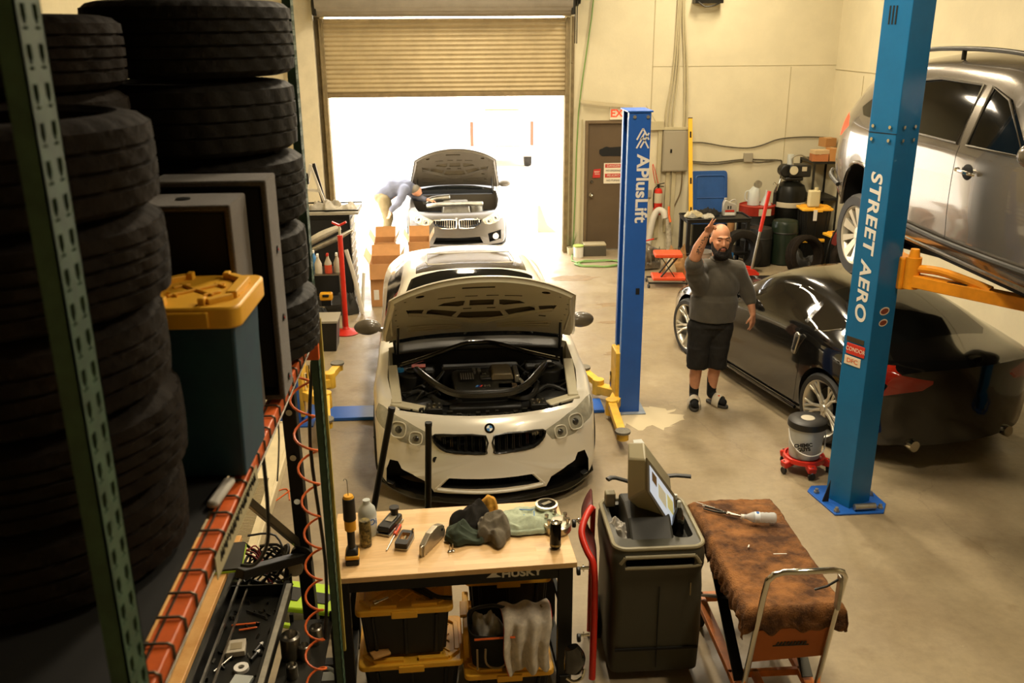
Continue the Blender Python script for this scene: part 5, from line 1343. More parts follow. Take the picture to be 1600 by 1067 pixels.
cmound('rag', 14, .21, .16, .075, terry('towel_mint', 'b5c0a4'), 'pale mint cloth with blue edges spread at the right of the rag pile', (.37, 4.635, BT), rad(18), rid=5)
o = COL.objects[-1]
bl = mat('blue_edge', '5a86c0', .8)
MB().tube([(-.02, -.02, .075), (.03, -.05, .07), (.05, -.01, .08)], .003, 6, k=3).tube([(.0, .09, .05), (.06, .05, .055), (.10, .07, .05)], .003, 6, k=3).build('blue_edge', bl, o)
# hanging pale towel over the bag, white cloth inside it
def hang(u, v):
    x = -.14+.28*u; s_ = v
    w_v = .020*math.sin(u*21+1.5*s_)+.014*math.sin(u*9+2)
    if v < .35: t = v/.35; y = .06-.20*t; z = .30+.028*math.sin(t*PI)+.012*math.sin(u*14); 
    else: t = (v-.35)/.65; y = -.145-.035*min(1, t*3); z = .30-.27*t-.012*math.sin(u*14)
    return (x*(1-.18*v*(1 if abs(u-.5) > 0 else 1))+.01*math.sin(v*7), y-w_v*min(1, v*2), z+.05*(u-.5)*v*math.sin(u*6.28*2)*.6)
tw = cloth('towel', hang, 60, 40, terry('towel_pale', 'd6cab6'), 'pale towel with a thin red hem hanging out of the black tool bag', 'towel', (.335, 4.335, .24), rad(3), .005)
for e in (0, 1): MB().tube([hang(e, v/12) for v in range(13)], .0035, 6).build('red_hem', redp, tw)
cmound('rag', 21, .095, .07, .17, terry('towel_white', 'c9c2b4'), 'white rag bunched inside the left of the black tool bag', (.135, 4.33, .38), rid=9)
cmound('rag', 23, .07, .06, .12, terry('towel_aqua', '9fb3a4'), 'pale aqua rag at the right end of the black tool bag', (.445, 4.36, .38))

# black pry bars and a socket on the upper left tote
LZ = .325+.325+.02
o = tag(MB().tube([(-.14, .12, 0), (-.02, .0, .006), (.06, -.07, .0), (.14, -.09, .0)], .012, 8, k=4).build('hose', black), 'black rubber hose curving over the yellow lid of the upper left tote', 'hose'); o.location = (-.20, 4.37, LZ)
o = tag(MB().box(-.16, .16, -.014, .014, -.006, .006).build('pry_bar', black, bevel=.003), 'flat black pry bar lying on the upper left tote', 'pry bar'); o.location = (-.28, 4.40, LZ); o.rotation_euler = (0, 0, rad(-42))
o = tag(MB().cyl((-.05, 0, 0), (.015, 0, 0), .008, n=12).cyl((.015, 0, 0), (.04, 0, 0), .013, n=16).build('socket_extension', chrome), 'chrome socket extension on the left of the upper yellow lid', 'tool'); o.location = (-.45, 4.28, LZ); o.rotation_euler = (0, 0, rad(215))
o = tag(MB().box(-.05, .05, -.03, .03, 0, .014).build('wood_scrap', wood, bevel=.002), 'small wood scrap on the lower left yellow lid', 'wood scrap'); o.location = (-.46, 4.235, .36); o.rotation_euler = (0, 0, rad(25))

# cordless driver standing on its battery
tool_y = mat('tool_yellow', 'd59a1e', .45); tool_k = mat('tool_black', '14130f', .5, bump=.1)
d = thing('cordless_driver', 'yellow and black cordless tool standing upright on its battery with a thin hooked bit', 'power tool', (-.585, 4.315, BT), rad(4))
MB().box(-.036, .036, -.045, .045, 0, .032).build('battery', tool_k, d, bevel=.006)
MB().box(-.038, .038, -.047, .047, .034, .058).build('battery_shoe', tool_y, d, bevel=.008)
MB().taper((0, 0, .058), (.072, .088), (.045, .055), .035).build('base', tool_k, d, bevel=.008)
MB().tube([(0, 0, .085), (0, .0, .20)], .021, 16, sy=1.25).build('handle', tool_k, d)
MB().cyl((0, 0, .195), (0, 0, .255), .031, n=20).build('collar', tool_y, d, bevel=.003)
MB().cyl((0, 0, .255), (0, 0, .385), .034, .032, n=22).build('motor_housing', tool_k, d, bevel=.004)
MB().cyl((0, 0, .385), (0, 0, .398), .029, .024, n=20).build('nose_ring', tool_y, d)
MB().tube([(0, 0, .395), (-.001, 0, .47), (-.004, 0, .49), (-.014, 0, .494), (-.018, 0, .484)], .0022, 6, k=3).build('hooked_bit', steel, d)
# spray can and clear bottle
d = thing('spray_can', 'black and gold spray can next to the cordless tool', 'can', (-.528, 4.475, BT))
MB().lathe([(0, 0), (.031, 0), (.033, .006), (.033, .145), (.027, .158), (0, .158)], 28).build('body', mat('can_print', '16150f', .35, .3, c2='8a7a4a', vs=32), d)
MB().lathe([(.0335, .02), (.0338, .03), (.0338, .075), (.0335, .08)], 28).build('label', mat('can_gold', '9a8a55', .4, .4, c2='3a3620', vs=50), d)
clear = mat('clear_plastic', 'e8eef0', .12, trans=.55, ior=1.2); clear2 = mat('cloudy_plastic', 'cfd3cc', .35, trans=.35, ior=1.3)
d = thing('bottle', 'cloudy plastic bottle with a blue mark behind the spray can', 'bottle', (-.525, 4.60, BT))
MB().lathe([(0, 0), (.047, 0), (.052, .01), (.052, .13), (.045, .165), (.024, .19), (.021, .195), (.021, .215), (0, .215)], 30).build('body', clear2, d)
MB().lathe([(.0525, .06), (.0528, .065), (.0528, .12), (.0525, .125)], 30).build('label', mat('bottle_label', 'd9dcda', .4), d)
text('lettering', 'Oi', .05, mat('label_blue', '1f5fb0', .4), d, (.034, -.042, .095), (PI/2, 0, rad(38)))
# brake pads in their caliper brackets: battery packs with a knob
pl_ = mat('pack_black', '1e1c16', .4, .3)
d = thing('air_sander', 'black hand sander with a round knob at the back of the workbench', 'sander', (-.405, 4.655, BT+.002), rad(-22))
MB().box(-.042, .042, -.10, .095, 0, .012).build('base_plate', alu, d, bevel=.002)
MB().prism(rrect(-.040, .040, -.09, .09, .015), .012, .05).build('body', pl_, d, bevel=.008)
MB().box(-.022, .022, -.02, .05, .050, .054).build('window', mat('pack_window', '9a8f78', .3), d, bevel=.002)
MB().cyl((0, .062, .05), (0, .062, .085), .022, n=20).cyl((0, .062, .085), (0, .062, .10), .029, n=24).build('knob', pl_, d)
MB().cyl((-.035, -.085, .03), (.035, -.085, .03), .012, n=12).build('clamp_bar', black, d)
d = thing('block_sander', 'small black hand sander with an open frame right of the screwdriver', 'sander', (-.315, 4.475, BT+.002), rad(-14))
MB().prism(rrect(-.038, .038, -.075, .075, .01), 0, .010).build('base_plate', alu, d)
b = MB().prism(rrect(-.036, .036, -.075, .075, .01), .010, .042); o = b.build('body', pl_, d, smooth=40)
carve(o, MB().box(-.024, .024, -.025, .045, .02, .06), mat('pack_inside', 'a07a48', .5))
MB().cyl((.032, .062, .042), (.032, .062, .058), .007, n=10).build('screw', chrome, d); MB().cyl((0, 0, .018), (0, .03, .026), .008, n=8).build('spring', chrome, d)
d = thing('screwdriver', 'screwdriver with a red and black handle lying between the two sanders', 'screwdriver', (-.362, 4.60, BT+.014), rad(-104))
MB().tube([(-.055, 0, 0), (-.03, 0, 0), (.03, 0, 0), (.05, 0, 0)], [.010, .0145, .0145, .009], 12).build('handle', mat('driver_red', 'c2461f', .35), d)
MB().bar((-.04, 0, .012), (.03, 0, .012), .008, .006).bar((-.04, .012, 0), (.03, .012, 0), .005, .008).build('grip', black, d)
MB().cyl((.048, 0, 0), (.20, 0, -.009), .0035, n=8).build('shaft', steel, d)
# steel scraper plate standing on edge
d = thing('metal_plate', 'silver D shaped metal plate propped on edge left of the green rag', 'metal part', (-.165, 4.445, BT), rad(62))
MB().box(-.13, .13, -.012, -.004, 0, .062).build('flange', alu, d, bevel=.002)
pr = [(-.12, .0), (.12, .0), (.13, .03), (.10, .085), (.04, .105), (-.04, .10), (-.11, .06)]
o = MB().prism(pr, -.02, .014, 'y').build('plate', mat('brushed_plate', 'b7ab94', .3, .6, var=.2, vs=20), d, smooth=0, bevel=.004)
MB().cyl((.085, -.024, .06), (.085, .016, .06), .008, n=12).build('hole', matblack, o)
for i, (x, y) in enumerate(((-.066, 4.372), (-.048, 4.377))):
    d = tag(MB().lathe([(0, 0), (.011, 0), (.011, .006), (.004, .008), (.003, .045), (0, .046)], 14).build('small_bolt', steel), ['small upright bolt in front of the green rag, the left one', 'small upright bolt in front of the green rag, the right one'][i], 'bolt'); d.location = (x, y, BT)
# machined pump and black drink can
mach = mat('machined_alloy', 'c4bba4', .28, .85, var=.15)
d = thing('pump_housing', 'machined metal pump with bolts and round cap at the right of the workbench', 'machine part', (.545, 4.56, BT), rad(20))
MB().lathe([(0, 0), (.078, 0), (.082, .006), (.082, .045), (.074, .052), (.03, .055), (0, .055)], 40).build('flange', mach, d)
for i in range(6):
    a = i*PI/3+.3; MB().cyl((.062*math.cos(a), .062*math.sin(a), .05), (.062*math.cos(a), .062*math.sin(a), .075+(.02 if i == 1 else 0)), .009, n=12).cyl((.062*math.cos(a), .062*math.sin(a), .075), (.062*math.cos(a), .062*math.sin(a), .085), .013, n=12).build('stud', chrome, d)
MB().cyl((0, 0, .05), (0, 0, .068), .03, n=24).build('hub', mach, d)
d = thing('filler_neck', 'round silver neck with dark glass top behind the pump', 'machine part', (.50, 4.705, BT), 0)
MB().lathe([(0, 0), (.062, 0), (.066, .01), (.058, .05), (.062, .07), (.066, .075), (.066, .09), (.054, .092), (.052, .082), (0, .082)], 36).build('body', mach, d)
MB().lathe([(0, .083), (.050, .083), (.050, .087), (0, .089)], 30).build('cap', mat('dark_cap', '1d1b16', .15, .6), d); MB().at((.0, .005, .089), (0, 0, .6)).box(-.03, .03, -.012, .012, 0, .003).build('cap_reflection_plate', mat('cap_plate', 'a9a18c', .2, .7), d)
d = thing('drink_can', 'tall black drink can on the right front of the workbench', 'can', (.515, 4.37, BT), 0)
MB().lathe([(0, .004), (.022, .0), (.026, .004), (.031, .014), (.031, .14), (.027, .152), (.026, .156), (.024, .153), (0, .152)], 30).build('body', mat('can_black', '0e0d0b', .18, .7), d)
MB().lathe([(.0, .1535), (.0235, .1535), (.0262, .157), (.0262, .159), (.023, .1565)], 28).build('rim', chrome, d); MB().ball((0, -.006, .156), (.010, .014, .0015), 12, 6).build('pull_tab', alu, d)
MB().lathe([(.0312, .02), (.0314, .022), (.0314, .03), (.0312, .032)], 30).build('gold_band', mat('can_gold', '9a8a55', .4, .4), d)

# pipes standing behind the bench
for i, (p, q, lb) in enumerate((((-.703, 5.32, 0), (-.415, 5.35, 1.35), 'long black tube leaning behind the left end of the workbench'), ((-.235, 5.28, 0), (-.187, 5.3, 1.262), 'black tube standing upright in front of the white sedan'))):
    o = thing('steel_tube', lb, 'tube', p); v = V(q)-V(p)
    MB().cyl((0, 0, .013), v, .021, n=16).build('shaft', mat('tube_black', '13130f', .4, .5), o); MB().cyl(v*.985, v*1.004, .023, n=16).build('end_cap', matblack, o)
    MB().cyl((0, 0, 0), (0, 0, .016), .045, n=20).build('foot', matblack, o)

# red creeper standing on its end beside the bench
d = thing('mechanic_creeper', 'red framed creeper standing on its end at the right of the workbench', 'creeper', (0, 0, 0))
pth = [(.775, 4.76, .925), (.735, 4.70, .905), (.70, 4.63, .865), (.695, 4.58, .83), (.715, 4.52, .78), (.742, 4.47, .73), (.748, 4.43, .62), (.742, 4.38, .3), (.735, 4.35, .035)]
MB().tube(pth, .020, 12, k=5).build('frame', redp, d)
MB().tube([(.79, 4.80, .90), (.79, 4.82, .5), (.785, 4.80, .03)], .016, 10, k=3).build('frame', redp, d)
b = MB(); cc = catmull(pth, 4)
vs = [p for q in cc for p in (V(q), V((q.x+.03, q.y+.24+.0*q.z, q.z)))]
b.add(vs, [(2*i, 2*i+1, 2*i+3, 2*i+2) for i in range(len(cc)-1)]); b.build('pad', mat('pad_maroon', '55170f', .6, var=.2), d, solid=.02, smooth=60)
for z, y in ((.88, 4.69), (.70, 4.47), (.30, 4.40)):
    k = MB().cyl((.72, y, z), (.672, y, z), .010, n=10).cyl((.690, y, z), (.684, y, z), .020, n=14).build('caster_fork', chrome, d); MB().at((.66, y, z-.018), (0, PI/2, 0)).lathe([(0, -.010), (.022, -.010), (.025, -.006), (.025, .006), (.022, .010), (0, .010)], 20).build('caster_wheel', black, k)

# ================================================================ service machine
grey1 = mat('machine_grey', '3d3b2f', .5, var=.12, vs=4); greyd = mat('machine_dark', '23221b', .55); greyl = mat('console_grey', '8b8368', .45, var=.06)
m = thing('service_machine', 'tall grey wheeled service machine with a tilted touch screen', 'machine', (0, 0, 0))
def quadrings(rings):
    b = MB(); vs = []; 
    for (x0, x1, y0, y1, z, r) in rings:
        vs.append([(x, y, z) for x, y in rrect(x0, x1, y0, y1, r, 5)])
    n = len(vs[0]); b.add([p for q in vs for p in q], [(i*n+j, i*n+(j+1) % n, (i+1)*n+(j+1) % n, (i+1)*n+j) for i in range(len(vs)-1) for j in range(n)]+[tuple(reversed(range(n))), tuple(range((len(vs)-1)*n, len(vs)*n))])
    return b
bd = quadrings([(.84, 1.36, 4.36, 4.86, .06, .05), (.835, 1.365, 4.345, 4.88, .30, .06), (.84, 1.36, 4.35, 4.88, .60, .06), (.83, 1.355, 4.36, 4.90, .70, .06), (.825, 1.36, 4.33, 4.91, .76, .07), (.83, 1.36, 4.33, 4.92, .84, .07), (.845, 1.35, 4.35, 4.92, .88, .07)]).build('cabinet', grey1, m, smooth=50, fix=True)
carve(bd, MB().prism(rrect(.90, 1.29, .775, .835, .028), 4.2, 4.41, 'y'), matblack)
c = MB()
for pts, mm in ((rrect(.885, 1.15, 4.47, 4.86, .05), .80), (rrect(1.20, 1.315, 4.46, 4.86, .04), .80)): carve(bd, MB().prism(pts, mm, .95), greyd)
sharpen(bd, 45)
MB().tube([(x, y, .883) for x, y in rrect(.845, 1.35, 4.35, 4.92, .07, 5)], .013, 8, closed=True).build('rim', greyl, m)  # paler grey paints the light that falls on the top rim
MB().tube([(.90, 4.335, .84), (1.29, 4.335, .84)], .012, 8).tube([(.875, 4.34, .80), (.90, 4.335, .84)], .012, 8).tube([(.90, 4.335, .772), (1.29, 4.335, .772), (1.315, 4.338, .80), (1.29, 4.335, .84)], .011, 8, k=3).build('handle_bar', greyl, m)
# front panel seam and label
MB().box(1.10, 1.104, 4.338, 4.345, .1, .64).build('panel_seam', matblack, m, smooth=0); MB().box(1.275, 1.28, 4.335, 4.342, .58, .66).build('sight_glass', mat('sight_glass', '8f7c50', .3), m, smooth=0)
MB().box(.86, 1.34, 4.338, 4.346, .22, .235).build('lower_seam', matblack, m, smooth=0)
# console neck and head
MB().prism([(4.44, .80), (4.86, .80), (4.86, .96), (4.70, .99), (4.56, .96), (4.44, .87)], .95, 1.20, 'x').build('console_neck', greyd, m, smooth=0, bevel=.015)  # dark grey paints the shade under the console head
P0, P3, P1, P2 = V((1.025, 4.50, 1.356)), V((1.036, 4.50, 1.165)), V((1.217, 4.64, 1.059)), V((1.25, 4.64, .788))
L0, L1 = V((.958, 4.64, 1.296)), V((.964, 4.64, 1.035)); bo = V((.03, .17, .02))
hd = MB().add([P0, P1, P2, P3, L0, L1, L0+bo, P1+bo, P2+bo, L1+bo, P0+bo*.9+V((0, .03, 0)), P2*.5+L1*.5+V((0, .02, -.02))],
              [(0, 3, 2, 1), (0, 4, 5, 3), (3, 5, 11), (3, 11, 2), (1, 2, 8, 7), (5, 4, 6, 9), (0, 1, 7, 10), (0, 10, 6, 4), (6, 10, 7), (6, 7, 8, 9), (5, 9, 11), (9, 8, 11), (8, 2, 11)]).build('console_head', greyl, m, smooth=30, bevel=.010, seg=2, fix=True)
nn = (P1-P0).cross(P3-P0).normalized(); nn = nn if nn.y < 0 else -nn
def onp(u, v, e): return P0*(1-u)*(1-v)+P1*u*(1-v)+P2*u*v+P3*(1-u)*v+nn*e
def panel(u0, u1, v0, v1, e, th, name, mt, par):
    q = [(u0, v0), (u1, v0), (u1, v1), (u0, v1)]
    return MB().add([onp(u, v, e) for u, v in q]+[onp(u, v, e+th) for u, v in q], [(0, 1, 2, 3), (7, 6, 5, 4), (0, 4, 5, 1), (1, 5, 6, 2), (2, 6, 7, 3), (3, 7, 4, 0)]).build(name, mt, par, smooth=0, fix=True)
fr_ = panel(-.02, 1.05, -.04, 1.04, .004, .012, 'bezel', mat('bezel_grey', '6e6752', .4), m)
sc = panel(.05, .95, .10, .92, .017, .003, 'screen', mat('screen_glow', 'c3ccd8', .2, emit=.55), fr_)
panel(.12, .28, .2, .48, .021, .002, 'screen_icon', mat('icon_brown', '8a7048', .4), sc); panel(.34, .62, .3, .7, .021, .002, 'screen_chart', mat('icon_pale', 'cfc8a8', .4, emit=.3), sc); panel(.68, .9, .25, .6, .021, .002, 'screen_button', mat('icon_yellow', 'd8cf8a', .4, emit=.3), sc)
for s, xs in ((-1, (.94, .89)), (1, (1.26, 1.40))):
    MB().tube([(1.10, 4.90, .98), (xs[0], 4.92, 1.03), (xs[1], 4.90, 1.03)], .018, 10, k=3, sy=.6).build('hose_hook', black, m)
MB().box(.87, .93, 4.83, 4.89, .88, .97).build('rear_bracket', greyl, m, bevel=.008)
for s in (-1, 1):
    x = .83 if s < 0 else 1.37
    MB().at((x, 4.80, .14), (0, PI/2, 0)).lathe([(0, -.03), (.12, -.03), (.135, -.015), (.135, .015), (.12, .03), (0, .03)], 36).build('rear_wheel', rubber, m)
    MB().at((x, 4.80, .14), (0, PI/2, 0)).lathe([(0, -.034), (.07, -.034), (.07, .034), (0, .034)], 24).build('hub', alu, m)
    for yy in (4.45,): MB().at((.9 if s < 0 else 1.3, yy, .035), (0, PI/2, 0)).lathe([(0, -.012), (.035, -.012), (.035, .012), (0, .012)], 20).build('caster', black, m)
d = thing('dark_bottle', 'dark oil bottle in the right tray of the service machine', 'bottle', (1.255, 4.60, .805))
MB().lathe([(0, 0), (.033, 0), (.036, .01), (.034, .12), (.022, .17), (.012, .19), (0, .19)], 24).build('body', gloss, d); MB().lathe([(0, .19), (.012, .19), (.012, .225), (.008, .23), (0, .23)], 16).build('neck', clear2, d)
d = thing('dark_bottle', 'dark bottle behind the other in the right tray of the service machine', 'bottle', (1.265, 4.73, .805)); MB().lathe([(0, 0), (.03, 0), (.032, .01), (.03, .11), (.018, .15), (.010, .17), (0, .17)], 24).build('body', gloss, d); MB().lathe([(0, .17), (.012, .17), (.012, .20), (0, .20)], 14).build('cap', clear2, d)
cmound('plastic_wrap', 31, .075, .12, .11, mat('crumpled_white', 'b8b2a6', .6, var=.2, vs=30), 'crumpled white plastic in the left tray of the service machine', (.935, 4.62, .805), cat='wrapper', rid=12)

# ================================================================ lift cart with a brown blanket
d = thing('lift_cart', 'orange scissor lift cart with chrome push handle', 'cart', (0, 0, 0))
lo = mat('cart_orange', 'd8781c', .45, var=.3, vs=12)
TX0, TX1, TY0, TY1 = 1.46, 1.92, 3.90, 4.97
MB().box(TX0+.02, TX1-.02, TY0+.02, TY1-.02, .755, .79).build('table_plate', dkmetal, d, smooth=0, bevel=.004)
fr2 = MB().box(1.47, 1.53, 3.96, 4.92, .16, .20).box(1.86, 1.92, 3.96, 4.92, .16, .20).box(1.47, 1.92, 3.96, 4.02, .16, .20).box(1.47, 1.92, 4.86, 4.92, .16, .20).box(1.47, 1.92, 4.14, 4.17, .16, .20).box(1.60, 1.64, 4.0, 4.16, .16, .2)
fr2.build('base_frame', lo, d, smooth=0, bevel=.004)
MB().box(1.44, 1.52, 3.90, 4.0, .14, .22).box(1.87, 1.96, 3.90, 4.0, .14, .22).build('handle_socket', lo, d, smooth=0, bevel=.006)
b = MB()
for x in (1.50, 1.88):
    b.bar((x, 4.05, .22), (x, 4.85, .74), .014, .06, up=(1, 0, 0)); b.bar((x+.016, 4.85, .22), (x+.016, 4.05, .74), .014, .06, up=(1, 0, 0))
b.build('scissor_arm', dkmetal, d, smooth=0)
for x in (1.50, 1.89):
    for y in (4.0, 4.85): MB().at((x, y, .065), (0, PI/2, 0)).lathe([(0, -.018), (.058, -.018), (.065, -.012), (.065, .012), (.058, .018), (0, .018)], 28).build('caster_wheel', black, d); MB().box(x-.03, x+.03, y-.03, y+.03, .12, .165).build('caster_plate', steel, d)
hp = [(1.495, 3.98, .20), (1.485, 3.78, .96), (1.487, 3.755, 1.05), (1.51, 3.74, 1.09), (1.55, 3.735, 1.105), (1.81, 3.735, 1.105), (1.85, 3.74, 1.09), (1.872, 3.755, 1.05), (1.875, 3.78, .96), (1.90, 3.98, .20)]
MB().tube(hp, .0155, 12).build('push_handle', chrome, d)
MB().tube([(1.86, 3.775, 1.03), (1.80, 3.78, .985), (1.74, 3.785, .965)], .006, 8).build('release_lever', black, d); MB().box(1.85, 1.868, 3.75, 3.79, .86, 1.05).build('lever_bracket', alu, d, bevel=.003)
sg = MB().add([(1.493, 3.922, .44), (1.887, 3.922, .46), (1.878, 3.858, .70), (1.492, 3.858, .68)]+[(1.493, 3.932, .44), (1.887, 3.932, .46), (1.878, 3.868, .70), (1.492, 3.868, .68)], [(0, 1, 2, 3), (7, 6, 5, 4), (0, 4, 5, 1), (1, 5, 6, 2), (2, 6, 7, 3), (3, 7, 4, 0)]).build('orange_board', mat('board_orange', 'a85c20', .7, var=.12), d, smooth=0, fix=True)
b = MB()
for i in range(9): b.bar((1.62+i*.018, 3.888-.0005*i, .566), (1.628+i*.018, 3.884-.0005*i, .588), .010, .003, up=(0, 1, 0))
b.bar((1.60, 3.890, .560), (1.79, 3.886, .563), .003, .006)
b.build('worn_print', black, sg, smooth=0)
# blanket
rnd2 = random.Random(3)
def blanket(u, v):
    # u across x, v along y ; sheet drapes over the sides
    U = (u-.5)*2; Vv = (v-.5)*2; hx, hy = .245, .555; cx, cy = 1.69, 4.43
    ex = abs(U)*1.42; ey = abs(Vv)*1.20
    x = min(ex, 1)*hx; y = min(ey, 1)*hy; dx = max(0, ex-1)*hx; dy = max(0, ey-1)*hy
    drop_ = max(dx*1.3, dy*1.3)+.25*min(dx, dy)
    nz = noise.noise(V((U*5, Vv*9, 1.3)))
    zz = .815+.012*noise.noise(V((U*2, Vv*4, 7)))+.006*noise.noise(V((U*9, Vv*16, 3)))-drop_*(1+.35*nz)
    wob = .05*noise.noise(V((U*4+9, Vv*12, 5)))*min(1, drop_*10)
    return (cx+math.copysign(x+min(.02, dx)+abs(wob)*.7*(dx > 0), U), cy+math.copysign(y+min(.02, dy)+abs(wob)*.5*(dy > 0), Vv), zz)
fur = mat('brown_blanket', '8e5e30', .95, c2='452a14', vs=8, bump=.9, bs=120)
cloth('blanket', blanket, 80, 120, fur, 'worn brown furry blanket draped over the lift cart', 'blanket', (0, 0, 0), 0, .006)
ZT = .826
o = tag(MB().cb((0, 0, 0), (.028, .007, .004)).build('paper_scrap', white), 'tiny white scrap on the left of the brown blanket', 'scrap'); o.location = (1.62, 4.42, ZT+.004); o.rotation_euler = (0, 0, 1.1)
o = tag(MB().cb((0, 0, 0), (.075, .005, .003)).build('cotton_swab', white), 'thin white stick in the middle of the brown blanket', 'stick'); o.location = (1.77, 4.33, ZT+.003); o.rotation_euler = (0, 0, -.05)
o = thing('pliers', 'long nose pliers lying at the back of the brown blanket', 'pliers', (1.585, 4.80, ZT+.008), rad(-32))
MB().tube([(-.12, .018, 0), (-.05, .015, 0), (.0, .004, 0), (.03, -.004, 0)], [.005, .006, .006, .006], 8, k=3).tube([(-.12, -.012, 0), (-.05, -.016, 0), (.0, -.006, 0), (.03, .004, 0)], [.005, .006, .006, .006], 8, k=3).build('handles', dkmetal, o)
MB().taper((.0, 0, -.004), (.001, .02), (.001, .02), .01).prism([(.02, -.014), (.05, -.010), (.11, -.003), (.11, .003), (.05, .010), (.02, .014)], -.005, .005).cyl((.035, 0, -.007), (.035, 0, .008), .009, n=12).build('jaws', steel, o)
for k, (x, y, a) in enumerate(((1.50, 4.90, -40), (1.53, 4.86, -35))):
    p = thing('pick_tool', ['thin steel pick at the far left corner of the brown blanket', 'thin steel pick next to the pliers on the brown blanket'][k], 'tool', (x, y, ZT+.005), rad(a)); MB().tube([(-.06, 0, 0), (.05, 0, 0), (.06, .006, 0)], .0028, 6).build('shaft', steel, p)
o = thing('water_bottle', 'clear plastic water bottle with a blue label lying on the brown blanket', 'bottle', (1.66, 4.70, ZT+.032), rad(-9))
M0 = Euler((0, PI/2, 0)).to_matrix().to_4x4()
b = MB(); b.M = M0; b.lathe([(0, .012), (.013, .012), (.014, .022), (.013, .03), (.02, .045), (.031, .07), (.032, .10), (.029, .112), (.032, .124), (.029, .136), (.032, .148), (.029, .16), (.032, .172), (.032, .195), (.026, .203), (0, .200)], 28); b.build('body', clear, o)
b = MB(); b.M = M0; b.lathe([(0, 0), (.0145, 0), (.0145, .018), (0, .018)], 18); b.build('cap', white, o)
b = MB(); b.M = M0; b.lathe([(.0325, .078), (.0328, .079), (.0328, .108), (.0325, .109)], 28); lb = b.build('label', mat('label_white', 'd5dade', .4), o)
MB().ball((.095, 0, .030), (.011, .014, .005), 12, 6).build('label_dot', mat('label_blue', '1f5fb0', .4), lb)

# ================================================================ bucket on a dolly
d = thing('wash_bucket', 'clear wash bucket with black padded lid and bail handle', 'bucket', (2.95, 6.92, .145))
bk_ = MB().lathe([(0, .0), (.128, 0), (.150, .26), (.153, .262), (.153, .285), (.146, .285), (.122, .012), (0, .012)], 44).build('pail', mat('frosted_plastic', 'c9cac4', .3, trans=.25, ior=1.25), d)
MB().lathe([(0, .01), (.12, .012), (.130, .10), (0, .10)], 36).build('liner', mat('bucket_inside', '5a574c', .7), bk_)
MB().lathe([(.158, .27), (.162, .275), (.162, .30), (.158, .325), (.14, .338), (.06, .340), (0, .338)], 44).build('seat_lid', mat('lid_black', '1d1b17', .45), d)
MB().lathe([(0, .3415), (.055, .3415), (.058, .340), (.055, .343), (0, .344)], 30).build('lid_emblem', mat('lid_print', 'b5ad98', .5), d)
MB().tube([(-.155, 0, .25), (-.15, -.05, .16), (-.10, -.135, .085), (0, -.168, .06), (.10, -.135, .085), (.15, -.05, .16), (.155, 0, .25)], .006, 8, k=5).build('bail_handle', white, d)
t = text('lettering', 'CHEMIC', .04, black, d, (-.075, -.141, .15), (rad(85), rad(-14), rad(-26)), .002, bold=.002); text('lettering', 'GUYS', .042, black, d, (-.065, -.139, .11), (rad(85), rad(-14), rad(-24)), .002, bold=.002)
dl = thing('bucket_dolly', 'red five-armed dolly under the clear wash bucket', 'dolly', (2.95, 6.92, 0))
b = MB().lathe([(.10, .10), (.155, .10), (.175, .11), (.172, .145), (.155, .15), (.150, .125), (.10, .12)], 40).lathe([(0, .105), (.10, .105), (.10, .12), (0, .12)], 30)
b.build('tray', redp, dl)
for i in range(5):
    a = 2*PI*i/5-PI/2; ca, sa = math.cos(a), math.sin(a)
    am = MB().bar((ca*.13, sa*.13, .105), (ca*.215, sa*.215, .085), .075, .06).build('arm', redp, dl, bevel=.012)
    MB().cyl((ca*.20, sa*.20, .055), (ca*.20, sa*.20, .12), .012, n=10).build('caster_stem', chrome, am)
    MB().at((ca*.20, sa*.20, .032), (0, PI/2, a)).lathe([(0, -.012), (.028, -.012), (.032, -.006), (.032, .006), (.028, .012), (0, .012)], 20).build('caster_wheel', black, am)

o = thing('mirror_housing', 'glossy dark curved part with a chrome lip hanging by the right bench leg', 'car part', (.60, 4.13, .27), rad(10))
MB().tube([(-.02, 0, .16), (.0, 0, .08), (-.01, 0, .0)], [.035, .055, .045], 18, k=4, sx=1.1, sy=.7).build('shell', gloss, o); MB().tube([(-.055, -.03, -.01), (-.02, -.045, -.03), (.03, -.04, -.02), (.05, -.02, .02)], .010, 10, k=4).build('chrome_lip', chrome, o)
# ================================================================ beneath and beside the rack
d = thing('tool_chest', 'tool chest with pale wooden top and an open drawer below the rack', 'tool chest', (-1.52, 3.85, 0))
MB().box(-.33, .30, -.72, .62, .05, .94).build('cabinet', mat('chest_black', '14130f', .4, .3), d, smooth=0, bevel=.006)
MB().box(-.34, .315, -.75, .66, .942, .975).build('wood_top', wood, d, smooth=0, bevel=.004)
dr_ = mat('drawer_black', '191812', .4, .4)
b = MB().box(.30, .58, -.60, .40, .745, .752).box(.575, .60, -.62, .42, .72, .83).box(.30, .58, -.61, -.60, .745, .82).box(.30, .58, .40, .41, .745, .82)
dw = b.build('drawer', dr_, d, smooth=0)
MB().box(.592, .618, -.60, .38, .825, .838).build('drawer_edge', alu, dw, smooth=0)
MB().bar((.33, -.6, .81), (.33, .55, .81), .012, .02).bar((.38, -.6, .80), (.38, .55, .80), .008, .014).build('drawer_slide', steel, dw)
DZ = .753
o = thing('parts_box', 'white and clear parts box in the open drawer', 'box', (-1.105, 3.80, DZ), rad(8)); MB().box(-.045, .045, -.05, .05, 0, .03).build('box', mat('box_pale', 'b5ab96', .5, var=.2, vs=40), o, bevel=.003); MB().box(-.025, .03, -.03, .02, .03, .032).build('label', mat('box_label', '8a7d60', .6), o)
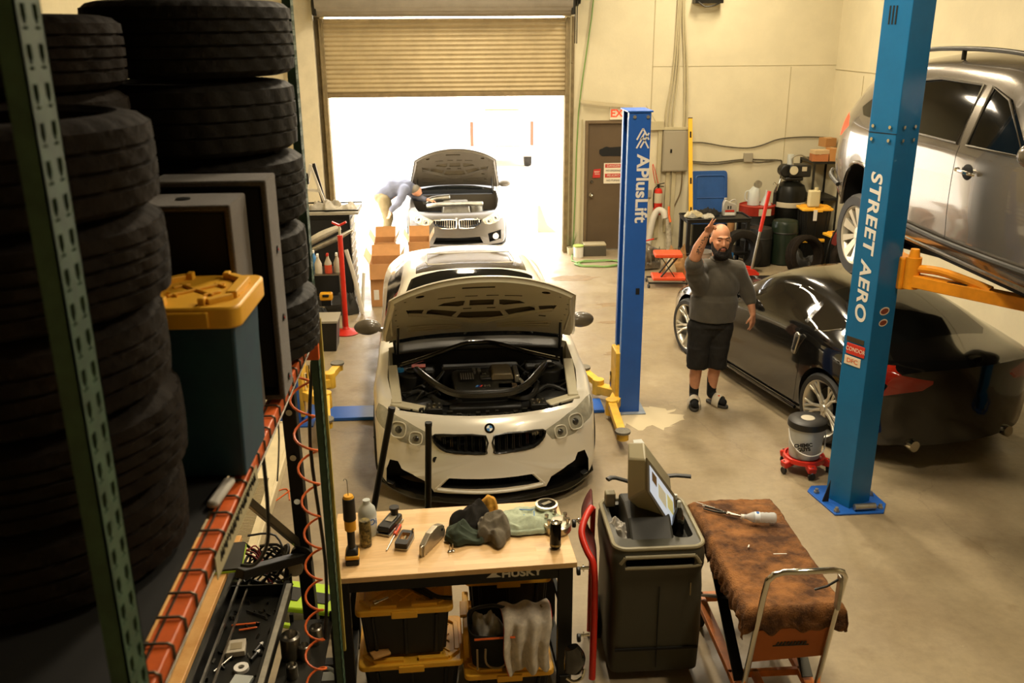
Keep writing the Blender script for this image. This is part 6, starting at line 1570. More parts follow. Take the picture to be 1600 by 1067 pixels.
o = tag(MB().lathe([(.015, 0), (.035, 0), (.035, .018), (.015, .018), (.015, 0)], 30).build('tape_roll', white), 'white tape roll in the open drawer', 'tape'); o.location = (-1.05, 3.655, DZ)
for k, (x, y) in enumerate(((-1.0, 3.80), (-1.005, 3.74))):
    o = thing('marker', ['white and black marker in the drawer, the far one', 'white and black marker in the drawer, the near one'][k], 'marker', (x, y, DZ+.012), rad(70)); MB().cyl((-.035, 0, 0), (.02, 0, 0), .010, n=12).build('barrel', black, o); MB().cyl((.02, 0, 0), (.045, 0, 0), .011, .004, n=12).build('cap', white, o)
o = thing('clear_box', 'small clear plastic box beside the tape roll', 'box', (-1.03, 3.56, DZ), rad(-12)); MB().box(-.045, .045, -.035, .035, 0, .02).build('box', clear2, o, bevel=.003); MB().lathe([(0, .0), (.02, 0), (.02, .016), (0, .016)], 18).build('insert', dkmetal, o)
for k, (x, y, a, mm, nm, lb) in enumerate(((-1.10, 4.0, 5, orange, 'pencil', 'orange pencil in the drawer, the longer one'), (-1.08, 3.96, 12, orange, 'pencil', 'orange pencil in the drawer, the shorter one'), (-1.14, 3.70, 60, steel, 'wrench', 'steel wrench leaning on the left side of the drawer'), (-1.06, 4.08, -30, black, 'screwdriver', 'black screwdriver at the far end of the drawer'))):
    o = thing(nm, lb, nm, (x, y, DZ+.008), rad(a)); L_ = .07 if 'shorter' not in lb else .045; MB().cyl((-L_, 0, 0), (L_*.8, 0, 0), .005, n=8).cyl((L_*.8, 0, 0), (L_, 0, 0), .005, .001, n=8).build('shaft', mm, o)
b = MB()
for i in range(60):
    b.at((rnd.uniform(-1.2, -.96), rnd.uniform(3.32, 4.2), DZ+.006), (rnd.uniform(0, 3), rnd.uniform(0, 3), rnd.uniform(0, 3))).box(-.012, .012, -.005, .005, -.004, .004)
tag(b.build('loose_hardware', dkmetal, smooth=0), 'small dark loose bolts and bits scattered in the drawer', 'hardware', kind='stuff')
o = thing('kneeling_pad', 'black pad with lime green edge lying on the wooden top', 'pad', (-1.265, 4.26, .977), rad(6)); MB().prism(rrect(-.10, .12, -.13, .13, .02), .008, .022).build('pad', mat('pad_black', '1e1c15', .6), o); MB().prism(rrect(-.104, .124, -.134, .134, .022), 0, .010).build('edge', mat('lime_green', '9fbf2a', .5), o)
MB().at().box(0, 0, 0, 0, 0, 0)
# folding engine crane behind the post
cb_ = mat('crane_black', '171611', .45, .5, var=.2)
d = thing('engine_crane', 'black folding hoist standing behind the rack with round bolts', 'hoist', (0, 0, 0))
MB().bar((-.885, 4.50, 1.95), (-.875, 4.56, .06), .075, .075).build('upright', cb_, d, smooth=0, bevel=.006)
for z in (1.72, 1.46, 1.20): MB().cyl((-.878, 4.45, z), (-.878, 4.48, z), .017, n=14).build('bolt', chrome, d)
MB().bar((-1.12, 4.18, 1.42), (-.88, 4.56, .84), .05, .04).build('boom', mat('crane_arm', '4a483d', .35, .7), d, smooth=0, bevel=.004)
MB().bar((-.88, 4.50, .83), (-1.13, 4.10, .99), .06, .05).build('leg', cb_, d, smooth=0, bevel=.006)
MB().cyl((-.93, 4.46, .78), (-.93, 4.50, .78), .05, n=28).build('pivot_disc', mat('disc_pale', 'b3aa92', .4), d)
MB().at((-.89, 4.50, .84), (PI/2, 0, 0)).lathe([(.03, -.02), (.06, -.02), (.062, .02), (.03, .02), (.03, -.02)], 24).build('pivot_wheel', black, d)
MB().bar((-1.05, 4.56, .05), (-.66, 4.56, .05), .07, .06).bar((-.875, 4.56, .05), (-.875, 5.3, .05), .07, .06).build('foot_frame', cb_, d, smooth=0, bevel=.004)
# orange coiled air hose
pts = []
turns = 12
for i in range(turns*14+1):
    t = i/(turns*14); a = 2*PI*turns*t; z = 2.36-1.95*t; r = .042+.006*math.sin(t*9)
    pts.append((-.675+r*math.cos(a)+.02*math.sin(t*5)-.015*t, 3.66+r*math.sin(a), z))
tag(MB().tube([(-.60, 3.6, 2.46)]+pts, .0055, 7).build('coiled_air_hose', orange), 'orange coiled air hose hanging beside the far rack post', 'hose')
tag(MB().tube([(-.60, 3.62, 2.3), (-.64, 3.64, 1.9), (-.62, 3.66, 1.3), (-.65, 3.66, .9)], .008, 7, k=5).build('black_cable', black), 'black cable hanging next to the orange coiled hose', 'cable')
tag(MB().tube([(-.60, 2.85, 2.42), (-.605, 2.86, 2.30), (-.62, 2.84, 2.15)], .003, 5, k=4).build('cable_end', black), 'thin black cable hanging from the middle of the orange beam', 'cable')
tag(MB().tube([(-.562, 2.42, 2.445), (-.565, 2.43, 2.3), (-.58, 2.44, 2.15), (-.63, 2.47, 2.06), (-.68, 2.5, 2.04)], .006, 6, k=5).build('power_cable', black), 'black power cable hanging under the orange beam', 'cable')
# cream louvred panel on the floor
d = thing('louvre_panel', 'long cream louvred panel lying on the floor behind the rack', 'panel', (-1.66, 6.8, 0), rad(2))
MB().box(-.17, .17, -1.35, 1.3, .0, .10).build('casing', cream, d, bevel=.01)
MB().tube([(x, y, .104) for x, y in rrect(-.15, .15, -1.30, 1.25, .02)], .008, 6, closed=True).build('rim', cream, d)
b = MB()
for i in range(60): b.box(-.07, .09, -1.2+i*.022, -1.19+i*.022, .10, .1035)
b.build('slots', mat('slot_brown', '6b5c3c', .8), d, smooth=0)
# lime creeper
lime = mat('lime_green', '9fbf2a', .5)
d = thing('floor_creeper', 'lime green and black floor creeper behind the open drawer', 'creeper', (-1.02, 5.15, 0), rad(-18))
MB().prism([(-.28, -.16), (.28, -.12), (.30, .10), (.12, .16), (-.24, .14)], .10, .14).build('board', lime, d, bevel=.012)
MB().box(-.18, -.02, -.07, .07, .14, .146).box(.04, .18, -.06, .05, .14, .146).build('pad', mat('pad_black', '1e1c15', .6), d, bevel=.004)
MB().tube([(-.28, -.22, .08), (.05, -.24, .08), (.32, -.16, .10)], .018, 8, k=3).build('side_rail', lime, d)
for x in (-.22, .22):
    for y in (-.1, .1): MB().at((x, y, .03), (0, PI/2, 0)).lathe([(0, -.012), (.026, -.012), (.03, 0), (.026, .012), (0, .012)], 16).build('caster', black, d); MB().cyl((x, y, .05), (x, y, .11), .01, n=8).build('caster_stem', steel, d)
# parts cart in the shadow between drawer and bench
d = thing('parts_cart', 'dark metal parts shelf between the open drawer and the workbench', 'shelf', (-.82, 4.0, 0))
for z in (.60, .20): MB().box(-.10, .12, -.40, .22, z, z+.015).build('shelf', dkmetal, d, smooth=0)
for x in (-.095, .115):
    for y in (-.395, .215): MB().box(x-.01, x+.01, y-.01, y+.01, 0, .66).build('leg', dkmetal, d, smooth=0)
cl_ = [(-.87, 3.92, .05, 'largest'), (-.76, 4.03, .035, 'farthest'), (-.80, 3.90, .03, 'smallest'), (-.84, 3.76, .028, 'nearest')]
for x, y, r, w_n in cl_:
    o = tag(MB().lathe([(0, 0), (r, 0), (r, r*2.4), (r*.8, r*2.6), (r*.8, r*1.6), (0, r*1.6)], 24).build('metal_cup', steel), 'open steel cup on the dark parts shelf, the %s one' % w_n, 'cup', 'steel cups on the parts shelf'); o.location = (x, y, .616)
o = thing('jug', 'cloudy plastic jug on the floor left of the workbench', 'jug', (-.80, 4.33, 0), 0)
MB().prism(rrect(-.085, .085, -.06, .06, .03), 0, .15).add([], []).build('body', clear2, o, bevel=.02, seg=3); MB().tube([(-.05, 0, .14), (-.05, 0, .20), (-.045, 0, .22)], [.035, .022, .022], 16).build('neck', clear2, o); MB().tube([(-.03, 0, .20), (.03, 0, .21), (.075, 0, .17), (.075, 0, .08)], .012, 8, k=4).build('handle', clear2, o)
# wiring clump and cable loops
b = MB()
for i in range(14):
    a = rnd.uniform(0, 6); b.tube([(-1.10+.12*math.cos(a+t*1.1)*(1+.3*rnd.random()), 4.48+.16*math.sin(a+t*1.1), .55+.25*rnd.random()+.02*t) for t in range(7)], rnd.uniform(.005, .009), 6, k=4)
tag(b.build('wiring_harness', black), 'tangled black and red wiring behind the open drawer', 'wiring', kind='stuff')
b = MB()
for i in range(4): b.tube([(-1.22+.02*i, 4.42, .93), (-1.12, 4.40+.03*i, .90), (-1.04, 4.35, .80-.03*i), (-1.0, 4.30+.02*i, .70)], .004, 6, k=5)
tag(b.build('red_wire', mat('wire_red', '7a1c14', .5)), 'loose red wires running into the dark wiring', 'wiring', kind='stuff')
tag(MB().tube([(-1.5+.12*math.cos(t*1.0), 6.7+.2*math.sin(t*1.3), .006) for t in range(7)], .005, 6, k=5).build('floor_hose', orange), 'thin orange hose lying on the floor behind the rack', 'hose')
# ================================================================ front wall: fittings right of the brown door
d = thing('panel_box', 'grey electrical panel box on the wall below the conduits', 'electrical panel', (3.735, 15.3, 1.34))
MB().box(-.22, .215, -.11, 0, 0, .67).build('cabinet', mat('panel_grey', '8e8672', .5, var=.05), d, smooth=0, bevel=.004)
dd = MB().box(-.205, .20, -.118, -.108, .015, .655).build('panel_door', mat('panel_grey2', '958d78', .5), d, smooth=0, bevel=.003)
MB().box(-.10, -.07, -.126, -.117, .31, .37).build('latch', black, dd, smooth=0)
cdm = mat('conduit_paint', 'b3a885', .55, var=.1)
for i, (xt, xb, w_) in enumerate(((3.60, 3.56, .5), (3.65, 3.62, .35), (3.70, 3.68, .2), (3.78, 3.86, -.6), (3.83, 3.90, -.3))):
    o = tag(MB().tube([(3.68+i*.02, 15.27, 6.3), (3.67+i*.022, 15.27, 4.2), (3.645+i*.04+(.06 if i > 2 else 0), 15.27, 3.0), (xb-.0, 15.27, 2.35), (xb, 15.27, 2.01)], .014, 8, k=4).build('conduit', cdm), 'thin wall conduit above the grey panel box, number %s from the left' % ['one', 'two', 'three', 'four', 'five'][i], 'conduit', 'conduits running down into the panel box')
tag(MB().box(3.50, 3.94, 15.24, 15.3, 2.015, 2.06).box(3.22, 3.52, 15.22, 15.3, 2.02, 2.16).build('wireway', cdm, smooth=0, bevel=.004), 'cream wireway box above the grey panel box', 'wireway')
for i, (x0, x1, zb) in enumerate(((3.60, 3.60, .3), (3.70, 3.70, .25), (3.44, 3.44, .2))):
    tag(MB().box(x0, x0+.07, 15.25, 15.3, zb, 1.34 if i < 2 else 2.02).build('wall_channel', cdm, smooth=0, bevel=.004), ['cream channel running down under the panel box, the middle one', 'cream channel running down under the panel box, the right one', 'cream channel behind the fire extinguisher'][i], 'channel')
tag(MB().tube([(3.88, 15.28, 1.34), (3.87, 15.28, 1.0), (3.80, 15.28, .80), (3.72, 15.28, .62)], .010, 6, k=4).build('wall_cable', mat('cable_brown', '6b5a3c', .6)), 'brown cable curling down from the panel box', 'cable')
cabm = mat('cable_dark', '4a4230', .6)
tag(MB().tube([(3.96, 15.28, 1.80), (4.2, 15.28, 1.80), (4.6, 15.28, 1.73), (4.95, 15.28, 1.70), (5.2, 15.28, 1.74), (5.5, 15.28, 1.84), (5.9, 15.28, 1.87), (6.3, 15.28, 1.86)], .010, 6, k=5).build('wall_cable', cabm), 'dark cable sagging along the wall, the upper one', 'cable')
tag(MB().tube([(3.96, 15.28, 1.50), (4.4, 15.27, 1.47), (4.9, 15.28, 1.51), (5.3, 15.28, 1.50), (5.52, 15.28, 1.49), (5.58, 15.28, 1.44), (5.58, 15.28, 1.05)], .011, 6, k=5).tube([(3.96, 15.27, 1.48), (4.4, 15.27, 1.44), (4.9, 15.27, 1.49), (5.2, 15.27, 1.46), (5.5, 15.27, 1.50)], .008, 6, k=5).build('wall_cable', cabm), 'pair of dark cables along the wall through the square junction box', 'cable')
tag(MB().cb((4.99, 15.27, 1.545), (.15, .06, .15)).build('junction_box', mat('panel_grey2', '958d78', .5), bevel=.006), 'square grey junction box on the wall cables', 'junction box')
tag(MB().cb((3.30, 15.28, .96), (.13, .05, .13)).build('outlet_box', mat('panel_grey2', '958d78', .5), bevel=.006), 'grey outlet box on the wall left of the fire extinguisher', 'outlet box')
d = thing('fire_extinguisher', 'red fire extinguisher with pale label hanging on the wall', 'fire extinguisher', (3.47, 15.20, .62))
MB().lathe([(0, 0), (.068, .0), (.075, .012), (.075, .36), (.06, .42), (.025, .445), (0, .445)], 30).build('cylinder', redp, d)
MB().lathe([(.0755, .20), (.0762, .205), (.0762, .36), (.0755, .365)], 30).build('label', mat('label_paper2', 'b8ad92', .5), d)
MB().cyl((0, 0, .44), (0, 0, .50), .018, n=12).bar((-.03, 0, .50), (.10, 0, .53), .02, .012).bar((-.03, 0, .485), (.09, 0, .47), .02, .012).build('valve_lever', dkmetal, d); MB().tube([(-.02, -.02, .48), (-.075, -.03, .44), (-.085, -.03, .3), (-.08, -.03, .12)], .009, 8, k=4).build('hose', black, d)
MB().box(-.03, .03, .06, .08, .35, .5).build('bracket', steel, d)
tag(MB().tube([(3.42, 15.24, 1.14), (3.36, 15.22, 1.40), (3.37, 15.25, 1.46)], .006, 6, k=3).tube([(3.47, 15.24, 1.14), (3.40, 15.22, 1.36), (3.37, 15.25, 1.46)], .006, 6, k=3).build('striped_cord', redp), 'red and white cord looped above the fire extinguisher', 'cord')
d = thing('spirit_level', 'tall yellow spirit level leaning against the wall', 'level', (3.93, 14.72, .60))
def lev(b, x0, x1, z0, z1, e=0): return b.add([(x0, -e, z0), (x1, -e, z0), (x1, .03+e, z0), (x0, .03+e, z0)]+[(x0, -e+(z1-z0)*.25, z1), (x1, -e+(z1-z0)*.25, z1), (x1, .03+e+(z1-z0)*.25, z1), (x0, .03+e+(z1-z0)*.25, z1)], [(0, 3, 2, 1), (4, 5, 6, 7), (0, 1, 5, 4), (1, 2, 6, 5), (2, 3, 7, 6), (3, 0, 4, 7)])
d.rotation_euler = (0, 0, 0)
b = MB().at((0, 0, 0), (rad(-14), 0, 0)); b.box(-.033, .033, 0, .03, 0, 1.66); b.build('body', mat('level_yellow', 'e0ac2c', .45), d, bevel=.003)
for z in (.12, .60, 1.35):
    b = MB().at((0, 0, 0), (rad(-14), 0, 0)); b.box(-.014, .014, -.003, .004, z, z+.10); b.build('vial_window', black if z < .2 else dkmetal, d, smooth=0)
MB().at((0, 0, 0), (rad(-14), 0, 0)).box(-.034, .034, -.002, .032, 1.66, 1.675).build('end_cap', black, d)
o = thing('plastic_tray', 'large blue plastic lid standing behind the black cart', 'tray', (4.33, 15.02, .46), 0)
b = MB().at((0, 0, 0), (rad(-12), 0, 0)); b.prism([(p[0], p[1]) for p in rrect(-.33, .30, 0, .90, .06)], -.02, .02, 'y').build('panel', bluep, o, smooth=40, bevel=.008)
b = MB().at((0, 0, 0), (rad(-12), 0, 0)); b.tube([(x, -.024, z) for x, z in rrect(-.24, .26, .08, .82, .05)], .014, 8, closed=True).tube([(-.24, -.024, .45), (.26, -.024, .45)], .008, 6); b.build('rim', bluep, o)
MB().box(-.29, .29, -.05, .05, -.46, .02).build('support_box', black, o, smooth=0)

# black utility cart
d = thing('utility_cart', 'black two shelf plastic utility cart behind the standing man', 'cart', (4.12, 14.05, 0))
b = MB(); 
MB().prism(rrect(-.50, .52, -.26, .27, .04), .74, .79).build('top_tray', black, d, bevel=.008); MB().prism(rrect(-.50, .52, -.26, .27, .04), .22, .27).build('lower_tray', black, d, bevel=.008)
MB().tube([(x, y, .80) for x, y in rrect(-.50, .52, -.26, .27, .04)], .014, 6, closed=True).build('tray_rim', black, d)
for x in (-.46, .48):
    for y in (-.22, .23): lg = MB().box(x-.03, x+.03, y-.03, y+.03, .12, .75).build('leg', black, d, bevel=.006); MB().at((x, y, .06), (0, PI/2, 0)).lathe([(0, -.018), (.055, -.018), (.06, 0), (.055, .018), (0, .018)], 20).build('caster', matblack, lg)
CT = .815
o = thing('oil_jug', 'silver grey motor oil jug on the right of the black cart', 'jug', (4.36, 14.08, CT-.02), 0)
MB().prism([(-.10, 0), (.10, 0), (.11, .02), (.11, .15), (.095, .19), (.0, .22), (-.05, .255), (-.085, .255), (-.105, .20), (-.11, .02)], -.045, .045, 'y').build('body', mat('jug_silver', 'a9a59a', .35, .3), o, bevel=.014, seg=3)
MB().tube([(-.0, 0, .215), (.04, 0, .245), (.095, 0, .245), (.105, 0, .18)], .013, 8, k=4).build('handle', mat('jug_silver', 'a9a59a', .35, .3), o); MB().cyl((-.067, 0, .25), (-.067, 0, .285), .022, n=14).build('cap', mat('jug_silver', 'a9a59a', .35, .3), o)
MB().box(-.075, .07, -.048, -.046, .07, .10).build('label_band', redp, o, smooth=0); MB().box(-.04, -.02, -.048, -.046, .115, .165).box(.0, .02, -.048, -.046, .115, .165).build('label_bars', black, o, smooth=0); MB().box(-.08, .08, -.0475, -.046, .02, .06).build('label_lower', white, o, smooth=0)
for i, (x, y, rx_, ry_, h, c, nm, lb) in enumerate((
 (3.78, 14.0, .14, .10, .10, 'b5a987', 'paper_rag', 'crumpled pale paper on the left of the black cart'),
 (4.02, 14.1, .20, .12, .12, '1b1913', 'rag', 'black cloth heaped on the black cart'),
 (3.98, 13.90, .10, .07, .07, 'b3ad9c', 'rag', 'pale rag at the front edge of the black cart'),
 (3.74, 13.9, .08, .06, .08, '8d8877', 'rag', 'grey rag at the left front corner of the black cart'))):
    cmound(nm, 40+i, rx_, ry_, h, mat('cloth_%s' % c, c, .9, var=.3, vs=20), lb, (x, y, CT-.015), rid=9)
o = tag(MB().tube([(-.12, 0, 0), (.12, 0, 0)], [.016, .010], 8).build('wrench', chrome), 'chrome wrench hanging on the front of the black cart', 'wrench'); o.location = (4.02, 13.765, .66)
o = thing('tyre', 'mounted dark tyre leaning below the front of the black cart', 'tyre', (4.45, 13.60, .34), rot=(rad(80), 0, rad(8)))
MB().lathe([(.20, -.08), (.26, -.1), (.31, -.09), (.33, -.05), (.33, .05), (.31, .09), (.26, .1), (.20, .08), (.20, -.08)], 48).build('tread', rubber, o)
o = thing('bucket', 'grey plastic bucket on the lower shelf left of the man', 'bucket', (3.84, 13.60, .0), 0)
MB().lathe([(0, 0), (.12, 0), (.15, .33), (.157, .335), (.157, .35), (.145, .35), (.115, .01), (0, .01)], 32).build('pail', mat('bucket_grey', '8b8378', .5), o); MB().tube([(-.15, 0, .33), (-.12, -.12, .25), (0, -.16, .22), (.12, -.12, .25), (.15, 0, .33)], .005, 6, k=4).build('handle', steel, o)
# white elbow pipe with wrapped pipe
o = tag(MB().tube([(3.26, 14.95, .02), (3.30, 14.98, .3), (3.36, 15.0, .60), (3.44, 15.02, .72), (3.52, 14.98, .70), (3.55, 14.95, .60)], .055, 14, k=5).build('bent_duct', mat('duct_white', 'c3bdae', .6, var=.1)), 'white bent duct pipe standing against the wall', 'pipe')
o = thing('wrapped_pipe', 'pipe wrapped in dirty white and orange tape beside the white bent duct', 'pipe', (3.62, 14.88, 0)); MB().tube([(0, 0, 0), (.0, .02, .25), (-.02, .05, .5), (-.03, .1, .72)], [.045, .05, .045, .04], 12, k=4).build('pipe', mat('wrap_white', 'b3a992', .8, var=.4, vs=20), o); MB().tube([(-.0, -.03, .55), (-.02, .02, .66), (-.02, .06, .80)], .02, 8, k=3).build('orange_tape', orange, o)
# drum with jug and funnel
o = thing('steel_drum', 'dark oil drum with a red open top beside the black cart', 'drum', (4.99, 14.62, 0), 0)
MB().lathe([(0, 0), (.28, 0), (.285, .02), (.285, .28), (.292, .30), (.285, .32), (.285, .56), (.292, .58), (.285, .60), (.285, .72)], 40).build('barrel', mat('drum_dark', '1a1a14', .5, .3), o)
MB().lathe([(.285, .72), (.287, .73), (.287, .85), (.292, .865), (.28, .87), (.27, .845), (0, .845)], 40).build('red_top', mat('drum_red', '9c2a18', .45, var=.2), o)
MB().box(-.06, .14, -.292, -.286, .73, .84).build('label', mat('label_paper2', 'b8ad92', .5), o)
o = thing('jug', 'white plastic jug with a round gauge standing on the red drum', 'jug', (4.95, 14.70, .85), 0); MB().tube([(0, 0, 0), (0, 0, .20), (.03, 0, .28)], [.10, .10, .06], 20).build('body', clear2, o, fix=True); MB().tube([(-.08, 0, .05), (-.14, 0, .09), (-.14, 0, .21), (-.08, 0, .23)], .012, 8, k=3).build('handle', clear2, o); MB().cyl((.06, 0, .33), (.06, .03, .33), .065, n=24).build('gauge', alu, o)
o = thing('funnel', 'pale conical funnel on the red drum', 'funnel', (5.15, 14.68, .85), 0); MB().lathe([(.10, 0), (.09, .02), (.02, .17), (.015, .24), (0, .24)], 24).build('cone', clear2, o)
o = thing('grease_gun', 'black hand pump with silver handle behind the red drum', 'tool', (5.28, 14.63, .86), 0); MB().cyl((0, 0, 0), (0, 0, .20), .03, n=16).build('barrel', black, o); MB().tube([(0, 0, .2), (.02, 0, .30), (-.02, 0, .36), (-.05, 0, .33)], .007, 8, k=3).tube([(.02, 0, .22), (.07, 0, .42)], .006, 6).build('lever', chrome, o)
o = tag(MB().cyl((4.62, 14.75, 0), (4.62, 14.75, .84), .06, n=20).cyl((4.62, 14.75, .84), (4.62, 14.75, .86), .065, .04, n=20).build('cardboard_tube', card), 'tan cardboard tube standing left of the red drum', 'tube')
# trash bins, tank
for i, (x, y, h, r, lb, c) in enumerate(((5.30, 14.10, .72, .21, 'dark green glossy canister in front of the red drum', '1c261a'), (4.88, 14.06, .62, .20, 'black round bin in front of the red drum', '15140f'))):
    o = thing('canister' if i == 0 else 'waste_bin', lb, 'canister' if i == 0 else 'bin', (x, y, 0)); MB().lathe([(0, 0), (r*.85, 0), (r, .02), (r, h*.9), (r*.9, h*.97), (r*.4, h), (0, h)], 36).build('body', mat('bin_%d' % i, c, .3 if i == 0 else .55), o); MB().lathe([(r*1.0, h*.70), (r*1.03, h*.72), (r*1.0, h*.74)], 36).build('band', black, o)
o = thing('air_compressor', 'tall black air compressor with motor and gauge on top near the corner', 'air compressor', (5.56, 14.72, 0))
MB().lathe([(0, .12), (.20, .15), (.25, .25), (.26, 1.05), (.22, 1.16), (.12, 1.22), (0, 1.23)], 36).build('tank', mat('tank_black', '14140f', .35, .4), o); MB().lathe([(.262, .82), (.266, .825), (.266, .90), (.262, .905)], 36).build('label_band', mat('label_paper2', 'b8ad92', .5), o)
MB().cb((.10, .0, 1.40), (.36, .24, .20)).cyl((-.12, -.08, 1.40), (-.12, .1, 1.40), .10, n=20).cb((.02, 0, 1.27), (.3, .2, .06)).build('motor', black, o, bevel=.02); MB().cyl((-.03, -.14, 1.42), (-.03, -.17, 1.42), .07, n=24).build('gauge', chrome, o); MB().tube([(-.03, -.1, 1.5), (-.05, -.1, 1.62), (.08, -.1, 1.66), (.2, -.1, 1.6)], .012, 8, k=4).build('copper_pipe', alu, o); MB().cyl((-.05, -.02, 1.50), (-.05, -.02, 1.66), .05, n=18).build('filter_jar', clear2, o); MB().box(.12, .2, -.125, -.118, 1.40, 1.47).build('sticker', mat('label_paper2', 'b8ad92', .5), o)
for k in range(3): a = 2*PI*k/3; MB().bar((.16*math.cos(a), .16*math.sin(a), .2), (.22*math.cos(a), .22*math.sin(a), 0), .04, .02).build('leg', black, o)
# stacked bins with yellow lids
for i, (x, y, z, lb, h) in enumerate(((5.80, 14.22, .0, 'black bin with yellow lid in the dark corner heap, bottom one', .38), (5.80, 14.22, .385, 'black bin with yellow lid in the dark corner heap, upper one', .50), (6.08, 13.70, .0, 'black bin with yellow lid nearest the raised silver car', .55))):
    tote('storage_tote', (x, y, z), rad([2, -3, 8][i]), .50, .38, h, toteb, yellow, lb, 'totes in the back corner')
for i, (x, y, z) in enumerate(((5.74, 14.02, .70), (6.0, 13.55, .35))): o = tag(MB().box(-.03, .03, -.004, .004, 0, .17).build('paper_label', white, smooth=0), ['white paper label stuck on the upper black bin', 'white paper label stuck on the bin nearest the raised car'][i], 'label'); o.location = (x, y, z)
o = thing('jug', 'cream square jug standing on a yellow lid in the back corner', 'jug', (5.74, 14.15, .905)); MB().prism(rrect(-.09, .09, -.06, .06, .03), 0, .26).build('body', mat('jug_cream', 'c6b98f', .5), o, bevel=.02, seg=3); MB().cyl((.03, 0, .25), (.03, 0, .30), .03, n=16).build('cap', mat('jug_cream', 'c6b98f', .5), o)
# boxes on a high corner shelf
o = thing('wall_shelf', 'dark shelf unit in the far corner loaded with small boxes', 'shelf', (6.10, 14.88, 0))
for z in (.3, .9, 1.5): MB().box(-.20, .26, -.22, .4, z, z+.04).build('board', black, o, smooth=0)
for x in (-.19, .25):
    for y in (-.21, .39): MB().box(x-.015, x+.015, y-.015, y+.015, 0, 1.54).build('post', black, o, smooth=0)
for i, (x, y, z, sx, sy, sz, c) in enumerate(((6.0, 14.75, 1.545, .26, .2, .11, 'a8693c'), (6.22, 14.75, 1.545, .16, .2, .2, 'b07d45'), (6.02, 14.75, 1.66, .28, .18, .06, 'c0a57a'), (6.20, 14.95, 1.75, .2, .2, .14, 'a07442'))):
    o = thing('cardboard_box', ['reddish cardboard box at the left of the corner shelf', 'tan cardboard box at the right of the corner shelf', 'pale flat carton on the reddish box', 'tan cardboard box at the back of the corner shelf'][i], 'box', (x, y, z), rad(i*7-8)); MB().box(-sx/2, sx/2, -sy/2, sy/2, 0, sz).build('carton', mat('card_%s' % c, c, .85), o, smooth=0); MB().box(-sx*.05, sx*.05, -sy/2-.001, sy/2, sz, sz+.002).build('tape', mat('tape_tan', 'c9b48a', .4), o, smooth=0)
# dark heap under the raised car: spare wheels, car parts
for i, (x, y, z, rx_, rz_, lb) in enumerate(((5.3, 13.35, .30, 78, 20, 'dark bare tyre standing in the heap behind the black coupe, left one'), (5.95, 13.0, .32, 82, -15, 'dark bare tyre standing in the heap behind the black coupe, right one'), (5.35, 12.65, .0, 0, 0, 'dark tyre lying flat in front of the heap'))):
    tyre(tC, (x, y, z), lb, None, (rad(rx_), 0, rad(rz_)))
cmound('tarp', 61, .30, .22, .36, mat('tarp_dark', '1d1c16', .6, var=.3), 'dark crumpled tarp heaped behind the black coupe', (5.55, 13.72, 0), rid=4)
o = thing('red_case', 'small dull red case behind the rear wheel of the raised car', 'case', (5.95, 13.35, .45)); MB().box(-.15, .15, -.1, .1, 0, .2).build('body', mat('case_red', '6b2015', .6), o, bevel=.01); MB().box(-.15, .15, -.1, .1, -.45, 0).build('stand', black, o, smooth=0); MB().tube([(-.05, 0, .2), (-.04, 0, .24), (.04, 0, .24), (.05, 0, .2)], .008, 6).build('handle', black, o)
tag(MB().tube([(5.53, 13.0, 0), (5.55, 13.0, .3), (5.60, 13.0, .62), (5.68, 13.0, .78), (5.8, 13.0, .86)], .012, 8, k=4).build('drip_stand', dkmetal), 'thin bent metal rod rising in front of the corner heap', 'rod')
# floor jack with red handle
o = thing('floor_jack', 'red floor jack with a long red and grey handle leaning back', 'floor jack', (4.42, 13.2, 0), 0)
MB().prism([(-.26, .03), (.14, .03), (.17, .10), (.10, .16), (-.02, .19), (-.26, .10)], -.12, -.09, 'y').prism([(-.26, .03), (.14, .03), (.17, .10), (.10, .16), (-.02, .19), (-.26, .10)], .09, .12, 'y').box(-.2, .1, -.09, .09, .06, .12).build('frame', redp, o, smooth=0, bevel=.006)
MB().cyl((-.20, 0, .12), (-.20, 0, .17), .05, n=20).build('saddle', dkmetal, o)
hnd = MB().cyl((.08, 0, .15), (.17, .02, .72), .020, n=14).build('handle_lower', alu, o); MB().cyl((.17, .02, .72), (.27, .04, 1.32), .028, n=14).build('handle_grip', redp, hnd)
for x in (-.22, .12): MB().cyl((x, -.14, .04), (x, .14, .04), .04, n=18).build('roller', dkmetal, o)
tag(MB().box(4.12, 4.22, 13.55, 13.63, 0, .30).box(4.24, 4.32, 13.55, 13.63, 0, .32).build('blue_box', mat('box_blue', '1a5f9c', .5), smooth=0, bevel=.01), 'bright blue carton between the black cart and the red jack', 'box')
# creeper seat
o = thing('creeper_seat', 'folding mechanic seat with two orange pads left of the standing man', 'creeper seat', (3.14, 12.95, 0), rad(-6))
MB().box(-.20, .20, -.15, .15, .44, .50).build('seat_pad', mat('pad_orange', 'cf4a22', .5), o, bevel=.015, seg=3); MB().box(-.22, .26, -.16, .16, .10, .155).build('lower_pad', mat('pad_orange', 'cf4a22', .5), o, bevel=.015, seg=3)
MB().bar((-.14, -.12, .10), (.13, -.12, .45), .05, .015, up=(1, 0, 0)).bar((-.14, .12, .10), (.13, .12, .45), .05, .015, up=(1, 0, 0)).bar((.1, -.12, .15), (-.1, -.12, .44), .02, .012).build('folding_arm', dkmetal, o); MB().tube([(-.28, -.18, .075), (.28, -.18, .075), (.30, .18, .075), (-.28, .18, .075)], .014, 8, closed=True).build('base_frame', dkmetal, o)
for x in (-.28, .28):
    for y in (-.18, .18): MB().at((x, y, .03), (0, PI/2, .3)).lathe([(0, -.012), (.028, -.012), (.032, 0), (.028, .012), (0, .012)], 18).build('caster', black, o)
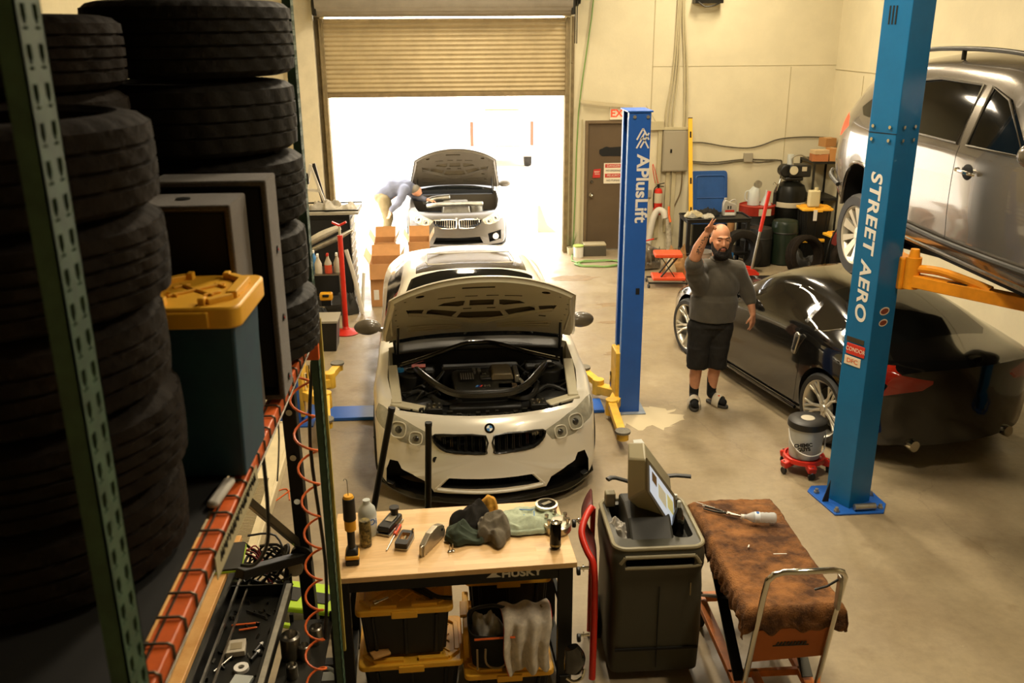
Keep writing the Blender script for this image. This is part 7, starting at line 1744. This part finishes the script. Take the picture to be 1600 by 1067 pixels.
# gearbox
o = thing('gearbox', 'silver cast gearbox casing on the floor right of the blue lift post', 'gearbox', (2.92, 13.95, 0), rad(15))
b = MB(); b.ball((0, 0, .24), (.26, .20, .20), 20, 12); cap(b, [(.1, 0, .24), (.38, .05, .18)], [.15, .09]); cap(b, [(-.15, -.02, .30), (-.1, -.02, .42)], [.13, .10]); b.box(-.2, .3, -.16, .16, .02, .12)
for i in range(7): b.bar((-.2+i*.08, -.2, .08), (-.22+i*.08, -.18, .38), .012, .04)
for i in range(6): a = i; b.cyl((.05+.14*math.cos(a), -.2, .24+.14*math.sin(a)), (.05+.14*math.cos(a), -.12, .24+.14*math.sin(a)), .02, n=8)
remesh(b, 'casing', mat('cast_silver', '9b9486', .4, .7, var=.4, vs=12), o, .010, 1)
MB().tube([(-.1, -.1, .42), (-.16, -.12, .52), (-.2, -.1, .62)], [.02, .012, .006], 8, k=3).build('green_stem', mat('stem_green', '2e5a35', .5), o); MB().cyl((.0, -.05, .44), (.25, 0, .46), .012, n=8).build('red_hose', redp, o)
o = thing('paper_sack', 'torn brown paper sack with pale stuffing behind the orange seat', 'sack', (3.44, 13.62, 0)); 
b = MB().grid(mound(71, .20, .17, .42, rid=4), 48, 20, cu=True); b.build('sack', mat('sack_brown', '9c7545', .85, var=.4, vs=10), o, smooth=0); MB().add([(-.16, -.05, .30), (-.02, -.12, .34), (-.1, -.02, .46)], [(0, 1, 2)]).add([(.0, -.08, .34), (.14, -.05, .30), (.12, .0, .47)], [(0, 1, 2)]).build('torn_flap', mat('sack_brown', '9c7545', .85, var=.4, vs=10), o, solid=.004, smooth=0); o2 = MB().grid(mound(72, .09, .08, .3, rid=6), 30, 12, cu=True).build('stuffing', mat('stuff_pale', 'bfb08e', .9), o, smooth=0); o2.location = (-.10, -.12, .02)
o = thing('cardboard_box', 'flattened orange brown carton under the paper sack', 'box', (3.74, 13.28, 0), rad(20)); MB().box(-.2, .16, -.14, .14, 0, .14).build('carton', mat('card_orange', 'b8622f', .8), o, smooth=0); MB().bar((-.2, -.14, .14), (-.3, -.2, .2), .2, .004).build('flap', card, o, smooth=0)

# items by the roller door right jamb
o = thing('plant_pot', 'small green weedy plant in a pale pot at the right door jamb', 'plant', (1.985, 15.02, 0)); MB().lathe([(0, 0), (.06, 0), (.075, .12), (.07, .12), (.065, .10), (0, .10)], 24).build('pot', mat('pot_pale', 'bfb694', .6), o)
b = MB()
for i in range(26):
    a = rnd.uniform(0, 6.28); l = rnd.uniform(.12, .34); q = V((math.cos(a)*.11, math.sin(a)*.06-.02, l)); b.add([(0, 0, .1), q*.6+V((0, .008, .1)), q+V((0, 0, .1)), q*.6+V((0, -.008, .1))], [(0, 1, 2, 3)])
b.build('leaves', mat('leaf_green', '6f7d42', .7, var=.3), o, smooth=0, solid=.001)
o = thing('paint_pot', 'white paint tub with a lime lid beside the small plant', 'tub', (2.08, 14.83, 0)); MB().lathe([(0, 0), (.08, 0), (.085, .18), (0, .18)], 28).build('tub', white, o); MB().lathe([(.088, .175), (.09, .18), (.088, .20), (0, .20)], 28).build('lid', mat('lid_lime', '9db05a', .5), o)
o = thing('car_battery', 'black box with pale top at the foot of the brown door', 'box', (2.36, 14.95, 0)); MB().box(-.19, .19, -.11, .11, 0, .17).build('case', mat('battery_case', '4a4437', .6), o, bevel=.008); MB().box(-.19, .19, -.11, .11, .172, .205).build('lid', mat('battery_lid', 'a79c7e', .6), o, bevel=.008)
b = MB(); pts = []
for i in range(120): a = i*.165; r = .33+.03*math.sin(i*.07); pts.append((2.36+r*1.15*math.cos(a), 14.28+r*.62*math.sin(a), .014+.004*(i//38)+.006*math.sin(i)))
tag(b.tube(pts+[(2.0, 14.4, .012), (1.95, 14.7, .012), (2.03, 15.1, .02), (2.05, 15.24, .25), (2.07, 15.27, 1.0), (2.10, 15.27, 2.3), (2.22, 15.27, 3.3), (2.33, 15.27, 4.3), (2.35, 15.27, 6.0)], .011, 7, k=2).build('garden_hose', mat('hose_green', '6f8f4a', .5)), 'green garden hose hanging down the wall and coiled on the floor', 'hose')
tag(MB().bar((2.12, 15.2, 2.50), (2.98, 15.22, 2.40), .05, .05).bar((3.2, 15.2, 2.42), (3.42, 15.25, 2.10), .012, .012).build('door_closer_bar', mat('bar_cream', 'b5a988', .5), smooth=0), 'cream bar running above the exit sign to the wall', 'bar')
tag(MB().tube([(1.95, 15.27, .1), (1.95, 15.27, 3.8)], .02, 8).build('pipe_riser', cdm), 'thin painted pipe rising right of the roller door', 'pipe'); tag(MB().tube([(2.17, 15.28, .1), (2.17, 15.28, 2.2)], .012, 8).build('pipe_riser', cdm), 'thin painted pipe rising left of the brown door', 'pipe')
tag(MB().prism([(0, 0), (.10, .02), (.09, .11), (.01, .10)], .001, .004).build('plastic_bag', clear2, smooth=0), 'small clear plastic bag on the floor before the yellow lift arm', 'bag').location = (1.60, 7.52, 0)
# oil and rust marks on the concrete
stm = mat('floor_stain', '8a7350', .7, var=.25, vs=9)
for i, (x, y, a, c) in enumerate(((1.82, 13.45, .34, .17), (2.25, 12.0, .30, .10), (1.95, 10.0, .20, .10), (2.02, 11.2, .16, .06))):
    pl = [(x+a*(1+.35*noise.noise(V((k*.7, i*3.1, 0)))*2)*math.cos(2*PI*k/28), y+c*(1+.4*noise.noise(V((k*.9, i*5.3, 2)))*2)*math.sin(2*PI*k/28)) for k in range(28)]
    tag(MB().prism(pl, -.001, .0015).build('floor_stain', stm, smooth=0), ['brown rust stain on the floor right of the sedan near the door, largest', 'brown stain on the floor beside the blue lift post, long one', 'small dark stain beside the sedan mirror side', 'thin stain between the largest stain and the lift post'][i], 'stain')
dm = mat('white_dust', 'b9ab8b', .9)
pl = [(1.86+.34*(1+.5*noise.noise(V((k*.8, 3, 0)))*2)*math.cos(2*PI*k/36), 8.12+.26*(1+.5*noise.noise(V((k*.9, 9, 2)))*2)*math.sin(2*PI*k/36)) for k in range(36)]
tag(MB().prism(pl, -.001, .0013).build('dust_patch', dm, smooth=0), 'white powder spilled on the floor around the blue lift post foot', 'powder')
# top right of the front wall: bracket with cables
tag(MB().box(3.9, 4.35, 15.1, 15.3, 3.98, 4.06).tube([(3.95, 15.1, 4.0), (4.05, 15.05, 3.93), (4.2, 15.05, 3.95), (4.32, 15.1, 4.0)], .012, 6, k=3).build('wall_bracket', dkmetal, smooth=0), 'dark bracket with looped cable high on the wall right of the conduits', 'bracket')

# ================================================================ left of the white sedan
o = thing('tool_cabinet', 'black tool cabinet with open slatted side near the left door jamb', 'tool cabinet', (-1.68, 12.55, 0))
MB().box(-.42, .30, -.30, .28, .05, 1.26).build('cabinet', mat('chest_black', '14130f', .4, .3), o, smooth=0, bevel=.008); MB().box(-.44, .42, -.31, .30, 1.27, 1.30).build('top_tray', mat('tray_pale', 'a59f8e', .5, .3), o, smooth=0); MB().tube([(-.44, -.31, 1.33), (.42, -.31, 1.33), (.42, .30, 1.33), (-.44, .30, 1.33)], .012, 6, closed=True).build('tray_rail', dkmetal, o)
b = MB()
for k in range(9): b.box(.30, .315, -.28, .26, .12+k*.125, .20+k*.125)
b.build('drawer_fronts', mat('drawer_pale', 'c4bfb2', .4, .4), o, smooth=0)
MB().box(-.40, .28, -.306, -.30, .1, 1.2).build('front_panel', matblack, o, smooth=0)
silv = mat('scrap_silver', 'b2ab9b', .4, .6, var=.4, vs=8)
o = thing('folded_frame', 'pale folded metal frame standing on the black tool cabinet', 'frame', (-1.85, 12.45, 1.30), 0)
MB().bar((-.18, 0, 0), (-.02, 0, .62), .05, .04).bar((.16, 0, 0), (-.02, 0, .58), .04, .03).bar((-.12, 0, .28), (.06, 0, .26), .03, .03).build('frame', mat('frame_pale', 'bdb6a6', .5), o, smooth=0); MB().bar((.0, .05, .62), (.12, .05, .06), .02, .06).box(-.16, -.06, -.04, .04, .36, .5).build('dark_bar', black, o, smooth=0)
for i, (x, y, z, rx_, ry_, h, c, lb) in enumerate(((-1.70, 12.45, 1.30, .26, .14, .14, 'b5ae9e', 'pale crumpled sheet on the tray of the black tool cabinet, left'), (-1.42, 12.5, 1.30, .14, .12, .10, 'c2bbab', 'pale bag on the tray of the black tool cabinet, right'))):
    cmound('plastic_sheet', 80+i, rx_, ry_, h, mat('sheet_%s' % c, c, .6, var=.3), lb, (x, y, z), cat='sheet', rid=7)
o = thing('bumper_part', 'long pale bumper moulding leaning across the parts pile', 'car part', (0, 0, 0)); MB().tube([(-2.0, 11.85, .82), (-1.75, 11.75, .95), (-1.5, 11.75, 1.06), (-1.32, 11.85, 1.14)], [.05, .07, .07, .04], 12, k=4, sy=.5).build('moulding', silv, o); MB().tube([(-2.0, 11.83, .92), (-1.7, 11.75, 1.10), (-1.45, 11.78, 1.20)], [.07, .09, .06], 12, k=4, sy=.6).build('inner_shell', mat('shell_pale', 'bfb7a4', .5, var=.3), o)
o = thing('parts_stand', 'low steel parts stand carrying bottles behind the red stand', 'stand', (-1.68, 11.45, 0)); MB().box(-.28, .26, -.22, .22, .70, .715).build('top_shelf', steel, o, smooth=0); MB().box(-.28, .26, -.22, .22, .30, .315).build('low_shelf', steel, o, smooth=0)
for x in (-.27, .25):
    for y in (-.21, .21): MB().box(x-.012, x+.012, y-.012, y+.012, 0, .715).build('leg', steel, o, smooth=0)
cols_ = ['b9b19c', 'b9b19c', 'c44a2c', 'a9a28e', '3b75a8']
for i, (x, y) in enumerate(((-1.84, 11.33), (-1.70, 11.30), (-1.58, 11.32), (-1.47, 11.34), (-1.78, 11.50))):
    o = thing('spray_bottle', ['pale spray bottle on the parts stand, leftmost', 'pale spray bottle on the parts stand, second from the left', 'spray bottle with a red lower half on the parts stand', 'pale spray bottle on the parts stand, rightmost', 'blue spray bottle at the back of the parts stand'][i], 'bottle', (x, y, .716), 0)
    MB().lathe([(0, 0), (.042, 0), (.046, .01), (.046, .12), (.018, .19), (.014, .22), (0, .22)], 20).build('bottle', mat('bottle_%s' % cols_[i], 'b9b19c' if i == 2 else cols_[i], .5), o); 
    if i == 2: MB().lathe([(.047, .0), (.0475, .01), (.0475, .10), (.047, .105)], 20).build('label', mat('bottle_red', 'c44a2c', .5), o)
    MB().box(-.012, .012, -.05, .02, .22, .25).build('trigger_head', white if i != 2 else redp, o)
o = thing('yellow_sander', 'yellow and black power tool on the low shelf of the parts stand', 'power tool', (-1.62, 11.24, .43)); MB().cb((0, 0, 0), (.16, .10, .10)).build('body', tool_y, o, bevel=.02); MB().cb((0, -.05, .02), (.08, .03, .03)).build('grip', black, o, bevel=.005); MB().box(-.06, .06, -.04, .04, -.115, -.05).build('base', black, o, smooth=0)
for i, (x, y, rx_, ry_, h, c, nm, lb) in enumerate(((-1.72, 10.85, .22, .20, .42, '17160f', 'bag', 'black bag slumped beside the black bin on the left'), (-1.66, 11.12, .10, .09, .24, '2a63a0', 'rag', 'blue rag in the left hand parts heap'), (-1.50, 11.95, .22, .2, .30, '2a271f', 'cloth_bundle', 'dark bundle between the tool cabinet and the parts stand'))):
    cmound(nm, 90+i, rx_, ry_, h, mat('heap_%s' % c, c, .75, var=.35), lb, (x, y, 0), rid=6, cat='bag' if nm == 'bag' else 'cloth')
o = thing('chair_frame', 'pale folding leg frame leaning by the parts heap', 'frame', (0, 0, 0)); MB().tube([(-1.42, 11.95, .86), (-1.32, 11.9, .45), (-1.24, 11.8, .02)], .028, 8, k=3, sy=.6).tube([(-1.22, 12.1, .5), (-1.25, 11.9, .02)], .02, 8).build('leg', mat('frame_pale', 'bdb6a6', .5), o)
o = thing('black_bin', 'open black bin with a pale rim at the foot of the rack', 'bin', (-1.53, 10.5, 0)); MB().taper((0, 0, 0), (.22, .30), (.28, .36), .36).build('body', black, o, smooth=0, bevel=.006); MB().box(-.15, .15, -.19, .19, .36, .385).build('rim', mat('rim_pale', '8d8674', .5), o, smooth=0)
o = thing('jack_stand', 'tall slim red support stand with a round foot and V head', 'stand', (-1.375, 11.05, 0)); MB().lathe([(0, 0), (.16, 0), (.165, .012), (.15, .02), (.05, .055), (.03, .09), (0, .09)], 36).build('foot', redp, o); MB().cyl((0, 0, .06), (0, 0, 1.25), .032, n=16).build('tube', redp, o)
hd_ = MB().cyl((0, 0, 1.25), (0, 0, 1.36), .015, n=12).build('screw', chrome, o); MB().bar((0, 0, 1.37), (-.085, 0, 1.41), .02, .05, up=(0, 1, 0)).bar((0, 0, 1.37), (.085, 0, 1.41), .02, .05, up=(0, 1, 0)).build('saddle', redp, hd_)
for i, (x, y, sx, sy, h, lb) in enumerate(((-.95, 12.42, .40, .5, .60, 'tall open cardboard box left of the white sedan, nearest'), (-1.0, 13.25, .30, .4, .70, 'open cardboard box behind the tall one, left'), (-.50, 13.25, .30, .4, .70, 'open cardboard box behind the tall one, right'))):
    o = thing('cardboard_box', lb, 'box', (x, y, 0), rad(1)); b = MB(); t_ = .006
    b.box(-sx/2, sx/2, -sy/2, -sy/2+t_, 0, h).box(-sx/2, sx/2, sy/2-t_, sy/2, 0, h).box(-sx/2, -sx/2+t_, -sy/2, sy/2, 0, h).box(sx/2-t_, sx/2, -sy/2, sy/2, 0, h).box(-sx/2, sx/2, -sy/2, sy/2, 0, t_); b.build('carton', card, o, smooth=0)
    for p, q, u in (((0, -sy/2, h), (0, -sy/2-.05, h-.20), 0), ((0, sy/2, h), (0, sy/2+.14, h+.13), 0)):
        MB().bar(p, q, sx, .005).build('flap', card, o, smooth=0)
    for s in (-1, 1): MB().bar((s*sx/2, 0, h), (s*(sx/2+.07), 0, h+.13), sy, .005).build('flap', mat('card_pale', 'cdb58c', .8), o, smooth=0)
    if i == 0: MB().box(-.16, -.09, -sy/2-.002, -sy/2, .1, .24).build('shipping_label', white, o, smooth=0)

# ================================================================ yard: parked van and pale car
o = thing('van', 'pale van with red tail lights parked against the far white wall', 'van', (1.5, 27.2, GZ), 0)
vm = mat('van_white', 'efeae0', .4); MB().box(-.95, .95, -.0, 1.7, .35, 1.75).build('body', vm, o, bevel=.08, seg=3); MB().box(-.9, .9, -.06, 0, .33, .48).build('bumper', mat('bumper_grey', '6a6560', .6), o, bevel=.02)
for s in (-1, 1): MB().box(s*.88-.05, s*.88+.05, -.03, .02, .65, 1.35).build('tail_light', mat('van_red', 'b8301c', .4), o, bevel=.01); MB().at((s*.78, .35, .32), (0, PI/2, 0)).lathe([(0, -.1), (.3, -.1), (.32, 0), (.3, .1), (0, .1)], 24).build('wheel', rubber, o)
MB().box(-.5, .5, -.02, .01, 1.66, 1.70).build('marker_light', orange, o); MB().box(-.7, .7, -.015, .01, 1.0, 1.5).build('rear_glass', mat('van_glass', 'c9c9c4', .3), o); MB().box(-.62, .62, -.02, .01, .62, .655).box(-.6, .6, -.02, .01, .95, .965).build('stripe', mat('van_stripe', 'c98a4a', .5), o)
o = thing('traffic_cone', 'pale leaning panel standing outside at the right of the door', 'panel', (1.85, 18.2, GZ), 0)
MB().prism([(-.14, .0), (.24, 0), (.05, .15), (-.10, .55), (-.14, .55)], -.15, .15, 'y').build('panel', mat('panel_dull', '8b8377', .6), o, smooth=0)
o.name = 'wedge_panel'
